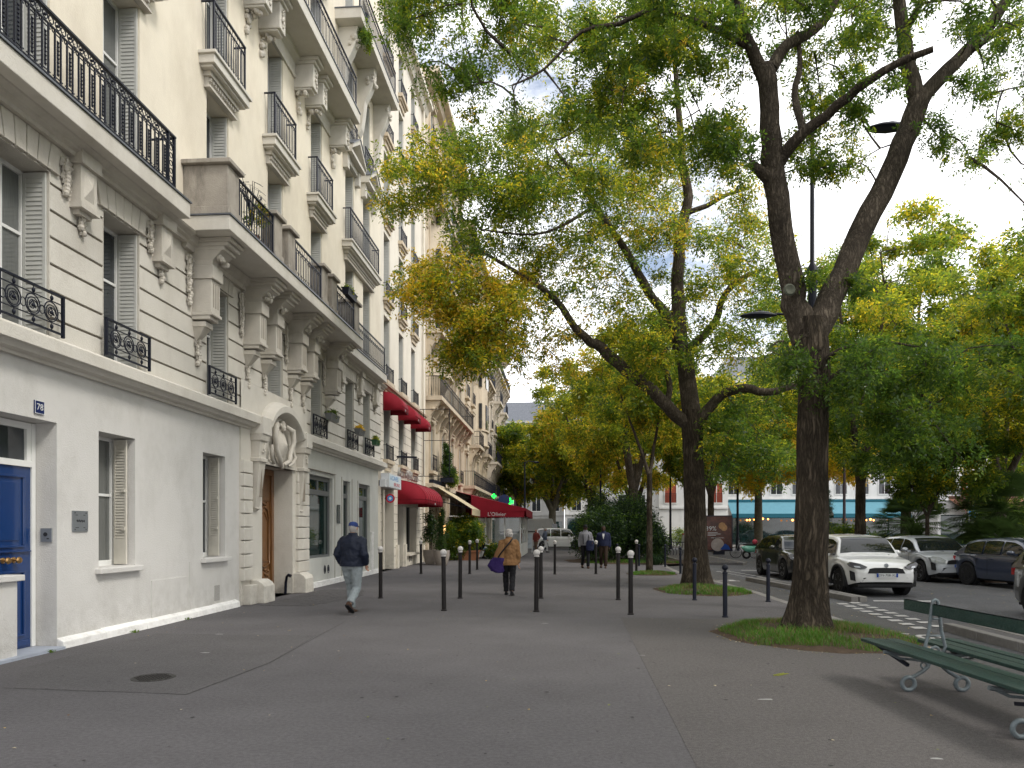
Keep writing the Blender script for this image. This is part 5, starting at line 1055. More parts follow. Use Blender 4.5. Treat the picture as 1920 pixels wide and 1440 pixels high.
def barrel(name, label, y0, y1, z0, out, h, m, x=X2, txt=None, val=.16, ribs=0):
    t = thing(name, label, 'awning', (x, (y0+y1)/2, z0)); L_ = (y1-y0)/2; m_ = MB(); n = 12
    prof = [(0, h)]+[(out*math.sin(i/n*PI/2), val+(h-val)*math.cos(i/n*PI/2)) for i in range(n+1)]+[(out, 0)]
    rs = []
    for y in [-L_+2*L_*i/max(1, (ribs or 1)) for i in range((ribs or 1)+1)]: rs.append([(px+(.012 if 0 else 0), y, pz) for px, pz in prof])
    m_.loft(rs, cap=False, closed=False)
    for y in (-L_, L_):
        m_.add([(px, y, pz) for px, pz in prof]+[(0, y, 0)], [tuple(range(len(prof)+1))])
    o = m_.build('canopy', m, t, 60); so = o.modifiers.new('thick', 'SOLIDIFY'); so.thickness = .012
    m_ = MB(); m_.tube([(out+.008, -L_, val), (out+.008, L_, val)], .008, 5)
    for i in range(1, ribs): m_.tube([(px*1.004+.006, -L_+2*L_*i/ribs, pz+.004) for px, pz in prof[1:]], .006, 4)
    for y in (-L_-.004, L_+.004): m_.tube([(0, y, val), (out, y, val)], .006, 4)
    m_.build('seam', mat('dark_seam', (.08, .005, .01), .8), t)
    if txt: text_mesh('lettering', txt, .13, (out+.014, 0, val*.42), (R(90), 0, R(90)), plw, t, .001)
    return t
seamm = MAT.get('dark_seam')
barrel('awning', 'big red barrel awning over the restaurant door of the white building', 29.2, 33.4, 2.62, 1.18, 1.0, redc, txt="sushi", ribs=8, val=.2)
for i, (c, d) in enumerate(C2):
    barrel('awning', ('red half round awning, leftmost over the first floor windows', 'red half round awning, middle of the three first floor ones', 'red half round awning, rightmost of the three by the drain pipe')[i], c-.1, d+.12, 6.08, .72, .72, redc, txt="111", ribs=1, val=.18)
# signs
t = thing('shop_sign', 'white box sign with blue word and red word above the dark doorway', 'sign', (X2+.25, 27.3, 3.42)); MB().box(-.2, .10, -1.0, 1.0, -.26, .26).build('box', plw, t)
MB().box(.101, .106, -.96, .96, -.22, .22).build('face', mat('sign_face', (.62, .70, .74), .4, .03, 3), t)
text_mesh('lettering', 'CAVES', .24, (.108, -.05, .09), (R(90), 0, R(90)), signlb, t, .002, 1.5); text_mesh('lettering', 'A', .24, (.108, -.72, .09), (R(90), 0, R(90)), signlb, t, .002); text_mesh('lettering', 'BRUNO', .2, (.108, .25, -.13), (R(90), 0, R(90)), signred, t, .002, 1.5)
MB().box(-.2, .1, -1.003, -1.0, -.26, .26).build('side', plw, t) if False else None
t = thing('shop_sign', 'tall white capital letters on the facade above the big red awning', 'sign', (X2+.05, 31.1, 3.95)); text_mesh('lettering', 'AUX AMERICAINS', .52, (0, 0, 0), (R(90), 0, R(90)), mat('letter_paint', (.40, .39, .37), .6), t, .04, .95)
t = thing('no_entry_disc', 'round red and blue projecting sign beside the dark doorway', 'sign', (X2+.32, 26.62, 2.75)); MB().lathe([(.17, -.02), (.17, .02)], n=22, axis='Y').build('disc', signred, t); MB().lathe([(.11, -.023), (.11, -.02)], n=22, axis='Y').build('disc_face', signlb, t); MB().lathe([(.001, -.0245), (.05, -.0245), (.05, -.022)], n=16, axis='Y').build('core', plw, t); MB().box(-.34, -.16, -.015, .015, -.01, .01).build('bracket', iron, t)
t = thing('alarm_box', 'small grey box fixed at the corner above the round red sign', 'box', (X2+.16, 26.2, 3.3)); MB().box(-.1, .1, -.14, .14, -.14, .14).build('case', plw, t); MB().box(-.15, -.1, -.1, .1, -.1, .1).build('bracket', iron, t)
t = thing('sign_frame', 'empty black metal sign frame projecting over the pavement', 'sign frame', (X2, 28.4+2.2, 0)); m_ = MB(); xo = .0; yf = 2.4
m_.bar((0, yf, 4.05), (1.55, yf, 4.05), .03); m_.bar((0, yf, 7.15), (1.55, yf, 7.15), .03); m_.bar((1.55, yf, 4.05), (1.55, yf, 7.15), .03); m_.bar((.35, yf, 4.05), (.35, yf, 7.15), .03); m_.bar((.35, yf, 5.7), (1.55, yf, 5.7), .025)
m_.build('frame', iron, t)
t = thing('flood_light', 'black bar spotlight on an arm above the first floor sills', 'lamp', (X2, 27.9, 4.5)); m_ = MB(); m_.tube([(0, 0, -.15), (.2, .1, -.2), (.35, .2, -.02)], .015, 6); m_.bar((.3, 0, -.06), (.85, .9, .0), .1, .07); m_.build('lamp', iron, t)

# ================================================================== BUILDING 3 : ornate row
def ornate(label, y0, y1, ztop, X, bays, floors, balc, m, seedv, bow=None, gz=4.2, shops=True):
    random.seed(seedv); b = thing('apartment_building', label, 'building', (0, 0, 0)); w = (y1-y0)/bays; ops = []
    for fi, (a, c) in enumerate(floors):
        for k in range(bays):
            yc = y0+(k+.5)*w; ops.append((yc-.5, yc+.5, a, c))
    for k in range(bays): yc = y0+(k+.5)*w; ops.append((yc-w*.36, yc+w*.36, .4, 3.3))
    m_ = MB(); wall(m_, y0, y1, 0, ztop, ops, X, .45)
    m_.quad((X, y0, 0), (X, y0, ztop), (X-12, y0, ztop), (X-12, y0, 0)); m_.quad((X, y1, 0), (X-12, y1, 0), (X-12, y1, ztop), (X, y1, ztop)); m_.quad((X, y0, ztop), (X, y1, ztop), (X-12, y1, ztop), (X-12, y0, ztop)); m_.build('facade_wall', m, b)
    for fi, (a, c) in enumerate(floors):
        for k in range(bays):
            yc = y0+(k+.5)*w; window(b, yc-.5, yc+.5, a, c, X, .42, 1, None, .66, lite=True)
            m_ = MB(); m_.box(X-.01, X+.08, yc-.64, yc-.5, a-.05, c+.1); m_.box(X-.01, X+.08, yc+.5, yc+.64, a-.05, c+.1); m_.box(X-.01, X+.16, yc-.7, yc+.7, c+.1, c+.26); m_.box(X-.01, X+.22, yc-.74, yc+.74, c+.26, c+.32); m_.box(X-.01, X+.25, yc-.65, yc+.65, a-.2, a-.06)
            m_.ball((X+.1, yc, c+.14), .14, 6); m_.build('window_surround', m, b)
            if not balc[fi]:
                m_ = MB(); rail_bars(m_, X+.2, yc-.58, yc+.58, a-.05, a+.75, .13, .14); m_.build('guard_rail', iron, b)
    for k in range(bays):
        yc = y0+(k+.5)*w; MB().quad((X-.3, yc-w*.36, .4), (X-.3, yc+w*.36, .4), (X-.3, yc+w*.36, 3.3), (X-.3, yc-w*.36, 3.3)).build('shop_pane', glass2, b)
        m_ = MB(); m_.box(X-.3, X-.22, yc-.04, yc+.04, .4, 3.3); m_.box(X-.3, X-.22, yc-w*.36, yc+w*.36, 2.6, 2.7); m_.box(X-.02, X+.12, yc-w*.5+.05, yc-w*.5+.4, 0, 3.4); m_.build('shop_pilaster', m, b)
    def co(z, o, h, nm='cornice'): m_ = MB(); m_.prismY([(X-.01, z), (X+o*.4, z+h*.1), (X+o*.55, z+h*.5), (X+o, z+h*.6), (X+o, z+h), (X-.01, z+h)], y0, y1); m_.build(nm, m, b)
    co(3.45, .4, .4); co(ztop-.7, .7, .6)
    for fi, (a, c) in enumerate(floors):
        if balc[fi]:
            spans = [(y0+.2, y1-.2)] if balc[fi] == 1 else [(y0+(k+.5)*w-w*.44, y0+(k+.5)*w+w*.44) for k in range(bays) if (k % 2) == balc[fi]-2]
            for p, q in spans:
                o = MB().box(X-.01, X+.8, p, q, a-.26, a-.05).build('balcony_slab', m, b); m_ = MB(); rail_bars(m_, X+.73, p+.05, q-.05, a-.04, a+.95, .14, .17)
                for yy in (p+.06, q-.06):
                    m_.box(X, X+.73, yy-.014, yy+.014, a+.91, a+.94)
                    for kk in range(1, 6): m_.box(X+kk*.12, X+kk*.12+.014, yy-.007, yy+.007, a-.04, a+.92)
                m_.build('balcony_railing', iron, b)
                n = max(2, int((q-p)/1.4)); 
                for k in range(n+1):
                    yc = p+.25+(q-p-.5)*k/n; m_ = MB()
                    m_.loft([[(X-.01, yc-.14, z), (X+oo, yc-.14, z), (X+oo, yc+.14, z), (X-.01, yc+.14, z)] for z, oo in ((a-1.5, .06), (a-1.3, .16), (a-1.0, .22), (a-.7, .42), (a-.45, .62), (a-.262, .70))]); lumps(m_, (X+.4, yc, a-.55), 6, .14, .12, .16, .06, .11); m_.build('balcony_console', m, b)
    if bow:
        for (p, q, za, zb) in bow:
            rs = []; n = 9; pr = [(X-.01, p)]+[(X+.75*math.sin(PI*i/(n-1))**.5 if 0 < i < n-1 else X+.0, p+(q-p)*i/(n-1)) for i in range(n)]+[(X-.01, q)]
            m_ = MB(); m_.prismZ(pr, za, zb); 
            for z in (za-.15, za+1.0, (za+zb)/2, zb-.1): m_.prismZ([(X+(x-X)*1.12+.04 if x > X else x, y) for x, y in pr], z, z+.12)
            m_.build('bow_bay', m, b)
            for z in np.arange(za+1.2, zb-2, 3.2):
                for i in (2, 4, 6):
                    x, y = pr[i]; m_ = MB(); m_.box(x-.2, x+.03, y-.26, y+.26, z, z+1.9); m_.build('bow_window', glass, b)
            m_ = MB(); m_.loft([[(X-.01+(x-X+.01)*s_, p+(q-p)/2+(y-p-(q-p)/2)*(.5+.5*s_), z) for x, y in pr] for z, s_ in ((za-1.3, .1), (za-.9, .4), (za-.15, 1.0))]); m_.build('bay_corbel', m, b)
    return b
ornate('beige carved stone building with plants on its first floor ledge, right of the drain pipe', 34.75, 48.0, 24.3, -6.7, 4, [(4.6, 6.9), (8.2, 10.6), (11.5, 13.9), (14.8, 17.0), (18, 20.2), (21.2, 23)], [0, 1, 2, 3, 1, 0], stone_b3, 3, [(36.2, 39.6, 9.6, 20.5)])
ornate('tall beige building with curved oriel windows beyond the cafe awning', 48.1, 64.0, 22.5, -6.7, 5, [(4.6, 6.7), (7.7, 9.9), (10.8, 13.0), (13.9, 16.0), (17, 19)], [1, 3, 0, 1, 0], stone_b3, 4, [(55.0, 58.5, 8.2, 19.5)])
ornate('far corner building with grey rounded balconies at the end of the row', 64.2, 80.5, 20.3, -6.6, 5, [(4.6, 6.7), (7.7, 9.9), (10.8, 12.8), (13.7, 15.6), (16.5, 18.3)], [2, 1, 0, 3, 1], mat('pale_far_stone', (.56, .50, .42), .85, .12, 1.5, stain=.4, stcol=(.33, .28, .23)), 5)
t = thing('corner_balcony', 'rounded stone corner balcony with balusters on the far corner building', 'balcony', (-6.2, 79.2, 0)); m_ = MB(); m_.lathe([(.3, 4.2), (.9, 4.9), (1.6, 5.3), (1.7, 5.5), (1.7, 5.6)], n=20); m_.lathe([(1.65, 6.4), (1.7, 6.42), (1.7, 6.55), (1.6, 6.56)], n=20)
for i in range(22): a = 2*PI*i/22; m_.tube([(1.55*math.cos(a), 1.55*math.sin(a), 5.6), (1.55*math.cos(a), 1.55*math.sin(a), 6.42)], .06, 6)
m_.lathe([(1.0, 9.2), (1.7, 9.6), (1.75, 9.8), (1.75, 10.6), (1.65, 10.7)], n=20); m_.build('balcony', stone_b3, t, 50)
# awnings along the row
t = thing('awning', 'sloping beige awning with scalloped front beyond the red barrel awning', 'awning', (-6.7, 37.5, 0)); m_ = MB(); y0, y1 = -1.6, 1.9
m_.add([(.1, y0, 3.9), (.1, y1, 3.9), (2.15, y1, 2.62), (2.15, y0, 2.62)], [(0, 1, 2, 3)]); m_.add([(2.16, y0, 2.62), (2.16, y1, 2.62), (2.16, y1, 2.3), (2.16, y0, 2.3)], [(0, 1, 2, 3)])
o = m_.build('canvas', beigec, t); so = o.modifiers.new('thick', 'SOLIDIFY'); so.thickness = .012
m_ = MB(); m_.box(0, .25, y0-.1, y1+.1, 3.9, 4.1); m_.bar((.1, y0+.1, 3.1), (2.1, y0+.1, 2.62), .04); m_.bar((.1, y1-.1, 3.1), (2.1, y1-.1, 2.62), .04); m_.build('arm', iron, t)
m_ = MB(); m_.quad((.06, y0, 3.88), (.06, y1, 3.88), (.06, y1, 2.9), (.06, y0, 2.9)); m_.build('back_panel', mat('brown_panel', (.12, .075, .04), .8), t)
t = thing('awning', 'long dark red terrace awning lettered on its end valance, beyond the beige one', 'awning', (-6.7, 40.4, 0)); m_ = MB(); D = 4.65; L_ = 8.5
m_.add([(1.55, 0, 3.5), (0, L_*.3, 3.95), (0, L_, 3.95), (D, L_, 2.75), (D, 0, 2.75)], [(0, 1, 2, 3, 4)]); m_.add([(1.55, 0, 3.5), (D, 0, 2.75), (D, 0, 2.6), (1.55, 0, 2.6)], [(0, 1, 2, 3)]); m_.add([(1.55, 0, 2.6), (D-.1, 0, 2.57), (D-.1, 0, 2.27), (1.55, 0, 2.27)], [(0, 1, 2, 3)]); m_.add([(D, 0, 2.75), (D, L_, 2.75), (D, L_, 2.32), (D, 0, 2.32)], [(0, 1, 2, 3)]); m_.add([(.0, L_, 3.95), (D, L_, 2.75), (D, L_, 2.3), (.0, L_, 2.3)], [(0, 1, 2, 3)])
o = m_.build('canvas', redc, t); so = o.modifiers.new('thick', 'SOLIDIFY'); so.thickness = .012
text_mesh('lettering', "L'Olivier", .30, (3.0, -.02, 2.43), (R(90), 0, 0), plw, t, .002)
t = thing('cafe_terrace', 'glazed cafe terrace with white posts under the long red awning', 'terrace', (-6.7, 41.0, 0)); m_ = MB(); posts = [0, 1.15, 2.3, 3.4, 4.3]
for x in posts[1:]: m_.box(x-.04, x+.04, -.04, .04, 0, 2.4)
for y in (2.2, 4.4, 6.6, 7.8): m_.box(4.26, 4.34, y-.04, y+.04, 0, 2.4)
m_.box(0.2, 4.26, -.03, .03, .0, .75); m_.box(.2, 4.26, -.035, .035, 2.3, 2.38); m_.box(4.27, 4.33, .04, 7.8, 0, .75); m_.build('frame', framew, t)
for a, b in zip(posts, posts[1:]):
    MB().quad((a+.04, 0, .75), (b-.04, 0, .75), (b-.04, 0, 2.3), (a+.04, 0, 2.3)).build('pane', mat('clear_glass', (.5, .55, .55), .02, .02, 2, trans=.9) if 'clear_glass' not in MAT else MAT['clear_glass'], t)
for a, b in ((.04, 2.16), (2.24, 4.36), (4.44, 6.56), (6.64, 7.76)): MB().quad((4.3, a, .75), (4.3, b, .75), (4.3, b, 2.3), (4.3, a, 2.3)).build('pane', MAT['clear_glass'], t)
m_ = MB(); m_.box(-.0, .1, 1, 7, .3, 2.3); m_.build('back_wall', mat('dim_interior', (.09, .07, .05), .8, .5, 2.5), t)
for i, (x, y, z, l) in enumerate(((-6.55, 38.4, 1.9, 1.1), (-6.55, 39.6, 1.6, .5))):
    t = thing('wall_lamp', ('tall glowing yellow tube lamp under the beige awning', 'short glowing tube lamp near the red terrace awning')[i], 'lamp', (x, y, z)); MB().lathe([(.05, -l/2), (.05, l/2)], n=8).build('tube', e_warm2, t); MB().box(-.16, -.05, -.04, .04, -.05, .05).build('bracket', iron, t)
for i, (yy, zz, s_, xx) in enumerate(((55, 4.0, .62, -2.95), (47, 3.9, .30, -5.9))):
    p = at((955, 926)[i], (941, 930)[i], yy); t = thing('pharmacy_cross', ('glowing green pharmacy cross sign above the red terrace awning', 'small green pharmacy cross half hidden by the facade')[i], 'sign', tuple(p)); m_ = MB(); a = s_*.5; b = s_*.2
    for (q, w_, e_, r_) in ((-b, b, b*.5, a), (-b, b, -a, -b*.5), (-a, -b*.5, -b, b), (b*.5, a, -b, b)): m_.box(q, w_, -.06, .06, e_, r_)
    m_.build('cross', e_green, t); m_ = MB(); m_.bar((-a, 0, 0), ((-6.65-p.x), 0, 0), .04); m_.box(-b*.5, b*.5, -.062, .062, -b*.5, b*.5); m_.build('bracket', iron, t)
p = at(945, 938, 52); t = thing('oval_sign', 'dark blue oval hanging sign left of the green pharmacy cross', 'sign', tuple(p)); MB().lathe([(.42, -.04), (.42, .04)], n=24, axis='Y').build('disc', enamel, t); MB().bar((-.4, 0, 0), (-6.65-p.x, 0, 0), .04).build('bracket', iron, t)
t = thing('menu_board', 'white framed sandwich board standing by the terrace corner', 'sign board', (-2.45, 49.5, 0)); m_ = MB()
for s_ in (-1, 1):
    for x in (-.36, .36): m_.bar((x, s_*.28, 0), (x, s_*.04, 1.32), .05, .03)
    m_.bar((-.36, s_*.045, 1.3), (.36, s_*.045, 1.3), .05, .03); m_.bar((-.36, s_*.24, .28), (.36, s_*.24, .28), .05, .03)
m_.build('frame', plw, t); m_ = MB(); m_.add([(-.33, -.235, .3), (.33, -.235, .3), (.33, -.055, 1.27), (-.33, -.055, 1.27)], [(0, 1, 2, 3)]); pb = m_.build('poster', mat('poster_white', (.55, .60, .66), .4, .1, 4), t)
m_ = MB(); m_.tube([(-.2, -.10, 1.15), (.0, -.12, 1.1), (.1, -.16, .9), (.0, -.19, .75)], .012, 5); m_.tube([(-.25, -.21, .6), (0, -.215, .55), (.25, -.21, .6)], .012, 5); m_.build('print', frameg, t)

# ================================================================== FAR BUILDINGS
def box_building(label, x0, x1, y0, y1, h, m, nx, nz, z0=4.0, fz=3.0, ww=1.1, wh=1.9, roofm=None, shm=None, gh=None, gm=None, panelm=None):
    b = thing('apartment_building', label, 'building', ((x0+x1)/2, y0, 0)); w = x1-x0; mb = MB(); ops = []
    m_ = MB(); m_.box(-w/2, w/2, 0, y1-y0, 0, h); m_.build('wall', m, b)
    fr = MB(); wn = MB()
    for i in range(nx):
        for k in range(nz):
            x = -w/2+(i+.5)*w/nx; z = z0+k*fz
            if z+wh > h-.3: continue
            m_ = MB(); m_.box(x-ww/2-.08, x+ww/2+.08, -.06, .0, z-.1, z); m_.box(x-ww/2-.07, x-ww/2, -.05, 0, z, z+wh); m_.box(x+ww/2, x+ww/2+.07, -.05, 0, z, z+wh); m_.box(x-ww/2-.07, x+ww/2+.07, -.05, 0, z+wh, z+wh+.08); m_.box(x-.03, x+.03, -.03, -.004, z, z+wh); f_ = m_.build('window', framew, b)
            MB().quad((x-ww/2, -.003, z), (x+ww/2, -.003, z), (x+ww/2, -.003, z+wh), (x-ww/2, -.003, z+wh)).build('pane', panelm if (panelm and (i+k) % 1 == 0) else glass, f_)
            m_ = MB(); m_.box(x-ww/2, x+ww/2, -.16, -.13, z+.9, z+.93); [m_.box(x-ww/2+ww*q/8-.01, x-ww/2+ww*q/8+.01, -.15, -.13, z, z+.9) for q in range(9)]; m_.build('guard_rail', iron, f_)
    m_ = MB(); m_.box(-w/2-.2, w/2+.2, -.35, .3, h-.3, h); m_.box(-w/2, w/2, -.15, 0, z0-.6, z0-.4); m_.build('cornice', m, b)
    if gh: MB().box(-w/2+.3, w/2-.3, -.05, -.002, .0, gh).build('ground_front', gm or glass2, b)
    if roofm: m_ = MB(); m_.loft([[(-w/2, .3, h), (w/2, .3, h), (w/2, y1-y0, h), (-w/2, y1-y0, h)], [(-w/2+1.0, 1.6, h+2.8), (w/2-1.0, 1.6, h+2.8), (w/2-1, y1-y0-1, h+2.8), (-w/2+1, y1-y0-1, h+2.8)]]); m_.build('roof', roofm, b)
    return b
farw = mat('far_white_render', (.62, .62, .61), .85, .06, 1, stain=.3); farg = mat('far_grey_stone', (.40, .40, .39), .85, .1, 1, stain=.4); brick_r = mat('red_brick_far', (.30, .075, .045), .9, .15, 8)
box_building('long grey stone building closing the street behind the far trees', -22, .2, 96, 112, 16.0, farg, 9, 4, roofm=zinc, gh=2.6)
box_building('white corner building behind the parked white van', .3, 12, 92, 108, 17, farw, 4, 4, roofm=zinc, gh=3)
box_building('red brick and white stone building by the traffic signs', 9.5, 16.2, 72, 84, 14, farw, 3, 4, z0=4.2, panelm=brick_r, roofm=zinc)
box_building('white building with the turquoise cafe awning', 16.6, 36, 76, 92, 17, farw, 9, 4, z0=5.2, roofm=zinc, gh=3.0)
box_building('pale building with the brownish cafe awnings', 37, 58, 74, 90, 14, farw, 9, 3, z0=5, roofm=zinc, gh=3)
box_building('dark grey house block at the far right', 58.5, 90, 70, 90, 15, farg, 11, 4, z0=5, roofm=zinc, gh=3)
def flat_awning(label, x0, x1, y, z, m, vm, lights=True, dep=1.9):
    t = thing('awning', label, 'awning', ((x0+x1)/2, y, 0)); w = (x1-x0)/2; m_ = MB(); m_.loft([[(-w, 0, z+1.5), (w, 0, z+1.5), (w, -dep, z+.25), (-w, -dep, z+.25)], [(-w, 0, z+1.48), (w, 0, z+1.48), (w, -dep, z+.23), (-w, -dep, z+.23)]]); m_.build('canvas', m, t); MB().box(-w, w, -dep-.04, -dep, z-.15, z+.25).build('valance', vm, t); MB().box(-w, w, -.1, 0, z+1.48, z+1.75).build('awning_box', vm, t)
    if lights:
        m_ = MB(); n = int(2*w/.42)
        for i in range(n):
            if math.sin(i*.55+w) > -.2 and random.random() < .85: m_.ball((-w+.2+i*.42+random.uniform(-.1, .1), -dep+.1, z-.32+random.uniform(-.16, .12)), random.uniform(.07, .12), 6)
        m_.build('bulb', e_warm, t, kind='stuff')
    return t
flat_awning('long turquoise cafe awning with warm bulbs beneath, left half', 17.0, 26.5, 75.9, 2.9, bluec, teal)
flat_awning('turquoise cafe awning with warm bulbs beneath, right half beside the palms', 27.0, 34.5, 75.9, 2.9, bluec, teal)
flat_awning('faded pink brown awning behind the palms', 38.0, 45, 73.9, 3.1, orangec, mat('brown_valance', (.12, .06, .05), .8), False, 3)
flat_awning('faded orange awning right of the blue arrow sign', 46.0, 56, 73.9, 3.1, orangec, orangec, False, 3)
# ================================================================== VEHICLES
tyre = mat('tyre_rubber', (.012, .012, .013), .8, .2, 30); alloy = mat('alloy_wheel', (.30, .30, .31), .3, .1, 10, metal=.9); alloyd = mat('dark_alloy_wheel', (.05, .05, .055), .35, .1, 10, metal=.8)
carglass = mat('car_glass', (.010, .013, .013), .02, .3, 2, spec=.55); lampg = mat('lamp_glass', (.42, .44, .46), .12, .25, 25, metal=.4); lampd = mat('smoked_lamp', (.05, .05, .055), .1, .3, 20); plastic = mat('black_plastic', (.014, .014, .015), .55, .2, 20); tail = mat('tail_lamp', (.30, .01, .012), .15, .1, 10)
def paint(name, c, metal=.0): return mat(name, c, .28, .02, 1.5, metal=metal, coat=.9, spec=.5)
def interp(tab, x):
    if x <= tab[0][0]: return tab[0][1]
    for (a, p), (b, q) in zip(tab, tab[1:]):
        if x <= b: t = (x-a)/(b-a); t = t*t*(3-2*t)*.5+t*.5; return p+(q-p)*t
    return tab[-1][1]
def car(label, loc, rz, pm, L_=4.18, W=1.765, H=1.59, hood=.98, belt=1.0, style='suv', wb=2.56, wr=.345, whm=None, plate=None, group='cars parked along the street', face=True, clad=True, lampm=None):
    """local frame: +Y is the front, origin on the ground at the centre"""
    t = thing('parked_car', label, 'car', loc, rz, group); hl = L_/2; hw = W/2; fa = hl-.83; ra = fa-wb
    # table of deck height and half width along the length (front = +)
    deck = [(-hl, belt-.20), (-hl+.06, belt-.02), (-hl+.25, belt+.02), (0, belt), (hl-1.25, belt-.01), (hl-1.0, hood+.02), (hl-.5, hood-.05), (hl-.2, hood-.14), (hl-.05, hood-.27), (hl, hood-.36)]
    wid = [(-hl, hw*.80), (-hl+.10, hw*.90), (-hl+.4, hw*.97), (-hl+.9, hw), (hl-.9, hw), (hl-.45, hw*.965), (hl-.18, hw*.88), (hl-.05, hw*.78), (hl, hw*.68)]
    sill = .24 if style != 'suv' else .29
    xs = sorted(set([round(-hl+L_*i/46, 4) for i in range(47)]+[round(c+dx, 4) for c in (fa, ra) for dx in (-.41, -.36, -.3, -.2, -.1, 0, .1, .2, .3, .36, .41)]))
    rings = []; arch = wr+.055
    for y in xs:
        zb = sill+.10*max(0, (abs(y)-hl+.35)/.35)
        za = zb
        for c in (fa, ra):
            if abs(y-c) < arch: za = max(za, wr+math.sqrt(max(0, arch**2-(y-c)**2)))
        w = interp(wid, y); d = interp(deck, y); z1 = za; q = []
        fl = 1.0+ .018*max(math.exp(-((y-fa)/.42)**2), math.exp(-((y-ra)/.45)**2))
        side = [(w*.955, za), (w*.985*fl, max(za+.01, za+(d-za)*.18)), (w*1.0*fl, za+(d-za)*.42), (w*.975, za+(d-za)*.60), (w*.985, za+(d-za)*.80), (w*.945, d-.025), (w*.86, d+.005), (w*.5, d+.028), (0, d+.035)]
        half = [Vector((x, y, z)) for x, z in side]; rings.append([Vector((-p.x, p.y, p.z)) for p in half[::-1]][0:0]+[Vector((p.x, p.y, p.z)) for p in half]+[Vector((-p.x, p.y, p.z)) for p in half[-2::-1]])
    m_ = MB(); m_.loft(rings, cap=True, closed=False); b = m_.build('body', pm, t, 32); sb = b.modifiers.new('s', 'SUBSURF'); sb.levels = 1; sb.render_levels = 1
    m_ = MB(); m_.box(-hw*.80, hw*.80, -hl+.15, hl-.15, sill-.06, sill+.30); m_.build('underbody', plastic, t)
    # greenhouse
    if style == 'suv': top = [(-hl+.10, belt), (-hl+.42, H-.16), (-hl+.75, H-.05), (-.3, H), (.45, H-.04), (.78, H-.12), (hl-1.02, hood+.02)]
    elif style == 'hatch': top = [(-hl+.12, belt), (-hl+.55, H-.14), (-hl+.95, H-.04), (-.3, H), (.35, H-.04), (.65, H-.13), (hl-.98, hood+.02)]
    else: top = [(-hl+.10, belt), (-hl+.40, H-.1), (-hl+.7, H-.03), (-.2, H), (.6, H-.05), (.95, H-.15), (hl-.85, hood+.02)]
    gs = []; n = 26; ya, yb = top[0][0], top[-1][0]
    def topz(y):
        for (a, p), (c, q) in zip(top, top[1:]):
            if y <= c: return p+(q-p)*(y-a)/(c-a)
        return top[-1][1]
    def gw(y, z): k = max(0, min(1, (z-belt)/(H-belt))); return (hw*.93-(hw*.93-hw*.70)*k**1.2)*(1-.05*max(0, (y-.2)/2))
    for i in range(n+1):
        y = ya+(yb-ya)*i/n; z = max(belt-.05, topz(y)); w0 = gw(y, belt)-.005; w1 = gw(y, z)
        gs.append([(w0, y, belt-.06), (gw(y, (belt+z)/2), y, (belt+z)/2), (w1, y, z-.035), (w1-.05, y, z-.004), (w1*.5, y, z+.016), (0, y, z+.02), (-w1*.5, y, z+.016), (-w1+.05, y, z-.004), (-w1, y, z-.035), (-gw(y, (belt+z)/2), y, (belt+z)/2), (-w0, y, belt-.06)])
    m_ = MB(); m_.loft(gs, cap=True, closed=False); m_.build('roof', pm, t, 40)
    # windscreens
    def panel(ys, zs, name, out=.012, nx=8, shrink=.07, m=carglass):
        m_ = MB(); rows = []
        for y, z in zip(ys, zs):
            w = gw(y, z)-shrink; rows.append([(w*(-1+2*k/nx), y+out*(1 if ys[-1] > 0 else -1), z+.030-.020*(abs(-1+2*k/nx))**2+.0) for k in range(nx+1)])
        m_.loft(rows, cap=False, closed=False); return m_.build(name, m, t, 60)
    y5, z5 = top[5]; y6, z6 = top[6]; fr = [(y6-.05, z6+.035), (y6*.66+y5*.34, z6*.66+z5*.34), (y6*.33+y5*.67, z6*.33+z5*.67), (y5+.01, z5+.0), ((y5+top[4][0])/2, (z5+top[4][1])/2)]
    panel([p[0] for p in fr], [p[1] for p in fr], 'windscreen')
    rr_ = [(top[0][0]+.08, top[0][1]+.1), ((top[0][0]+top[1][0])/2, (top[0][1]+top[1][1])/2), (top[1][0]-.01, top[1][1]-.02)]
    panel([p[0] for p in rr_], [p[1] for p in rr_], 'rear_window')
    # side windows : outline follows the roof line
    for s_ in (-1, 1):
        yA = top[1][0]+.02; yM1 = ra+.62; yM2 = fa-1.42 if style != 'van' else .1; yB = y6-.18
        for (p, q) in ((yA+.0, yM1-.03), (yM1+.03, (yM1+yB)/2-.12), ((yM1+yB)/2-.05, yB)):
            if q-p < .12: continue
            m_ = MB(); k = 8; lo = []; hi = []
            for i in range(k+1):
                y = p+(q-p)*i/k; zt = topz(y)-.085; zt = max(zt, belt+.025); zl = belt+.02
                lo.append((s_*(gw(y, zl)+.012), y, zl)); hi.append((s_*(gw(y, zt)+.010), y, zt))
            mid = [(s_*(gw(a[1], (a[2]+b_[2])/2)+.014), a[1], (a[2]+b_[2])/2) for a, b_ in zip(lo, hi)]
            m_.loft([lo, mid, hi], cap=False, closed=False); m_.build('side_window', carglass, t, 60)
        m_ = MB(); m_.ball((s_*(hw+.09), y6-.52, belt+.08), .105, 12, .72); m_.box(s_*(hw*.93), s_*(hw+.04), y6-.50, y6-.44, belt+.0, belt+.06); m_.build('wing_mirror', pm, t, 60)
        m_ = MB(); [m_.box(s_*(hw*.99), s_*(hw+.018), y, y+.16, belt-.14, belt-.115) for y in (fa-1.62, ra+.35)]; m_.build('door_handle', pm, t)
        m_ = MB(); [m_.box(s_*hw*.995, s_*(hw*.995+.0025), y-.004, y+.004, sill+.12, belt-.02) for y in (fa-.62, fa-1.68, ra+.42)]; m_.build('door_gap', plastic, t)
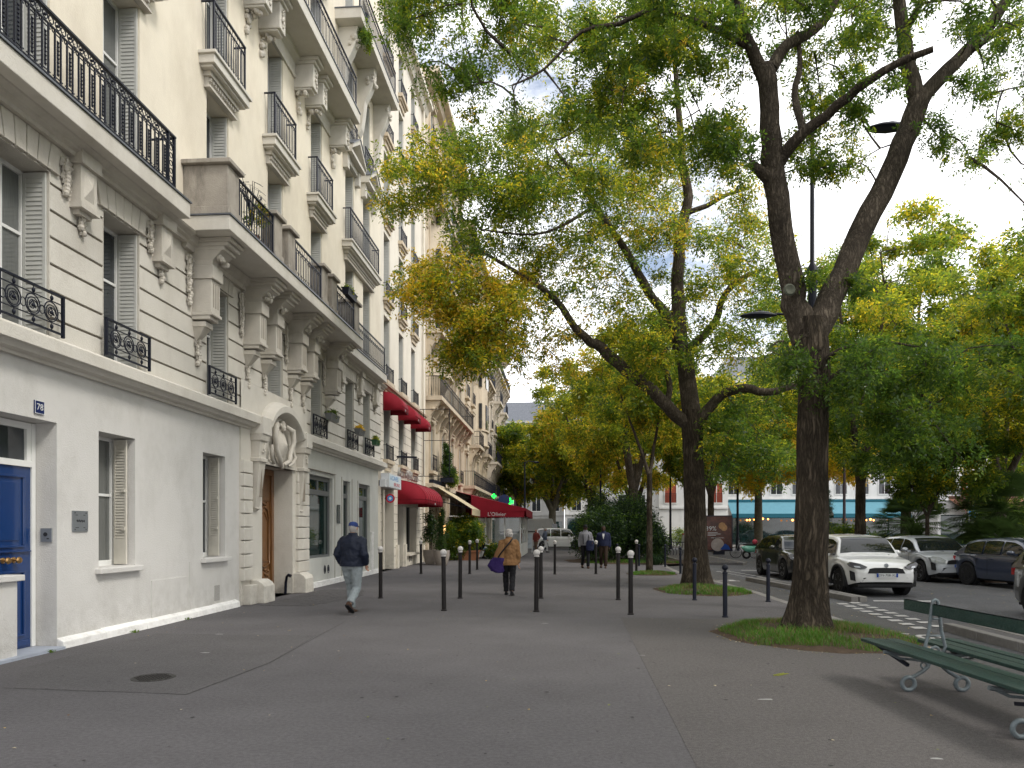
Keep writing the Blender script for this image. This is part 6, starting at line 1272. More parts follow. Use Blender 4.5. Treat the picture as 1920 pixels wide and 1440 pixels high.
        if clad:
            m_ = MB(); rs = []
            for c in (fa, ra):
                pr = [(c+(arch+.0)*math.cos(a), wr+(arch)*math.sin(a), c+(arch+.055)*math.cos(a), wr+(arch+.055)*math.sin(a)) for a in [R(-12)+R(204)*i/16 for i in range(17)]]
                for (a0, b0, a1, b1), (c0, d0, c1, d1) in zip(pr, pr[1:]):
                    m_.add([(s_*(hw+.026), a0, b0), (s_*(hw+.026), a1, b1), (s_*(hw+.026), c1, d1), (s_*(hw+.026), c0, d0), (s_*(hw-.09), a0, b0), (s_*(hw-.09), a1, b1), (s_*(hw-.09), c1, d1), (s_*(hw-.09), c0, d0)], [(0, 1, 2, 3), (0, 3, 7, 4), (1, 5, 6, 2)])
            m_.box(s_*(hw-.1), s_*(hw+.02), ra+arch+.02, fa-arch-.02, sill-.02, sill+.12); m_.build('arch_cladding', plastic, t)
    for c in (fa, ra):
        for s_ in (-1, 1):
            wx = s_*(hw-.115); m_ = MB(); m_.lathe([(wr*.62, -.10), (wr*.93, -.105), (wr, -.085), (wr, .085), (wr*.93, .105), (wr*.66, .10)], (wx, c, wr), 28, 'X'); w = m_.build('wheel', tyre, t, 35)
            m_ = MB(); f = s_
            m_.lathe([(wr*.645, f*.06), (wr*.66, f*.098), (wr*.60, f*.102), (wr*.585, f*.05)] if f > 0 else [(wr*.645, f*.06), (wr*.66, f*.098), (wr*.60, f*.102), (wr*.585, f*.05)], (wx, c, wr), 28, 'X')
            for i in range(5):
                a = 2*PI*i/5+.3
                for da in (-.13, .13): m_.bar((wx+f*.085, c+.05*math.cos(a), wr+.05*math.sin(a)), (wx+f*.088, c+wr*.6*math.cos(a+da), wr+wr*.6*math.sin(a+da)), .028, .02)
            m_.lathe([(.055, f*.075), (.05, f*.098), (.001, f*.1)], (wx, c, wr), 12, 'X'); m_.build('rim', whm or alloy, w)
            MB().lathe([(wr*.60, f*.045), (.001, f*.045)], (wx, c, wr), 20, 'X').build('brake_disc', plastic, w)
            MB().lathe([(arch*.98, -.10*f), (arch*.98, .02*f)], (wx, c, wr+.0), 20, 'X').build('wheel_well', plastic, t)
    def on_front(x, z, out=.0):         # y of the nose surface at x,z (approx)
        k = abs(x)/hw; return hl-.02-.52*max(0, k-.45)**1.6-.10*max(0, (z-.62))*1.2+out
    if face:
        def patch(pts, name, m, out=.02, th=.03):
            m_ = MB(); f_ = [(x, on_front(x, z, out), z) for x, z in pts]; g_ = [(x, on_front(x, z, out)-th, z) for x, z in pts]; m_.loft([g_, f_]); return m_.build(name, m, t, 40)
        hz = hood-.17
        for s_ in (-1, 1):
            o = MB(); pr = [(.50, hz-.085), (.62, hz-.11), (.80, hz-.06), (.86, hz+.02), (.80, hz+.07), (.62, hz+.03), (.47, hz-.045)]
            if style == 'hatch': pr = [(.50, hz-.12), (.66, hz-.15), (.82, hz-.08), (.86, hz+.04), (.76, hz+.08), (.60, hz+.05), (.48, hz-.03)]
            patch([(s_*x*hw/.88, z) for x, z in pr], 'headlight', lampm or lampd, .035, .12)
            patch([(s_*x*hw/.88, z) for x, z in ((.62, hz-.075), (.74, hz-.065), (.76, hz-.02), (.64, hz-.03))], 'headlight_lens', lampg, .045, .05)
            patch([(s_*x*hw/.88, z) for x, z in ((.72, .40), (.80, .42), (.82, .66), (.74, .62))], 'fog_lamp_recess', plastic, .025, .08)
        patch([(-.46, .60), (.46, .60), (.40, .715), (.27, .74), (-.27, .74), (-.40, .715)], 'grille', plastic, .022, .06)
        patch([(-.62, .345), (.62, .345), (.66, .46), (.52, .49), (-.52, .49), (-.66, .46)], 'lower_grille', plastic, .022, .06)
        m_ = MB(); m_.box(-.70, .70, hl-.14, hl-.0, .27, .33); m_.build('bumper_lip', plastic, t)
        MB().lathe([(.055, 0), (.055, .012), (.045, .018)], (0, on_front(0, .80, .012), .80), 18, 'Y').build('badge', steel, t)
        m_ = MB(); m_.box(-.26, .26, hl+.012, hl+.03, .505, .605); p = m_.build('number_plate', plw, t)
        m_ = MB(); m_.box(-.262, -.215, hl+.031, hl+.033, .507, .603); m_.box(.215, .262, hl+.031, hl+.033, .507, .603); m_.build('plate_band', signblue, p)
        if plate: x_ = text_mesh('plate_number', plate, .088, (0, hl+.032, .555), (R(90), 0, PI), black, p, .001)
    for s_ in (-1, 1):
        m_ = MB(); m_.box(s_*hw*.60, s_*hw*.86, -hl-.012, -hl+.10, belt-.22, belt-.08); m_.build('tail_light', tail, t)
    m_ = MB(); [m_.tube([(x, y6-.02, hood+.055), (x+.35, y6-.10, hood+.085)], .010, 5) for x in (-.55, .0)]; m_.build('wiper', plastic, t)
    MB().tube([(0, -hl+.95, H+.01), (0, -hl+.78, H+.13)], .008, 5).build('aerial', plastic, t)
    return t
white_p = paint('white_car_paint', (.62, .62, .61)); silver_p = paint('silver_car_paint', (.40, .42, .45), .15); blueg_p = paint('grey_blue_car_paint', (.035, .045, .075), .2); dark_p = paint('near_black_car_paint', (.012, .012, .010)); grey_p = paint('mid_grey_car_paint', (.11, .11, .11), .5)
FR = PI
car('white compact SUV with black cladding parked facing the camera right of the near tree', (8.05, 20.75, -.115), FR+R(1.5), white_p, plate='DN-708-XL', H=1.56, whm=alloyd)
car('near black car parked behind the white one, half hidden by the near tree trunk', (8.25, 26.3, -.115), FR+R(2), dark_p, H=1.5, clad=False, style='hatch')
car('silver hatchback parked across the road facing the camera', (12.45, 25.8, -.115), FR+R(3), silver_p, L_=4.34, W=1.84, H=1.48, hood=.93, belt=.95, style='hatch', clad=False, lampm=lampg, plate='AB-412-CR', wb=2.64)
car('dark grey blue hatchback parked in front of the silver car', (13.45, 21.9, -.115), FR+R(9), blueg_p, L_=4.1, W=1.76, H=1.46, hood=.93, belt=.96, style='hatch', clad=False, whm=alloyd)
car('mid grey car cut off by the right edge beside the bench', (9.98, 13.4, -.115), FR+R(0), grey_p, L_=4.2, W=1.78, H=1.55, hood=1.0, belt=1.0, style='van', clad=False, lampm=lampg)
car('small white car partly hidden behind the white SUV', (11.9, 31.5, -.115), FR+R(0), white_p, L_=3.9, W=1.7, H=1.45, style='hatch', clad=False, hood=.92, belt=.95)
car('white van like car crossing at the end of the street', (-.35, 61.6, -.115), -PI/2+R(4), white_p, L_=4.4, W=1.8, H=1.8, hood=1.05, belt=1.08, style='van', clad=False, wb=2.7)
car('pale blue grey car parked far right behind the square', (27.5, 45.0, -.02), PI/2, paint('pale_car_paint', (.40, .45, .50), .2), L_=4.2, H=1.5, style='hatch', clad=False)
car('blue car at the far right edge behind the trees', (31.8, 45.2, -.02), PI/2, paint('blue_car_paint', (.03, .07, .2), .3), L_=4.0, H=1.45, style='hatch', clad=False)
# delivery van far left of the crossing
t = thing('parked_van', 'big grey white delivery van behind the far trees on the left', 'van', (-3.0, 69, -.1), 0); m_ = MB(); m_.loft([[(x, -1, .4), (x, 1, .4), (x, 1, z), (x, -1, z)] for x, z in ((-2.6, 2.7), (2.0, 2.7), (2.35, 1.7), (3.0, 1.35))]); bevel(m_.build('body', farg, t), .08); m_ = MB(); m_.box(2.0, 2.5, -1.01, -.99, 1.5, 2.2); m_.box(-2.2, 1.6, -1.005, -1.0, 1.4, 1.5); m_.build('window', carglass, t)
for x in (-1.8, 1.9): MB().lathe([(.36, -1.02), (.36, -.75)], (x, 0, .36), 20, 'Y').build('wheel', tyre, t)

# ---- scooter and bike
t = thing('scooter', 'mint green scooter with a pink helmet on the seat parked beyond the black car', 'scooter', (11.2, 42.0, -.11), R(90)); mint = paint('mint_paint', (.16, .48, .36)); m_ = MB()
m_.loft([[(w*math.cos(a), y, z+h*math.sin(a)) for a in [2*PI*i/10 for i in range(10)]] for y, w, h, z in ((.05, .10, .10, .62), (.25, .17, .18, .60), (.55, .20, .22, .58), (.80, .16, .17, .60), (.98, .05, .06, .66))]); m_.box(-.13, .13, -.40, .2, .28, .36); m_.loft([[(-.2, -.45, .3), (.2, -.45, .3), (.2, -.40, .3), (-.2, -.40, .3)], [(-.16, -.36, .95), (.16, -.36, .95), (.16, -.30, .95), (-.16, -.30, .95)]]); m_.build('body', mint, t, 45)
m_ = MB(); m_.loft([[(w*math.cos(a), y, z+h*math.sin(a)) for a in [2*PI*i/10 for i in range(10)]] for y, w, h, z in ((.1, .12, .04, .80), (.5, .14, .06, .82), (.9, .10, .05, .84))]); m_.tube([(-.3, -.28, 1.08), (0, -.32, 1.02), (.3, -.28, 1.08)], .018, 6); m_.tube([(0, -.62, .25), (0, -.38, .95)], .03, 6); m_.build('seat', plastic, t)
for y in (-.62, .72): m_ = MB(); m_.ring((0, y, .25), .19, .06, 'X', 22, 8); m_.build('wheel', tyre, t)
m_ = MB(); m_.ball((0, .25, .98), .15, 12); m_.build('helmet', mat('pink_helmet', (.45, .06, .09), .4), t, 60) 
def bicycle(label, loc, rz, m):
    t = thing('bicycle', label, 'bicycle', loc, rz, 'parked bicycles'); 
    for y in (-.52, .52):
        m_ = MB(); m_.ring((0, y, .34), .33, .018, 'X', 28, 6); [m_.tube([(0, y, .34), (0, y+.32*math.cos(a), .34+.32*math.sin(a))], .003, 3) for a in [2*PI*i/12 for i in range(12)]]; m_.build('wheel', tyre, t)
    m_ = MB(); A = (0, -.52, .34); C = (0, -.05, .28); Sx = (0, -.18, .85); Hx = (0, .36, .88); D = (0, .52, .34)
    for p, q in ((A, C), (A, Sx), (C, Sx), (C, Hx), (Sx, Hx), (Hx, D)): m_.tube([p, q], .017, 6)
    m_.tube([(-.26, .32, 1.02), (0, .38, .98), (.26, .32, 1.02)], .014, 6); m_.tube([Hx, (0, .38, .98)], .015, 6); m_.build('frame', m, t)
    m_ = MB(); m_.loft([[(-.07, -.32, .90), (.07, -.32, .90), (.07, -.32, .93), (-.07, -.32, .93)], [(-.02, -.05, .9), (.02, -.05, .9), (.02, -.05, .93), (-.02, -.05, .93)]]); m_.build('saddle', plastic, t); return t
bicycle('bicycle with grey frame leaning by the mint scooter', (10.7, 43.2, -.11), R(80), steel)
bicycle('dark bicycle locked near the red brick building', (6.6, 50.5, 0), R(95), iron)
bicycle('bicycle parked by the low wavy railing', (6.35, 45.2, .02), R(10), iron)
# ================================================================== PEOPLE
def ell(c, rx, ry, n=14, tilt=0):
    c = Vector(c); return [c+Vector((rx*math.cos(a), ry*math.sin(a), tilt*math.sin(a))) for a in [2*PI*i/n for i in range(n)]]
def remesh(o, v, smooth=2, noise=0, ns=.12):
    m = o.modifiers.new('r', 'REMESH'); m.mode = 'VOXEL'; m.voxel_size = v; m.use_smooth_shade = True
    if smooth: s = o.modifiers.new('s', 'SMOOTH'); s.iterations = smooth; s.factor = .5
    if noise:
        tx = bpy.data.textures.new('cloth_folds', 'CLOUDS'); tx.noise_scale = ns; tx.noise_depth = 2
        d = o.modifiers.new('d', 'DISPLACE'); d.texture = tx; d.strength = noise; d.mid_level = .5
    return o
def hand(mb, w, dr, side, s=1.0, palm=(0, 1, 0)):
    """palm and five separate bent fingers; w wrist, dr direction of the hand, side = thumb side unit vector"""
    w = Vector(w); d = Vector(dr).normalized(); sd = Vector(side).normalized(); nrm = d.cross(sd).normalized()
    m = w+d*.085*s
    mb.loft([[c+sd*a*math.cos(t)+nrm*b*math.sin(t) for t in [2*PI*i/10 for i in range(10)]] for c, a, b in ((w-d*.01, .026*s, .02*s), (w+d*.03*s, .034*s, .017*s), (w+d*.07*s, .042*s, .016*s), (m, .040*s, .013*s))])
    for k, (off, L_) in enumerate(((.030, .072), (.011, .080), (-.009, .075), (-.028, .058))):
        a = w+d*.078*s+sd*off*s; b = a+d*L_*.45*s+nrm*.006*s; c = b+d*L_*.3*s+nrm*.016*s; e = c+d*L_*.2*s+nrm*.020*s
        mb.tube([a, b, c, e], [.0095*s, .009*s, .008*s, .006*s], 6)
    a = w+d*.025*s+sd*.03*s; b = a+d*.03*s+sd*.024*s+nrm*.008*s; c = b+d*.032*s+sd*.006*s+nrm*.01*s; mb.tube([a, b, c], [.012*s, .011*s, .008*s], 6)
def person(label, loc, rz, h, top_m, leg_m, shoe_m, sk=None, hair=None, cap=None, coat_len=.80, stride=.30, kick=0.0, bulk=1.0, arms='pocket', hood=None, group=None, seated=False, lod=1.0, lean=0.0, coatflare=1.0, beard=None, openfront=None):
    """faces +Y locally; stride>0 : left foot ahead"""
    sk = sk or skin_m; s = h/1.75; t = thing('person', label, 'person', loc, rz, group); bb = MB(); cl = MB(); tr = MB(); V = Vector
    hipz = (.52 if seated else .90)*s; dz = (-.40*s if seated else 0); fy = lean
    # --- legs
    legs = []
    for sd, ph in ((-1, 1), (1, -1)):
        hip = V((sd*.095*s, 0, .90*s+dz))
        if seated: knee = V((sd*.11*s, .43*s, .50*s)); ank = V((sd*.10*s, .40*s+.10*ph*s, .08*s)); pitch = 0
        else:
            if ph > 0: knee = hip+V((0, stride*.55*s, -.43*s)); ank = V((sd*.085*s, stride*.55*s, .085*s)); pitch = 0
            else: knee = hip+V((0, -stride*.05*s+.05*kick, -.425*s)); ank = V((sd*.10*s, -stride*.75*s-.12*kick, (.10+.22*kick)*s)); pitch = kick
        legs.append((hip, knee, ank, pitch, sd))
        bb.tube([hip, hip.lerp(knee, .5), knee, knee.lerp(ank, .35), ank, ank+V((0, 0, -.03))], [.082*s, .07*s, .052*s, .052*s, .036*s, .034*s], 10)
        tr.tube([hip+V((0, 0, .03)), hip.lerp(knee, .35), hip.lerp(knee, .8), knee, knee.lerp(ank, .4), knee.lerp(ank, .8), ank+V((0, 0, -.0))], [.108*s*bulk, .096*s*bulk, .076*s*bulk, .072*s*bulk, .070*s*bulk, .066*s*bulk, .068*s*bulk], 12)
        # shoe
        sm = MB(); d = V((0, math.cos(pitch*1.1), math.sin(-pitch*1.1)*1.0)) if not seated else V((0, 1, 0)); u_ = V((0, -d.z, d.y)); a0 = ank-d*.06*s-u_*.01*s; R_ = V((1, 0, 0))
        rs = []
        for q, w_, hh in ((-.02, .030, .07), (.0, .040, .095), (.06, .043, .10), (.12, .044, .075), (.18, .050, .055), (.23, .044, .045), (.265, .02, .03)):
            c = a0+d*q*s; base = c-u_*(.075*s); rs.append([base+R_*w_*s*math.cos(x)+u_*(hh*s*max(0, math.sin(x))) for x in [2*PI*i/12 for i in range(12)]])
        sm.loft(rs); sh = sm.build('shoe', shoe_m, t, 50)
        so = MB(); rs = []
        for q, w_ in ((-.03, .034), (.02, .046), (.12, .048), (.2, .054), (.27, .028)):
            c = a0+d*q*s-u_*(.075*s); rs.append([c-R_*w_*s-u_*.018*s, c+R_*w_*s-u_*.018*s, c+R_*w_*s+u_*.004*s, c-R_*w_*s+u_*.004*s])
        so.loft(rs); so.build('sole', plastic, sh)
    tr.loft([ell((0, 0, z*s+dz), a*s*bulk, b*s*bulk) for z, a, b in ((.84, .13, .10), (.90, .165, .12), (.98, .16, .115), (1.04, .15, .11))])
    bb.loft([ell((0, fy*(z-.9), z*s+dz), a*s, b*s) for z, a, b in ((.86, .12, .085), (.93, .15, .10), (1.05, .135, .09), (1.2, .15, .10), (1.35, .165, .10), (1.43, .13, .085), (1.47, .07, .06))])
    hc = V((0, fy*.72+.012*s, 1.625*s+dz)); nk = V((0, fy*.6, 1.45*s+dz))
    bb.tube([nk-V((0, 0, .05)), nk+V((0, .0, .05*s)), hc-V((0, .01, .04*s))], [.062*s, .055*s, .055*s], 10)
    rs = [(-.118, .028, .030, .03), (-.10, .045, .052, .022), (-.06, .062, .082, .008), (-.01, .074, .096, 0), (.04, .076, .099, -.003), (.08, .066, .086, -.006), (.105, .045, .06, -.006), (.118, .015, .02, -.006)]
    bb.loft([ell((hc.x, hc.y+o*s, hc.z+z*s), a*s, b*s) for z, a, b, o in rs])
    bb.tube([hc+V((0, .088*s, .02*s)), hc+V((0, .108*s, -.02*s)), hc+V((0, .098*s, -.032*s))], [.010*s, .016*s, .013*s], 6)   # nose
    for sd in (-1, 1):
        bb.loft([[hc+V((sd*(.073+.010*q)*s, (.0+.022*math.cos(a))*s, (-.005+.032*math.sin(a))*s)) for a in [2*PI*i/8 for i in range(8)]] for q in (0, 1.3)])
    # --- torso garment
    z0 = coat_len*s+dz if not seated else hipz-.02; zz = [(z0, .205*coatflare, .150*coatflare), (z0+.06, .205*coatflare, .150*coatflare), (.98*s+dz, .20, .145), (1.12*s+dz, .205, .145), (1.27*s+dz, .225, .148), (1.38*s+dz, .215, .135), (1.45*s+dz, .14, .10), (1.50*s+dz, .085, .082)]
    zz = sorted(set(zz)); cl.loft([ell((0, fy*(z/s-.9)*.9, z), a*s*bulk, b*s*bulk, 18) for z, a, b in zz])
    hands = []
    for sd in (-1, 1):
        S0 = V((sd*.185*s*min(1.08, bulk), fy*.48, 1.385*s+dz)); mode = arms if isinstance(arms, str) else arms[0 if sd < 0 else 1]
        if mode == 'pocket': E = S0+V((sd*.10*s, -.09*s, -.27*s)); Wt = E+V((-sd*.055*s, .16*s, -.19*s))
        elif mode == 'swing': E = S0+V((sd*.055*s, -.04*s, -.29*s)); Wt = E+V((sd*.0, .05*s, -.25*s))
        elif mode == 'carry': E = S0+V((sd*.09*s, -.02*s, -.27*s)); Wt = E+V((-sd*.02*s, .20*s, -.06*s))
        elif mode == 'lap': E = S0+V((sd*.05*s, .10*s, -.25*s)); Wt = E+V((-sd*.06*s, .22*s, -.02*s))
        else: E = S0+V((sd*.07*s, -.03*s, -.28*s)); Wt = E+V((-sd*.03*s, .10*s, -.22*s))
        bb.tube([S0-V((sd*.02, 0, 0)), S0.lerp(E, .5), E, E.lerp(Wt, .5), Wt], [.052*s, .046*s, .038*s, .036*s, .026*s], 8)
        cl.tube([S0+V((-sd*.06*s, 0, .03*s)), S0, S0.lerp(E, .5), E, E.lerp(Wt, .5), Wt-(Wt-E)*.04], [.08*s, .078*s*bulk, .068*s*bulk, .062*s*bulk, .058*s*bulk, .048*s*bulk], 12)
        hd = (Wt-E).normalized(); hand(bb, Wt, hd+V((0, .1, -.3)), V((0, 1, .2)) if mode != 'carry' else V((0, .2, 1)), s, )
        hands.append(Wt+hd*.08)
    b = bb.build('body', sk, t); remesh(b, .009 if lod >= 1 else .016, 1)
    l = tr.build('trousers', leg_m, t); remesh(l, .014, 2, .028 if lod >= 1 else 0, .06)
    c = cl.build('jacket', top_m, t); remesh(c, .015, 3, .042 if lod >= 1 else .012, .10)
    m_ = MB(); m_.loft([ell((0, fy*.6+.0, z*s+dz), a*s, b_*s, 16) for z, a, b_ in ((1.435, .115, .10), (1.48, .095, .09), (1.535, .085, .085), (1.54, .072, .072), (1.48, .07, .07))], cap=False); col = m_.build('collar', top_m, t, 60); col.modifiers.new('t', 'SOLIDIFY').thickness = .012
    m_ = MB(); z = z0+.018; m_.loft([ell((0, fy*(z0/s-.9)*.9, z0+q), (.205*coatflare+.006)*s*bulk, (.150*coatflare+.006)*s*bulk, 18) for q in (0.0, .03)]); m_.build('hem', top_m, t, 60)
    if openfront: MB().loft([[V((x*s, fy*(z-.9)*.9+(yy)*s*bulk, z*s+dz)) for x in (-w_, w_)] for z, yy, w_ in ((1.18, .150, .004), (1.25, .156, .02), (1.32, .156, .035), (1.42, .125, .045))], cap=False, closed=False).build('shirt', openfront, t)
    # eyes, mouth
    m_ = MB(); [m_.ball(hc+V((sd*.030*s, .089*s, .012*s)), .0095*s, 8) for sd in (-1, 1)]; m_.build('eye', black, t); m_ = MB(); m_.tube([hc+V((-.022*s, .090*s, -.062*s)), hc+V((0, .096*s, -.062*s)), hc+V((.022*s, .090*s, -.062*s))], .005*s, 5); m_.build('mouth', mat('lips', (.28, .11, .09), .6) if 'lips' not in MAT else MAT['lips'], t)
    if beard: m_ = MB(); m_.loft([ell((hc.x, hc.y+(o+.006)*s, hc.z+z*s), (a+.006)*s, (b_+.006)*s) for z, a, b_, o in rs[:3]]); m_.build('beard', beard, t, 60)
    if hair:
        m_ = MB(); long = hair[1]; fr = []
        for z, a, b_, o in [r for r in rs if r[0] > -.11-.02*long][(0 if long else 2):]:
            sc = (.020 if long > 1 else .008)+(.014 if z < 0 and long > 1 else 0); ring = []
            for i in range(18):
                an = 2*PI*i/18; f = math.sin(an)      # +1 is the face side
                cut = .72 if (z < .045 and f > (.25 if long else .0)) else 1.0
                ring.append(V((hc.x+(a+sc)*s*math.cos(an)*cut**.3, hc.y+(o+(b_*cut+sc*(1 if f < .3 else .2))*f)*s, hc.z+z*s*1.06)))
            fr.append(ring)
        m_.loft(fr); hm = m_.build('hair', hair[0], t, 60)
        if long > 1: remesh(hm, .010, 1, .035, .03)
    if cap:
        m_ = MB(); m_.loft([ell((hc.x, hc.y+o*s, hc.z+z*s), a*s, b_*s, 16) for z, a, b_, o in ((.028, .085, .107, 0), (.05, .088, .110, 0), (.09, .08, .10, -.004), (.118, .055, .07, -.005), (.130, .01, .012, -.005))]); k = m_.build('cap', cap, t, 60)
        m_ = MB(); m_.loft([[hc+V((x*s, (.085+.09*math.sqrt(max(0, 1-(x/.082)**2)) if f else .07)*s, (.030-.012*f)*s+q)) for x in (-.08, -.06, -.03, 0, .03, .06, .08)] for f, q in ((0, 0), (1, 0), (1, .006), (0, .008))], cap=False, closed=False); m_.build('cap_peak', cap, k)
    if hood:
        m_ = MB(); m_.loft([ell((0, fy*.5-.055*s-o*s, z*s+dz), a*s, b_*s, 14) for z, a, b_, o in ((1.30, .03, .02, .05), (1.34, .10, .055, .05), (1.40, .135, .08, .035), (1.46, .13, .08, .015), (1.50, .095, .07, .0))]); remesh(m_.build('hood', top_m, t), .014, 2, .02, .05)
    t['_h'] = 0
    del t['_h']
    return t, hands, hc
navy = mat('navy_nylon', (.010, .014, .028), .55, .15, 9, .3, 40); jean = mat('faded_grey_denim', (.24, .27, .28), .85, .14, 8, .3, 60, stain=.4, stcol=(.14, .16, .17), stscale=(6, 6, 6)); boot = mat('brown_leather', (.055, .028, .018), .5, .2, 20)
tan = mat('tan_cotton', (.185, .098, .042), .8, .10, 7, .3, 40); blk = mat('black_cloth', (.010, .010, .012), .8, .2, 12); purple = mat('dark_purple_cloth', (.022, .010, .075), .7, .1, 10)
bluecap = mat('blue_cap_cloth', (.025, .045, .15), .8, .12, 14); greyt = mat('grey_shirt', (.20, .20, .22), .85, .1, 10); dkblue = mat('dark_blue_cloth', (.012, .016, .045), .75, .15, 10); khaki = mat('khaki_cloth', (.16, .11, .075), .85, .1, 9); jeansb = mat('blue_denim', (.05, .12, .20), .85, .15, 9); redcl = mat('red_brown_cloth', (.20, .05, .04), .8, .15, 9); greyb = mat('grey_blue_cloth', (.10, .12, .17), .8, .1, 9); whitecl = mat('white_cloth', (.55, .55, .56), .8, .08, 9)
# man in navy jacket, walking away, mid stride, right foot planted
person('man in a blue cap and navy jacket walking away with hands in his pockets', (-4.0, 13.45, 0), R(-12), 1.74, navy, jean, boot, hair=(hair_g, 1), cap=bluecap, coat_len=.90, stride=.26, kick=.55, bulk=1.16, arms='pocket', lean=.06)
w_, hands, hc = person('grey haired woman in a tan hooded jacket walking away with a bag on her side', (-1.30, 17.4, 0), R(-3), 1.60, tan, blk, blk, hair=(hair_g, 2), coat_len=.80, stride=.20, kick=.12, bulk=1.10, arms=('swing', 'swing'), hood=True, coatflare=1.12)
t = thing('shoulder_bag', 'dark purple cloth bag with tan top slung at the left side of the woman', 'bag', (-1.30, 17.4, 0), R(-3)); m_ = MB(); B0 = Vector((-.29, -.12, .92))
m_.loft([[B0+Vector((dx*1.0+w*math.cos(a), .055*math.sin(a), z)) for a in [2*PI*i/12 for i in range(12)]] for dx, w, z in ((.07, .08, -.38), (.03, .17, -.33), (-.02, .21, -.2), (.02, .18, -.08), (.06, .14, .0))]); remesh(m_.build('bag_body', purple, t), .014, 1, .02, .08)
m_ = MB(); m_.loft([[B0+Vector((.06+dx+w*math.cos(a), .05*math.sin(a), z)) for a in [2*PI*i/12 for i in range(12)]] for dx, w, z in ((0, .135, -.02), (.02, .12, .10), (.05, .09, .22), (.08, .06, .33))]); m_.build('bag_flap', tan, t, 60)
m_ = MB(); m_.tube([(-.24, -.20, .92), (-.14, -.235, 1.05), (-.02, -.225, 1.20), (.06, -.165, 1.30), (.09, -.06, 1.37)], .019, 6); m_.build('strap', blk, t)
person('approaching man in a grey shirt with dark straps, carrying a dark blue coat', (.93, 29.6, 0), PI+R(6), 1.78, greyt, blk, boot, sk=skin_d, hair=(hair_d, 0), cap=blk, coat_len=.92, stride=.25, kick=.15, arms=('carry', 'swing'), group='pedestrians', lod=.5)
t = thing('carried_coat', 'dark blue coat carried over the arm of the approaching man', 'coat', (.93, 29.6, 0), PI+R(6)); m_ = MB(); m_.loft([[Vector((-.16+w*math.cos(a), .20+.07*math.sin(a), z)) for a in [2*PI*i/12 for i in range(12)]] for w, z in ((.14, .72), (.18, .85), (.17, 1.0), (.15, 1.1), (.12, 1.14))]); remesh(m_.build('cloth', dkblue, t), .015, 2, .03, .08)
m_ = MB(); m_.tube([(-.11, .15, .98), (-.12, .17, 1.25), (-.11, .06, 1.46)], .018, 5); m_.tube([(.11, .15, .98), (.12, .17, 1.25), (.11, .06, 1.46)], .018, 5); m_.build('backpack_strap', blk, t)
person('bearded man in a dark bomber jacket and brown trousers walking towards the camera', (1.68, 29.9, 0), PI-R(4), 1.74, dkblue, mat('dark_brown_cloth', (.035, .022, .015), .85), boot, sk=skin_d, hair=(hair_d, 0), coat_len=.92, stride=.25, kick=.2, arms='swing', bulk=1.1, beard=hair_d, openfront=whitecl, group='pedestrians', lod=.5)
person('elderly woman in red brown coat and khaki trousers by the menu board', (-1.85, 50.3, 0), R(150), 1.60, redcl, khaki, blk, hair=(hair_g, 1), coat_len=.80, stride=.2, kick=.1, group='pedestrians', lod=.5)
person('elderly man in a grey blue jacket and pale trousers walking past the menu board', (-1.2, 49.3, 0), R(-70), 1.68, greyb, whitecl, blk, hair=(hair_g, 0), coat_len=.88, stride=.32, kick=.3, group='pedestrians', lod=.5)
person('customer in a dark coat seated at the terrace corner, nearest the hedge', (-4.35, 38.7, 0), R(-75), 1.72, blk, jeansb, plw, hair=(hair_d, 1), coat_len=.8, arms='lap', seated=True, group='seated cafe customers', lod=.5)
person('second customer in black seated behind the first at the terrace', (-4.65, 39.5, 0), R(-75), 1.70, dkblue, blk, blk, hair=(hair_d, 1), coat_len=.8, arms='lap', seated=True, group='seated cafe customers', lod=.5)
person('dark figure standing far off beside the white van', (1.5, 63.5, .0), R(20), 1.72, blk, blk, blk, hair=(hair_d, 0), coat_len=.8, group='pedestrians', lod=.5)
def chair(label, loc, rz):
    t = thing('cafe_chair', label, 'chair', loc, rz, 'cafe terrace chairs'); m_ = MB(); m_.box(-.21, .21, -.2, .22, .44, .47); m_.build('seat', oak, t)
    for x in (-.2, .2):
        m_ = MB(); m_.tube([(x, -.2, 0), (x, -.2, .46), (x*.9, -.24, .9)], .014, 6); m_.build('leg', iron, t); m_ = MB(); m_.tube([(x, .2, 0), (x, .2, .46)], .014, 6); m_.build('leg', iron, t)
    m_ = MB(); m_.box(-.19, .19, -.25, -.23, .62, .88); m_.build('backrest', oak, t); return t
chair('cafe chair under the nearest seated customer', (-4.37, 38.68, 0), R(-75)); chair('cafe chair under the second seated customer', (-4.67, 39.48, 0), R(-75))
for i, (x, y) in enumerate(((-3.75, 38.9), (-3.3, 40.2))):
    t = thing('cafe_table', ('small round cafe table in front of the nearest seated customer', 'small round cafe table closer to the terrace glass')[i], 'table', (x, y, 0), 0, 'cafe terrace tables'); MB().lathe([(.34, .72), (.35, .74), (.34, .755)], n=20).build('tabletop', plw, t); MB().lathe([(.2, 0), (.18, .03), (.03, .06), (.025, .72)], n=12).build('pedestal', iron, t)

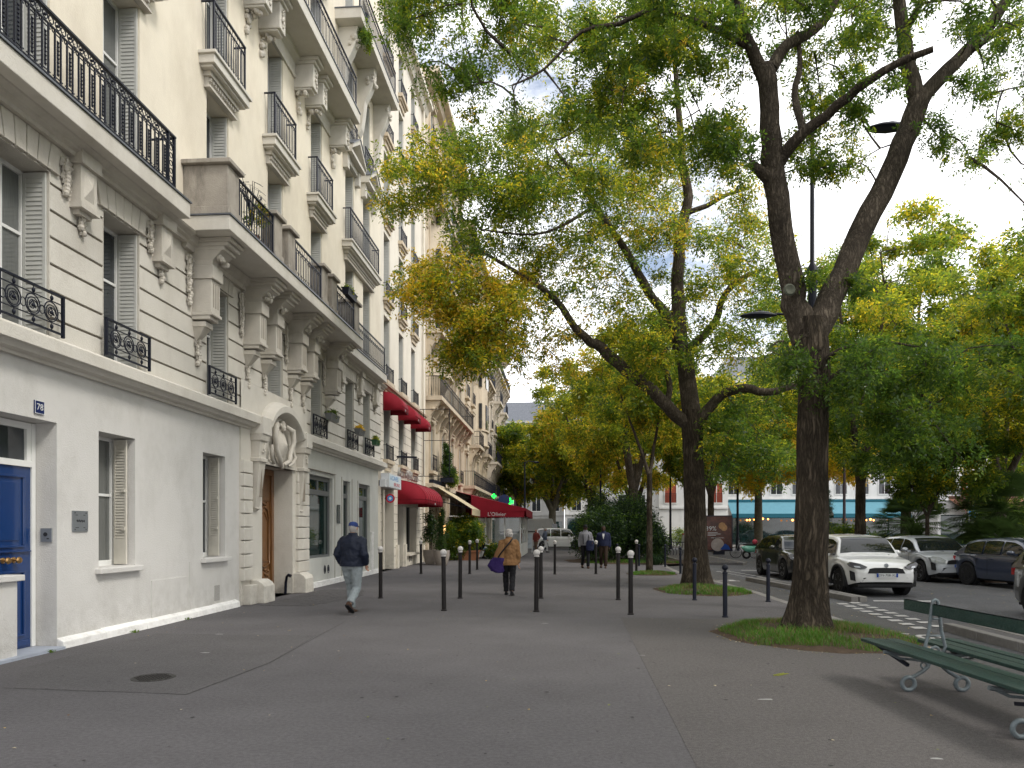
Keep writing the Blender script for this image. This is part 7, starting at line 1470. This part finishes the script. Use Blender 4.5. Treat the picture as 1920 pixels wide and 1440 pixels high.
# ================================================================== PLANTERS, SHRUBS, HEDGES
def planter(label, x, y, r, h, m, cat='planter'):
    t = thing('planter', label, cat, (x, y, 0)); MB().lathe([(r*.62, 0), (r*.80, h*.2), (r*.98, h*.62), (r, h*.96), (r*1.0, h), (r*.9, h), (r*.88, h*.9), (.001, h*.88)], n=26).build('pot', m, t, 50); return t
t = planter('pale rounded planter with a thin dark leaved shrub, beside the drain pipe', -5.95, 32.3, .36, .66, potw); m_ = MB()
for i in range(5): a = 1.3*i; m_.tube([(0, 0, .5), (.05*math.cos(a), .05*math.sin(a), 1.2), (.2*math.cos(a), .2*math.sin(a), 2.1)], [.02, .015, .008], 5)
m_.build('stem', bark2, t); foliage_ball('foliage', t, (0, 0, 1.65), (.42, .42, .75), 650, .10, [.6, .35, .05, 0, 0, 0], 3, [darkleaf, LEAF[0]], sub=26)
t = planter('pale rounded planter with a narrow conical evergreen, second of two', -5.35, 31.6, .36, .66, potw); pts = [(random.gauss(0, .13)*(1-z/2.2), random.gauss(0, .13)*(1-z/2.2), .65+z, .16*(1.15-z/2.2), .16*(1.15-z/2.2), .18, 0) for z in np.linspace(0, 1.75, 46)]
leaf_mesh('foliage', pts, 3600, 3, .07, .10, [.5, .4, .1], t, mats=[darkleaf, LEAF[0], LEAF[1]], aspect=.2, droop=-1.2)
t = thing('planter', 'square terracotta planter with a big bushy variegated shrub before the cafe', 'planter', (-4.85, 36.9, 0)); m_ = MB(); m_.loft([[(-.48, -.38, 0), (.48, -.38, 0), (.48, .38, 0), (-.48, .38, 0)], [(-.54, -.44, .42), (.54, -.44, .42), (.54, .44, .42), (-.54, .44, .42)]]); m_.box(-.57, .57, -.47, .47, .42, .50); m_.build('pot', terra, t); foliage_ball('foliage', t, (0, .1, 1.5), (.85, .8, 1.0), 2600, .13, [.30, .3, .15, .12, .08, .05], 5, sub=34)
for i, (x, y, rx, rz_, n, lb) in enumerate(((-5.55, 36.6, .7, 1.15, 1500, 'dark leafy bush left of the terracotta planter'), (-3.7, 38.2, .4, .6, 500, 'low green plant between the cafe tables and the hedge'), (-5.2, 38.6, .9, 1.25, 1500, 'tall leafy bush behind the terracotta planter'), (-3.3, 41.0-.3, .45, .5, 400, 'small green plant against the terrace glass'))):
    t = thing('shrub', lb, 'shrub', (x, y, 0)); foliage_ball('foliage', t, (0, 0, rz_), (rx, rx, rz_), n, .12, [.4, .35, .15, .07, .02, .01], 5, sub=30); m_ = MB(); m_.tube([(0, 0, 0), (.03, 0, rz_)], [.05, .03], 6); m_.build('stem', bark2, t)
t = thing('potted_plant', 'conical topiary and trailing plants on the first floor ledge of the carved building', 'plant', (-6.2, 38.3, 4.4)); pts = [(random.gauss(0, .1), random.gauss(0, .1), z, .3*(1.2-z/2), .3*(1.2-z/2), .2, 0) for z in np.linspace(.1, 1.7, 24)]
leaf_mesh('foliage', pts, 1800, 3, .09, .1, [.4, .4, .2], t, mats=[darkleaf, LEAF[0], LEAF[1]]); foliage_ball('trailing_leaves', t, (.2, .8, .0), (.3, .8, .55), 900, .10, [.2, .3, .2, .2, .08, .02]); MB().box(-.3, .35, -.3, 1.6, -.3, -.05).build('ledge_trough', iron, t)
# dark shrubbery round the forked tree
for i, (x, y, rx, hz, n) in enumerate(((1.9, 34.5, 1.1, 1.5, 5200), (3.4, 35.6, 1.4, 1.7, 6500), (2.6, 39.0, 1.6, 1.9, 5200), (4.3, 34.8, .8, 1.0, 2600), (1.4, 37.2, 1.0, 1.3, 2600))):
    t = thing('shrub', ('dark evergreen shrub directly behind the approaching men', 'dark evergreen shrub at the foot of the forked tree, largest of the clump', 'dark shrub at the back of the evergreen clump', 'low dark shrub at the right of the evergreen clump', 'dark shrub at the left back of the evergreen clump')[i], 'shrub', (x, y, 0)); foliage_ball('foliage', t, (0, 0, hz), (rx, rx*.9, hz), n, .13, [.7, .25, .05], 4, [darkleaf, LEAF[0], LEAF[1]], sub=60, aspect=.3); m_ = MB(); m_.tube([(0, 0, 0), (0, 0, hz)], [.07, .03], 6); m_.build('stem', bark2, t)
t = thing('spiky_plant', 'strappy leaved plant beside the low wavy railing', 'plant', (4.1, 32.6, 0)); m_ = MB()
def blades(m_, n, L_, w, base=(0, 0, 0), up=.6, sp=.1):
    for i in range(n):
        a = random.uniform(0, 2*PI); e = random.uniform(.25, 1.0); b = Vector(base)+Vector((math.cos(a), math.sin(a), 0))*sp*random.random(); l = L_*random.uniform(.7, 1.15); o = Vector((math.cos(a), math.sin(a), 0)); p = Vector((-math.sin(a), math.cos(a), 0))*w/2
        p1 = b+o*l*.35*e+Vector((0, 0, l*.55*(1.2-e*.5))); p2 = b+o*l*.9*e+Vector((0, 0, l*(.95-e*.75)*up*1.3)); m_.add([b-p*.7, b+p*.7, p1+p, p1-p, p2], [(0, 1, 2, 3), (3, 2, 4)])
blades(m_, 160, .8, .035, sp=.45); m_.build('leaves', darkleaf, t, fixn=False)
# palms, conifer, yucca in the square
def palm(label, x, y, zc, r, n, tr=.14, z0=0):
    t = thing('palm_tree', label, 'palm', (x, y, 0)); m_ = MB(); m_.lathe([(tr*1.3, 0), (tr, .3), (tr, zc)], n=12); m_.build('trunk', bark_pl, t); m_ = MB()
    for i in range(n):
        a = random.uniform(0, 2*PI); el = random.uniform(-.75, 1.3); d = Vector((math.cos(a)*math.cos(el), math.sin(a)*math.cos(el), math.sin(el))); L_ = r*random.uniform(.55, .75); c = Vector((0, 0, zc))+d*L_-Vector((0, 0, L_*.12)); m_.tube([(0, 0, zc), c], .01, 3, cap=False)
        s1 = d.orthogonal().normalized(); s2 = d.cross(s1)
        sd = Vector((-math.sin(a), math.cos(a), 0)); nn = d.cross(sd)
        for k in range(15):
            f = -1.35+2.7*k/14; q = (d*math.cos(f)+sd*math.sin(f)).normalized(); l = r*.42*(1-.15*abs(f)); w = nn.cross(q).normalized()*.018 if False else q.cross(nn)  .normalized()*.030; e = c+q*l-Vector((0, 0, l*.22)); m_.add([c, c+q*l*.5+w, e, c+q*l*.5-w], [(0, 1, 2, 3)])
    m_.build('fronds', palmleaf, t, fixn=False); return t
palm('large bushy fan palm in the square above the silver and blue cars', 18.0, 31.0, 2.3, 2.1, 190, .2); palm('smaller fan palm in front of the right building', 16.6, 28.9, 1.2, 1.2, 90, .1); palm('dark fan palm between the white SUV and the turquoise awning', 16.8, 36.0, 1.9, 1.9, 150, .18)
t = thing('yucca', 'spiky yucca on a short stem before the dark fan palm', 'plant', (14.75, 31.3, 0)); m_ = MB(); blades(m_, 150, 1.1, .05, (0, 0, 1.2), .9, .1); m_.build('leaves', palmleaf, t, fixn=False); MB().lathe([(.08, 0), (.06, 1.25)], n=8).build('stem', bark_pl, t)
t = thing('conifer', 'grey blue fir tree in front of the turquoise awning', 'conifer', (15.5, 44.5, 0)); pts = []
for k in range(16):
    z = .5+k*.24; rr = 1.45*(1-z/4.6)
    for j in range(9): a = random.uniform(0, 2*PI); q = rr*random.uniform(.35, 1.0); pts.append((q*math.cos(a), q*math.sin(a), z-.1*q, .32, .32, .10, 0))
leaf_mesh('needles', pts, 6500, 5, .14, .3, [1, 1, .4], t, mats=[blueleaf, blueleaf, LEAF[0]], aspect=.14, droop=.2); MB().lathe([(.12, 0), (.03, 4.2)], n=8).build('trunk', bark2, t)
for i, (x, y, rx, h_, n) in enumerate(((13.2, 44.0, 1.5, .55, 1600), (15.2, 26.5, 1.2, .6, 1400), (17.3, 27.2, 1.4, .5, 1400), (19.8, 28.5, 1.6, .6, 1500), (16.0, 40, 2.2, .8, 2200), (22.5, 31, 2.0, .8, 1800), (25.0, 33, 2.0, .9, 1700), (11.3, 67.5, 2.0, 1.0, 1500), (20.5, 35.5, 1.8, 1.7, 3000), (24.0, 38.5, 2.2, 1.9, 3000), (14.6, 38.0, 1.0, 1.2, 1500), (27.5, 41, 2.0, 1.4, 2200))):
    t = thing('shrub', ('low hedge beside the mint scooter', 'low shrub behind the silver car roof', 'low shrub between the small palm and the fence', 'low shrub below the large fan palm', 'low shrub left of the dark fan palm', 'shrub at the right end of the square', 'shrub deep in the square at the far right', 'clipped shrub in front of the red brick building', 'tall shrub hiding the foot of the large fan palm', 'tall shrub between the blue arrow sign and the square trees', 'upright shrub between the fir and the dark fan palm', 'shrub under the traffic light at the far right')[i], 'shrub', (x, y, -.05)); foliage_ball('foliage', t, (0, 0, h_), (rx, rx*.8, h_), n, .13, [.35, .4, .2, .05, 0, 0], 4, sub=40)
# ================================================================== FENCES, SIGNS, STREET FURNITURE
t = thing('iron_fence', 'dark teal iron fence around the square behind the parked cars', 'fence', (13.75, 24, 0)); fencem = mat('teal_fence_paint', (.012, .05, .075), .5)
m_ = MB(); m_.bar((0, 0, .95), (.7, 24, .95), .03, .04); m_.bar((0, 0, .15), (.7, 24, .15), .03, .04); m_.bar((0, 0, .95), (22, .0, .95), .03, .04); m_.bar((0, 0, .15), (22, .0, .15), .03, .04); m_.build('rail', fencem, t); m_ = MB()
for i in range(200): y = i*.12; m_.bar((y*.7/24, y, 0), (y*.7/24, y, 1.08), .016)
for i in range(180): m_.bar((i*.122, 0, 0), (i*.122, 0, 1.08), .016)
m_.build('picket', fencem, t, kind='stuff')
t = thing('wavy_railing', 'low dark railing with wavy bars at the bend of the cycle lane', 'railing', (6.1, 44.2, .0), R(14)); m_ = MB(); m_.box(-.2, 2.0, -.02, .02, .78, .82)
for i in range(12):
    x = -.15+i*.19; m_.tube([(x, 0, 0), (x+.05, 0, .2), (x-.03, 0, .4), (x+.05, 0, .6), (x, 0, .8)], .018, 5)
m_.build('railing', iron, t)
t = thing('wavy_railing', 'second low wavy railing further left behind the slim tree', 'railing', (4.6, 45.5, .0), R(-6)); m_ = MB(); m_.box(-1.2, .9, -.02, .02, .78, .82)
for i in range(11): x = -1.15+i*.2; m_.tube([(x, 0, 0), (x+.05, 0, .2), (x-.03, 0, .4), (x+.05, 0, .6), (x, 0, .8)], .018, 5)
m_.build('railing', iron, t)
# advertising panel
t = thing('advertising_panel', 'free standing dark advertising panel with a food poster and 39% offer', 'billboard', (9.73, 45.8, 0)); m_ = MB(); m_.box(-.83, .83, -.12, .12, .22, 2.45); bevel(m_.build('case', mat('panel_case', (.02, .018, .03), .4), t), .02); MB().box(-.35, .35, -.1, .1, 0, .22).build('foot', iron, t)
pm_ = mat('poster_photo', (.09, .028, .018), .25, .75, 2.2, stain=.8, stcol=(.012, .008, .008), stscale=(1.6, 1.6, 1.6)); MB().quad((-.76, -.125, .30), (.76, -.125, .30), (.76, -.125, 2.38), (-.76, -.125, 2.38)).build('poster', pm_, t)
text_mesh('lettering', '39%', .40, (-.50, -.13, 1.62), (R(90), 0, 0), plw, t, .001); text_mesh('lettering', 'MENU DU QUARTIER', .085, (-.1, -.13, 1.05), (R(90), 0, 0), plw, t, .001)
m_ = MB(); m_.lathe([(.22, -.128), (.001, -.129)], (.18, 0, 1.8), 20, 'Y'); m_.lathe([(.2, -.128), (.001, -.129)], (.30, 0, 1.68), 16, 'Y'); m_.build('bread_shape', mat('bread_tone', (.45, .26, .13), .5, .3, 5), t); m_ = MB(); m_.lathe([(.40, -.1275), (.001, -.128)], (-.1, 0, .62), 20, 'Y'); m_.build('plate_shape', mat('plate_tone', (.35, .30, .28), .5, .3, 3), t)
MB().add([(0.05, -.131, .32), (.76, -.131, .32), (.62, -.131, .55), (.35, -.131, .70)], [(0, 1, 2, 3)]); m_ = MB(); m_.add([(0.05, -.131, .32), (.70, -.131, .32), (.55, -.131, .58), (.35, -.131, .70)], [(0, 1, 2, 3)]); m_.build('blue_badge', signblue, t)
m_ = MB(); [m_.box(-.7, -.7+l, -.128, -.1265, z, z+.03) for l, z in ((.6, 1.36), (.8, 1.28), (.5, 1.2))]; m_.build('small_print', plw, t)
def pole(t, h, r=.04, m=None): return MB().lathe([(r*1.6, 0), (r, .15), (r, h)], n=10).build('pole', m or iron, t, 40)
t = thing('traffic_sign', 'round blue sign with a white arrow in front of the orange awning', 'traffic sign', (21.9, 40.0, 0)); pole(t, 2.9); MB().lathe([(.38, -.05), (.38, -.03)], (0, 0, 2.5), 26, 'Y').build('rim', plw, t); MB().lathe([(.34, -.055), (.34, -.04)], (0, 0, 2.5), 26, 'Y').build('disc', signlb, t); m_ = MB(); m_.box(-.22, .08, -.062, -.056, 2.46, 2.54); m_.prismY([(.05, 2.36), (.22, 2.5), (.05, 2.64)], -.062, -.056); m_.build('arrow', plw, t)
t = thing('shop_sign', 'upright red shop sign with white marks above the blue arrow sign', 'sign', (36.6, 68, 0)); MB().box(-.5, .5, -.15, .15, 4.6, 6.4).build('box', mat('lit_red', (.6, .04, .02), .4), t); m_ = MB(); [m_.box(-.3, .3, -.16, -.15, z, z+.3) for z in (4.8, 5.3, 5.8)]; m_.build('marks', plw, t); pole(t, 4.6, .06)
t = thing('parking_sign', 'blue and white rectangular sign left of the dark square tree', 'traffic sign', (26.2, 41.5, 0)); pole(t, 3.6); MB().box(-.25, .25, -.05, -.02, 2.7, 3.6).build('plate', plw, t); MB().box(-.22, .22, -.058, -.05, 3.0, 3.57).build('blue_face', signlb, t); text_mesh('lettering', 'P', .45, (0, -.062, 3.28), (R(90), 0, 0), plw, t, .001)
t = thing('traffic_sign', 'round grey sign seen from behind at the far right', 'traffic sign', (27.3, 38, 0)); pole(t, 2.4); MB().lathe([(.36, -.03), (.36, .0)], (0, 0, 2.1), 24, 'Y').build('disc', steel, t)
t = thing('traffic_light', 'traffic light showing red at the far right', 'traffic light', (27.6, 48, 0)); pole(t, 3.3, .06); m_ = MB(); m_.box(-.17, .17, -.2, .05, 2.3, 3.3); bevel(m_.build('housing', iron, t), .03); MB().lathe([(.11, -.215), (.11, -.2)], (0, 0, 3.1), 14, 'Y').build('red_light', e_red, t)
t = thing('traffic_sign', 'dark direction sign post with purple arrow plates near the brick building', 'traffic sign', (10.0, 60, 0)); pole(t, 4.0, .06, mat('purple_post', (.07, .02, .10), .5)); m_ = MB(); [m_.box(.0, .5, -.05, .0, z, z+.22) for z in (3.2, 3.55, 3.9)]; m_.build('arrow_plate', MAT['purple_post'], t)
t = thing('parking_terminal', 'white parking bollard with red top near the brick building', 'bollard', (9.6, 58, 0)); m_ = MB(); m_.lathe([(.26, 0), (.2, .3), (.16, 1.1), (.14, 1.15)], n=14); m_.build('post', plw, t, 40); MB().lathe([(.14, 1.15), (.12, 1.25)], n=14).build('top', signred, t)
t = thing('traffic_sign', 'pink purple square sign beside the second tree trunk', 'traffic sign', (11.6, 62, 0)); pole(t, 4, .05); MB().box(-.35, .35, -.05, 0, 3.3, 4.0).build('plate', mat('magenta_plate', (.35, .03, .35), .5), t)
LG = 'street lamps beyond the square'
for i, (u, y, h_) in enumerate(((1303+0, 62, 9), (1383, 54, 10), (1583, 48, 10), (1417, 66, 9), (1126, 57, 8), (1257, 58, 8), (984, 58, 7))):
    p = at(u, 900, y); t = thing('lamp_post', ('slim dark lamp post close behind the second tree trunk', 'dark lamp post right of the advertising panel', 'brownish lamp post right of the near trunk in front of the turquoise awning', 'thin dark lamp post beside the grey blue fir', 'thin grey post by the white corner building', 'dark post by the red brick building', 'black lamp post at the end of the red terrace awning')[i], 'lamp post', (p.x, y, 0), 0, LG)
    m_ = MB(); m_.lathe([(.16, 0), (.14, .8), (.10, 1.0), (.075, h_*.6), (.05, h_)], n=12); m_.tube([(0, 0, h_-.1), (.3, 0, h_+.1), (.8, 0, h_)], .03, 6); m_.build('pole', iron if i != 2 else mat('brown_pole', (.07, .055, .065), .6), t, 40); m_ = MB(); m_.ball((.95, 0, h_-.03), .22, 10, .4); m_.build('lamp_head', iron, t, 50)
t = thing('bench_bin', 'grey litter bin on a post near the white van', 'litter bin', (1.3+.5, 56, 0)); m_ = MB(); m_.lathe([(.22, .35), (.25, .4), (.25, 1.05), (.22, 1.08)], n=16); m_.build('bin', farg, t, 40); t.name = 'litter_bin'; pole(t, .4)

# ================================================================== GRASS, SOIL, LEAVES
def pit(cx, cy, rx, ry, h, lab, n=1):
    m_ = MB(); rings = []; K = 40
    for s_, z in ((1.04, -.004), (1.0, .018), (.8, .6*h+.02), (.5, h), (.2, h*1.15)):
        rings.append([(cx+rx*s_*math.cos(a)*(1+.07*math.sin(3*a+cx)+.05*math.sin(5*a)+.03*math.sin(11*a)+.02*math.sin(17*a+1)), cy+ry*s_*math.sin(a)*(1+.05*math.cos(4*a)+.03*math.sin(9*a)+.02*math.cos(15*a)), z+random.uniform(-.008, .008)) for a in [2*PI*i/K for i in range(K)]])
    m_.loft(rings); return m_.build('tree_pit', soil, kind='structure', smooth=60)
pit(3.78, 11.15, 1.36, 1.55, .075, ''); pit(3.65, 19.1, 1.15, 1.55, .05, ''); pit(3.15, 25.75, .85, .7, .03, ''); pit(3.4, 36.5, 3.1, 3.4, .06, '')
def grass(name, cx, cy, rx, ry, n, hgt, w, hole, z0, bias, dry=.12, holec=None):
    k = int(n*1.8); a = RNG.random(k)*2*PI; r = np.sqrt(RNG.random(k)); x = cx+rx*r*np.cos(a)*(1+.07*np.sin(3*a+cx)+.06*np.sin(7*a)); y = cy+ry*r*np.sin(a)*(1+.06*np.cos(5*a))
    dens = .45+.55*np.sin(x*3.1+1.0)*np.cos(y*2.7+.4)+bias(x, y); hx, hy = holec or (cx, cy); keep = (RNG.random(k) < dens) & (np.hypot(x-hx, y-hy) > hole); x = x[keep][:n]; y = y[keep][:n]; n = len(x)
    rr = np.hypot((x-cx)/rx, (y-cy)/ry); z = z0*np.clip(1.15-rr**2, 0, 1)
    th = RNG.random(n)*2*PI; H = hgt*(.45+.9*RNG.random(n))*(1.15-.5*rr); le = H*(.25+.7*RNG.random(n)); dx, dy = np.cos(th), np.sin(th); ph = th+PI/2+RNG.normal(size=n)*.5; wx, wy = np.cos(ph)*w/2, np.sin(ph)*w/2
    V = np.empty((n, 5, 3)); V[:, 0] = np.c_[x-wx, y-wy, z-.01]; V[:, 1] = np.c_[x+wx, y+wy, z-.01]; V[:, 2] = np.c_[x+wx*.8+dx*le*.35, y+wy*.8+dy*le*.35, z+H*.6]; V[:, 3] = np.c_[x-wx*.8+dx*le*.35, y-wy*.8+dy*le*.35, z+H*.6]; V[:, 4] = np.c_[x+dx*le, y+dy*le, z+H*.92]
    me = bpy.data.meshes.new(name); me.vertices.add(n*5); me.vertices.foreach_set('co', V.reshape(-1)); me.loops.add(n*7); b = np.arange(n)*5; li = np.stack([b, b+1, b+2, b+3, b+3, b+2, b+4], 1).reshape(-1); me.loops.foreach_set('vertex_index', li.astype(np.int32)); me.polygons.add(n*2)
    ls = np.stack([np.arange(n)*7, np.arange(n)*7+4], 1).reshape(-1); me.polygons.foreach_set('loop_start', ls.astype(np.int32)); me.polygons.foreach_set('loop_total', np.tile([4, 3], n).astype(np.int32)); me.materials.append(grassm[0]); me.materials.append(grassm[1]); mi = (RNG.random(n) < (dry+.35*(np.sin(x*2.3+y) > .6))).astype(np.int32); me.polygons.foreach_set('material_index', np.repeat(mi, 2)); me.update(); me.validate(); o = newobj(name, me); o['kind'] = 'stuff'; return o
o = grass('grass', 3.78, 11.15, 1.3, 1.5, 13000, .12, .0065, .42, .075, lambda x, y: .40*(x < 3.1)-.1+.35*(y < 10.3)*(x > 3.2), dry=.22, holec=(3.75, 11.3)); o['label'] = 'tufts of green and dry grass round the near tree'
o = grass('grass', 3.65, 18.9, 1.1, 1.45, 6000, .12, .010, .5, .05, lambda x, y: .1*(y < 18.5), holec=(3.7, 20.3)); o['label'] = 'thin grass round the foot of the second tree'
o = grass('grass', 3.15, 25.7, .8, .65, 3500, .12, .013, .14, .03, lambda x, y: .4); o['label'] = 'small grass patch under the slim young tree'
o = grass('grass', 3.3, 34.2, 2.2, .8, 3500, .15, .018, .1, .03, lambda x, y: .4); o['label'] = 'grass edge in front of the dark shrubs'
def litter(name, n, fx, cols, size, label, zf=.006):
    x, y, z = fx(n); th = RNG.random(n)*2*PI; s_ = size*(.5+.9*RNG.random(n)); dx, dy = np.cos(th)*s_, np.sin(th)*s_; wx, wy = -np.sin(th)*s_*.38, np.cos(th)*s_*.38; q = RNG.random(n)*.008
    V = np.empty((n, 4, 3)); V[:, 0] = np.c_[x-dx/2, y-dy/2, z+zf]; V[:, 1] = np.c_[x+wx, y+wy, z+zf+q]; V[:, 2] = np.c_[x+dx/2, y+dy/2, z+zf+q*.5]; V[:, 3] = np.c_[x-wx, y-wy, z+zf+q*.8]
    me = bpy.data.meshes.new(name); me.vertices.add(n*4); me.vertices.foreach_set('co', V.reshape(-1)); me.loops.add(n*4); me.loops.foreach_set('vertex_index', np.arange(n*4, dtype=np.int32)); me.polygons.add(n); me.polygons.foreach_set('loop_start', np.arange(0, n*4, 4, dtype=np.int32)); me.polygons.foreach_set('loop_total', np.full(n, 4, dtype=np.int32))
    for m in cols: me.materials.append(m)
    me.polygons.foreach_set('material_index', RNG.integers(0, len(cols), n).astype(np.int32)); me.update(); o = newobj(name, me); o['kind'] = 'stuff'; o['label'] = label; return o
dl = [mat('fallen_leaf_yellow', (.42, .30, .10), .8, .2, 20), mat('fallen_leaf_pale', (.44, .38, .26), .8, .2, 20), mat('fallen_leaf_brown', (.16, .09, .04), .8, .2, 20), mat('fallen_leaf_green', (.16, .18, .05), .8, .2, 20)]
def ringf(cx, cy, rx, ry, a=.75, b=1.12):
    def f(n): t = RNG.random(n)*2*PI; r = a+(b-a)*RNG.random(n); return cx+rx*r*np.cos(t), cy+ry*r*np.sin(t), np.clip(.05*(1.05-r)*2, 0, .06)
    return f
litter('fallen_leaves', 500, ringf(3.78, 11.15, 1.36, 1.55, .2, .9), dl, .034, 'fallen leaves lying in the grass of the near pit')
litter('fallen_leaves', 800, ringf(3.78, 11.15, 1.36, 1.55), dl, .034, 'fallen leaves round the near tree pit')
litter('fallen_leaves', 450, ringf(3.65, 19.1, 1.15, 1.55), dl, .04, 'fallen leaves round the second tree pit')
litter('fallen_leaves', 260, lambda n: (RNG.normal(size=n)*2.6+2.2, 2.5+RNG.random(n)*26, np.zeros(n)), dl[:2]+dl[3:], .03, 'scattered small leaves on the pavement')
litter('fallen_leaves', 110, lambda n: (-6.3+RNG.random(n)**2*5, 4+RNG.random(n)*16, np.zeros(n)), dl, .028, 'sparse leaves near the white wall')
litter('fallen_leaves', 900, lambda n: (5.05+RNG.random(n)**3*1.2, 6+RNG.random(n)*38, np.full(n, -.105)), dl, .04, 'leaves along the cycle lane gutter')
litter('fallen_leaves', 1400, lambda n: (12.9+RNG.random(n)*.6-RNG.random(n)**4*4, 16+RNG.random(n)*34, np.full(n, -.11)), dl, .05, 'leaves under the cars across the road')
litter('fallen_leaves', 700, lambda n: (5.9+RNG.random(n)*3.2, 34+RNG.random(n)*12.5, np.full(n, .02)), dl, .06, 'leaves on the paved island')
t = thing('leaf_sprig', 'small green yellow leaf sprig lying on the pavement', 'leaf', (2.36, 8.05, .004), R(40)); m_ = MB(); m_.tube([(-.1, 0, .004), (0, .01, .012), (.12, 0, .004)], .0025, 4)
for i in range(7): x = -.08+i*.03; [m_.add([(x, .004, .008), (x+.02, s_*.02, .012), (x+.03, s_*.045, .006), (x+.008, s_*.025, .008)], [(0, 1, 2, 3)]) for s_ in (-1, 1)]
m_.build('leaflet', LEAF[3], t, fixn=False)
m_ = MB()
for x, y, s_ in ((1.9, 6.9, .06), (-.3, 12.2, .04), (1.0, 9.2, .03), (-4.6, 9.0, .05), (-5.2, 10.6, .05), (2.6, 5.2, .035)):
    m_.add([(x+s_*random.uniform(.6, 1.2)*math.cos(a)*1.5, y+s_*.6*random.uniform(.5, 1.2)*math.sin(a), .0045) for a in [2*PI*i/9 for i in range(9)]], [tuple(range(9))])
m_.build('pale_pavement_stains', mat('pale_stain', (.30, .295, .29), .9, .2, 30), kind='structure')
for i, (x, y) in enumerate(((-6.60, 10.7), (-6.61, 12.3), (-6.62, 8.9))):
    t = thing('weed', ('small green weed at the plinth below the first ground floor window', 'tiny weed at the foot of the white plinth nearer the portal', 'tiny weed in front of the grey blue door step')[i], 'weed', (x, y, .0)); m_ = MB(); blades(m_, 26, .07, .012, sp=.06); m_.build('leaves', LEAF[1], t, fixn=False)
m_ = MB()
for _ in range(220):
    x = random.uniform(-6, 4.5); y = random.uniform(3.5, 22); q = random.uniform(.008, .022); m_.add([(x+q*math.cos(a)*random.uniform(.8, 1.2), y+q*math.sin(a), .0050) for a in [2*PI*i/7 for i in range(7)]], [tuple(range(7))])
m_.build('gum_spots', mat('gum_spot', (.05, .048, .047), .9, .3, 30), kind='structure')
SC.cycles.use_denoising = True
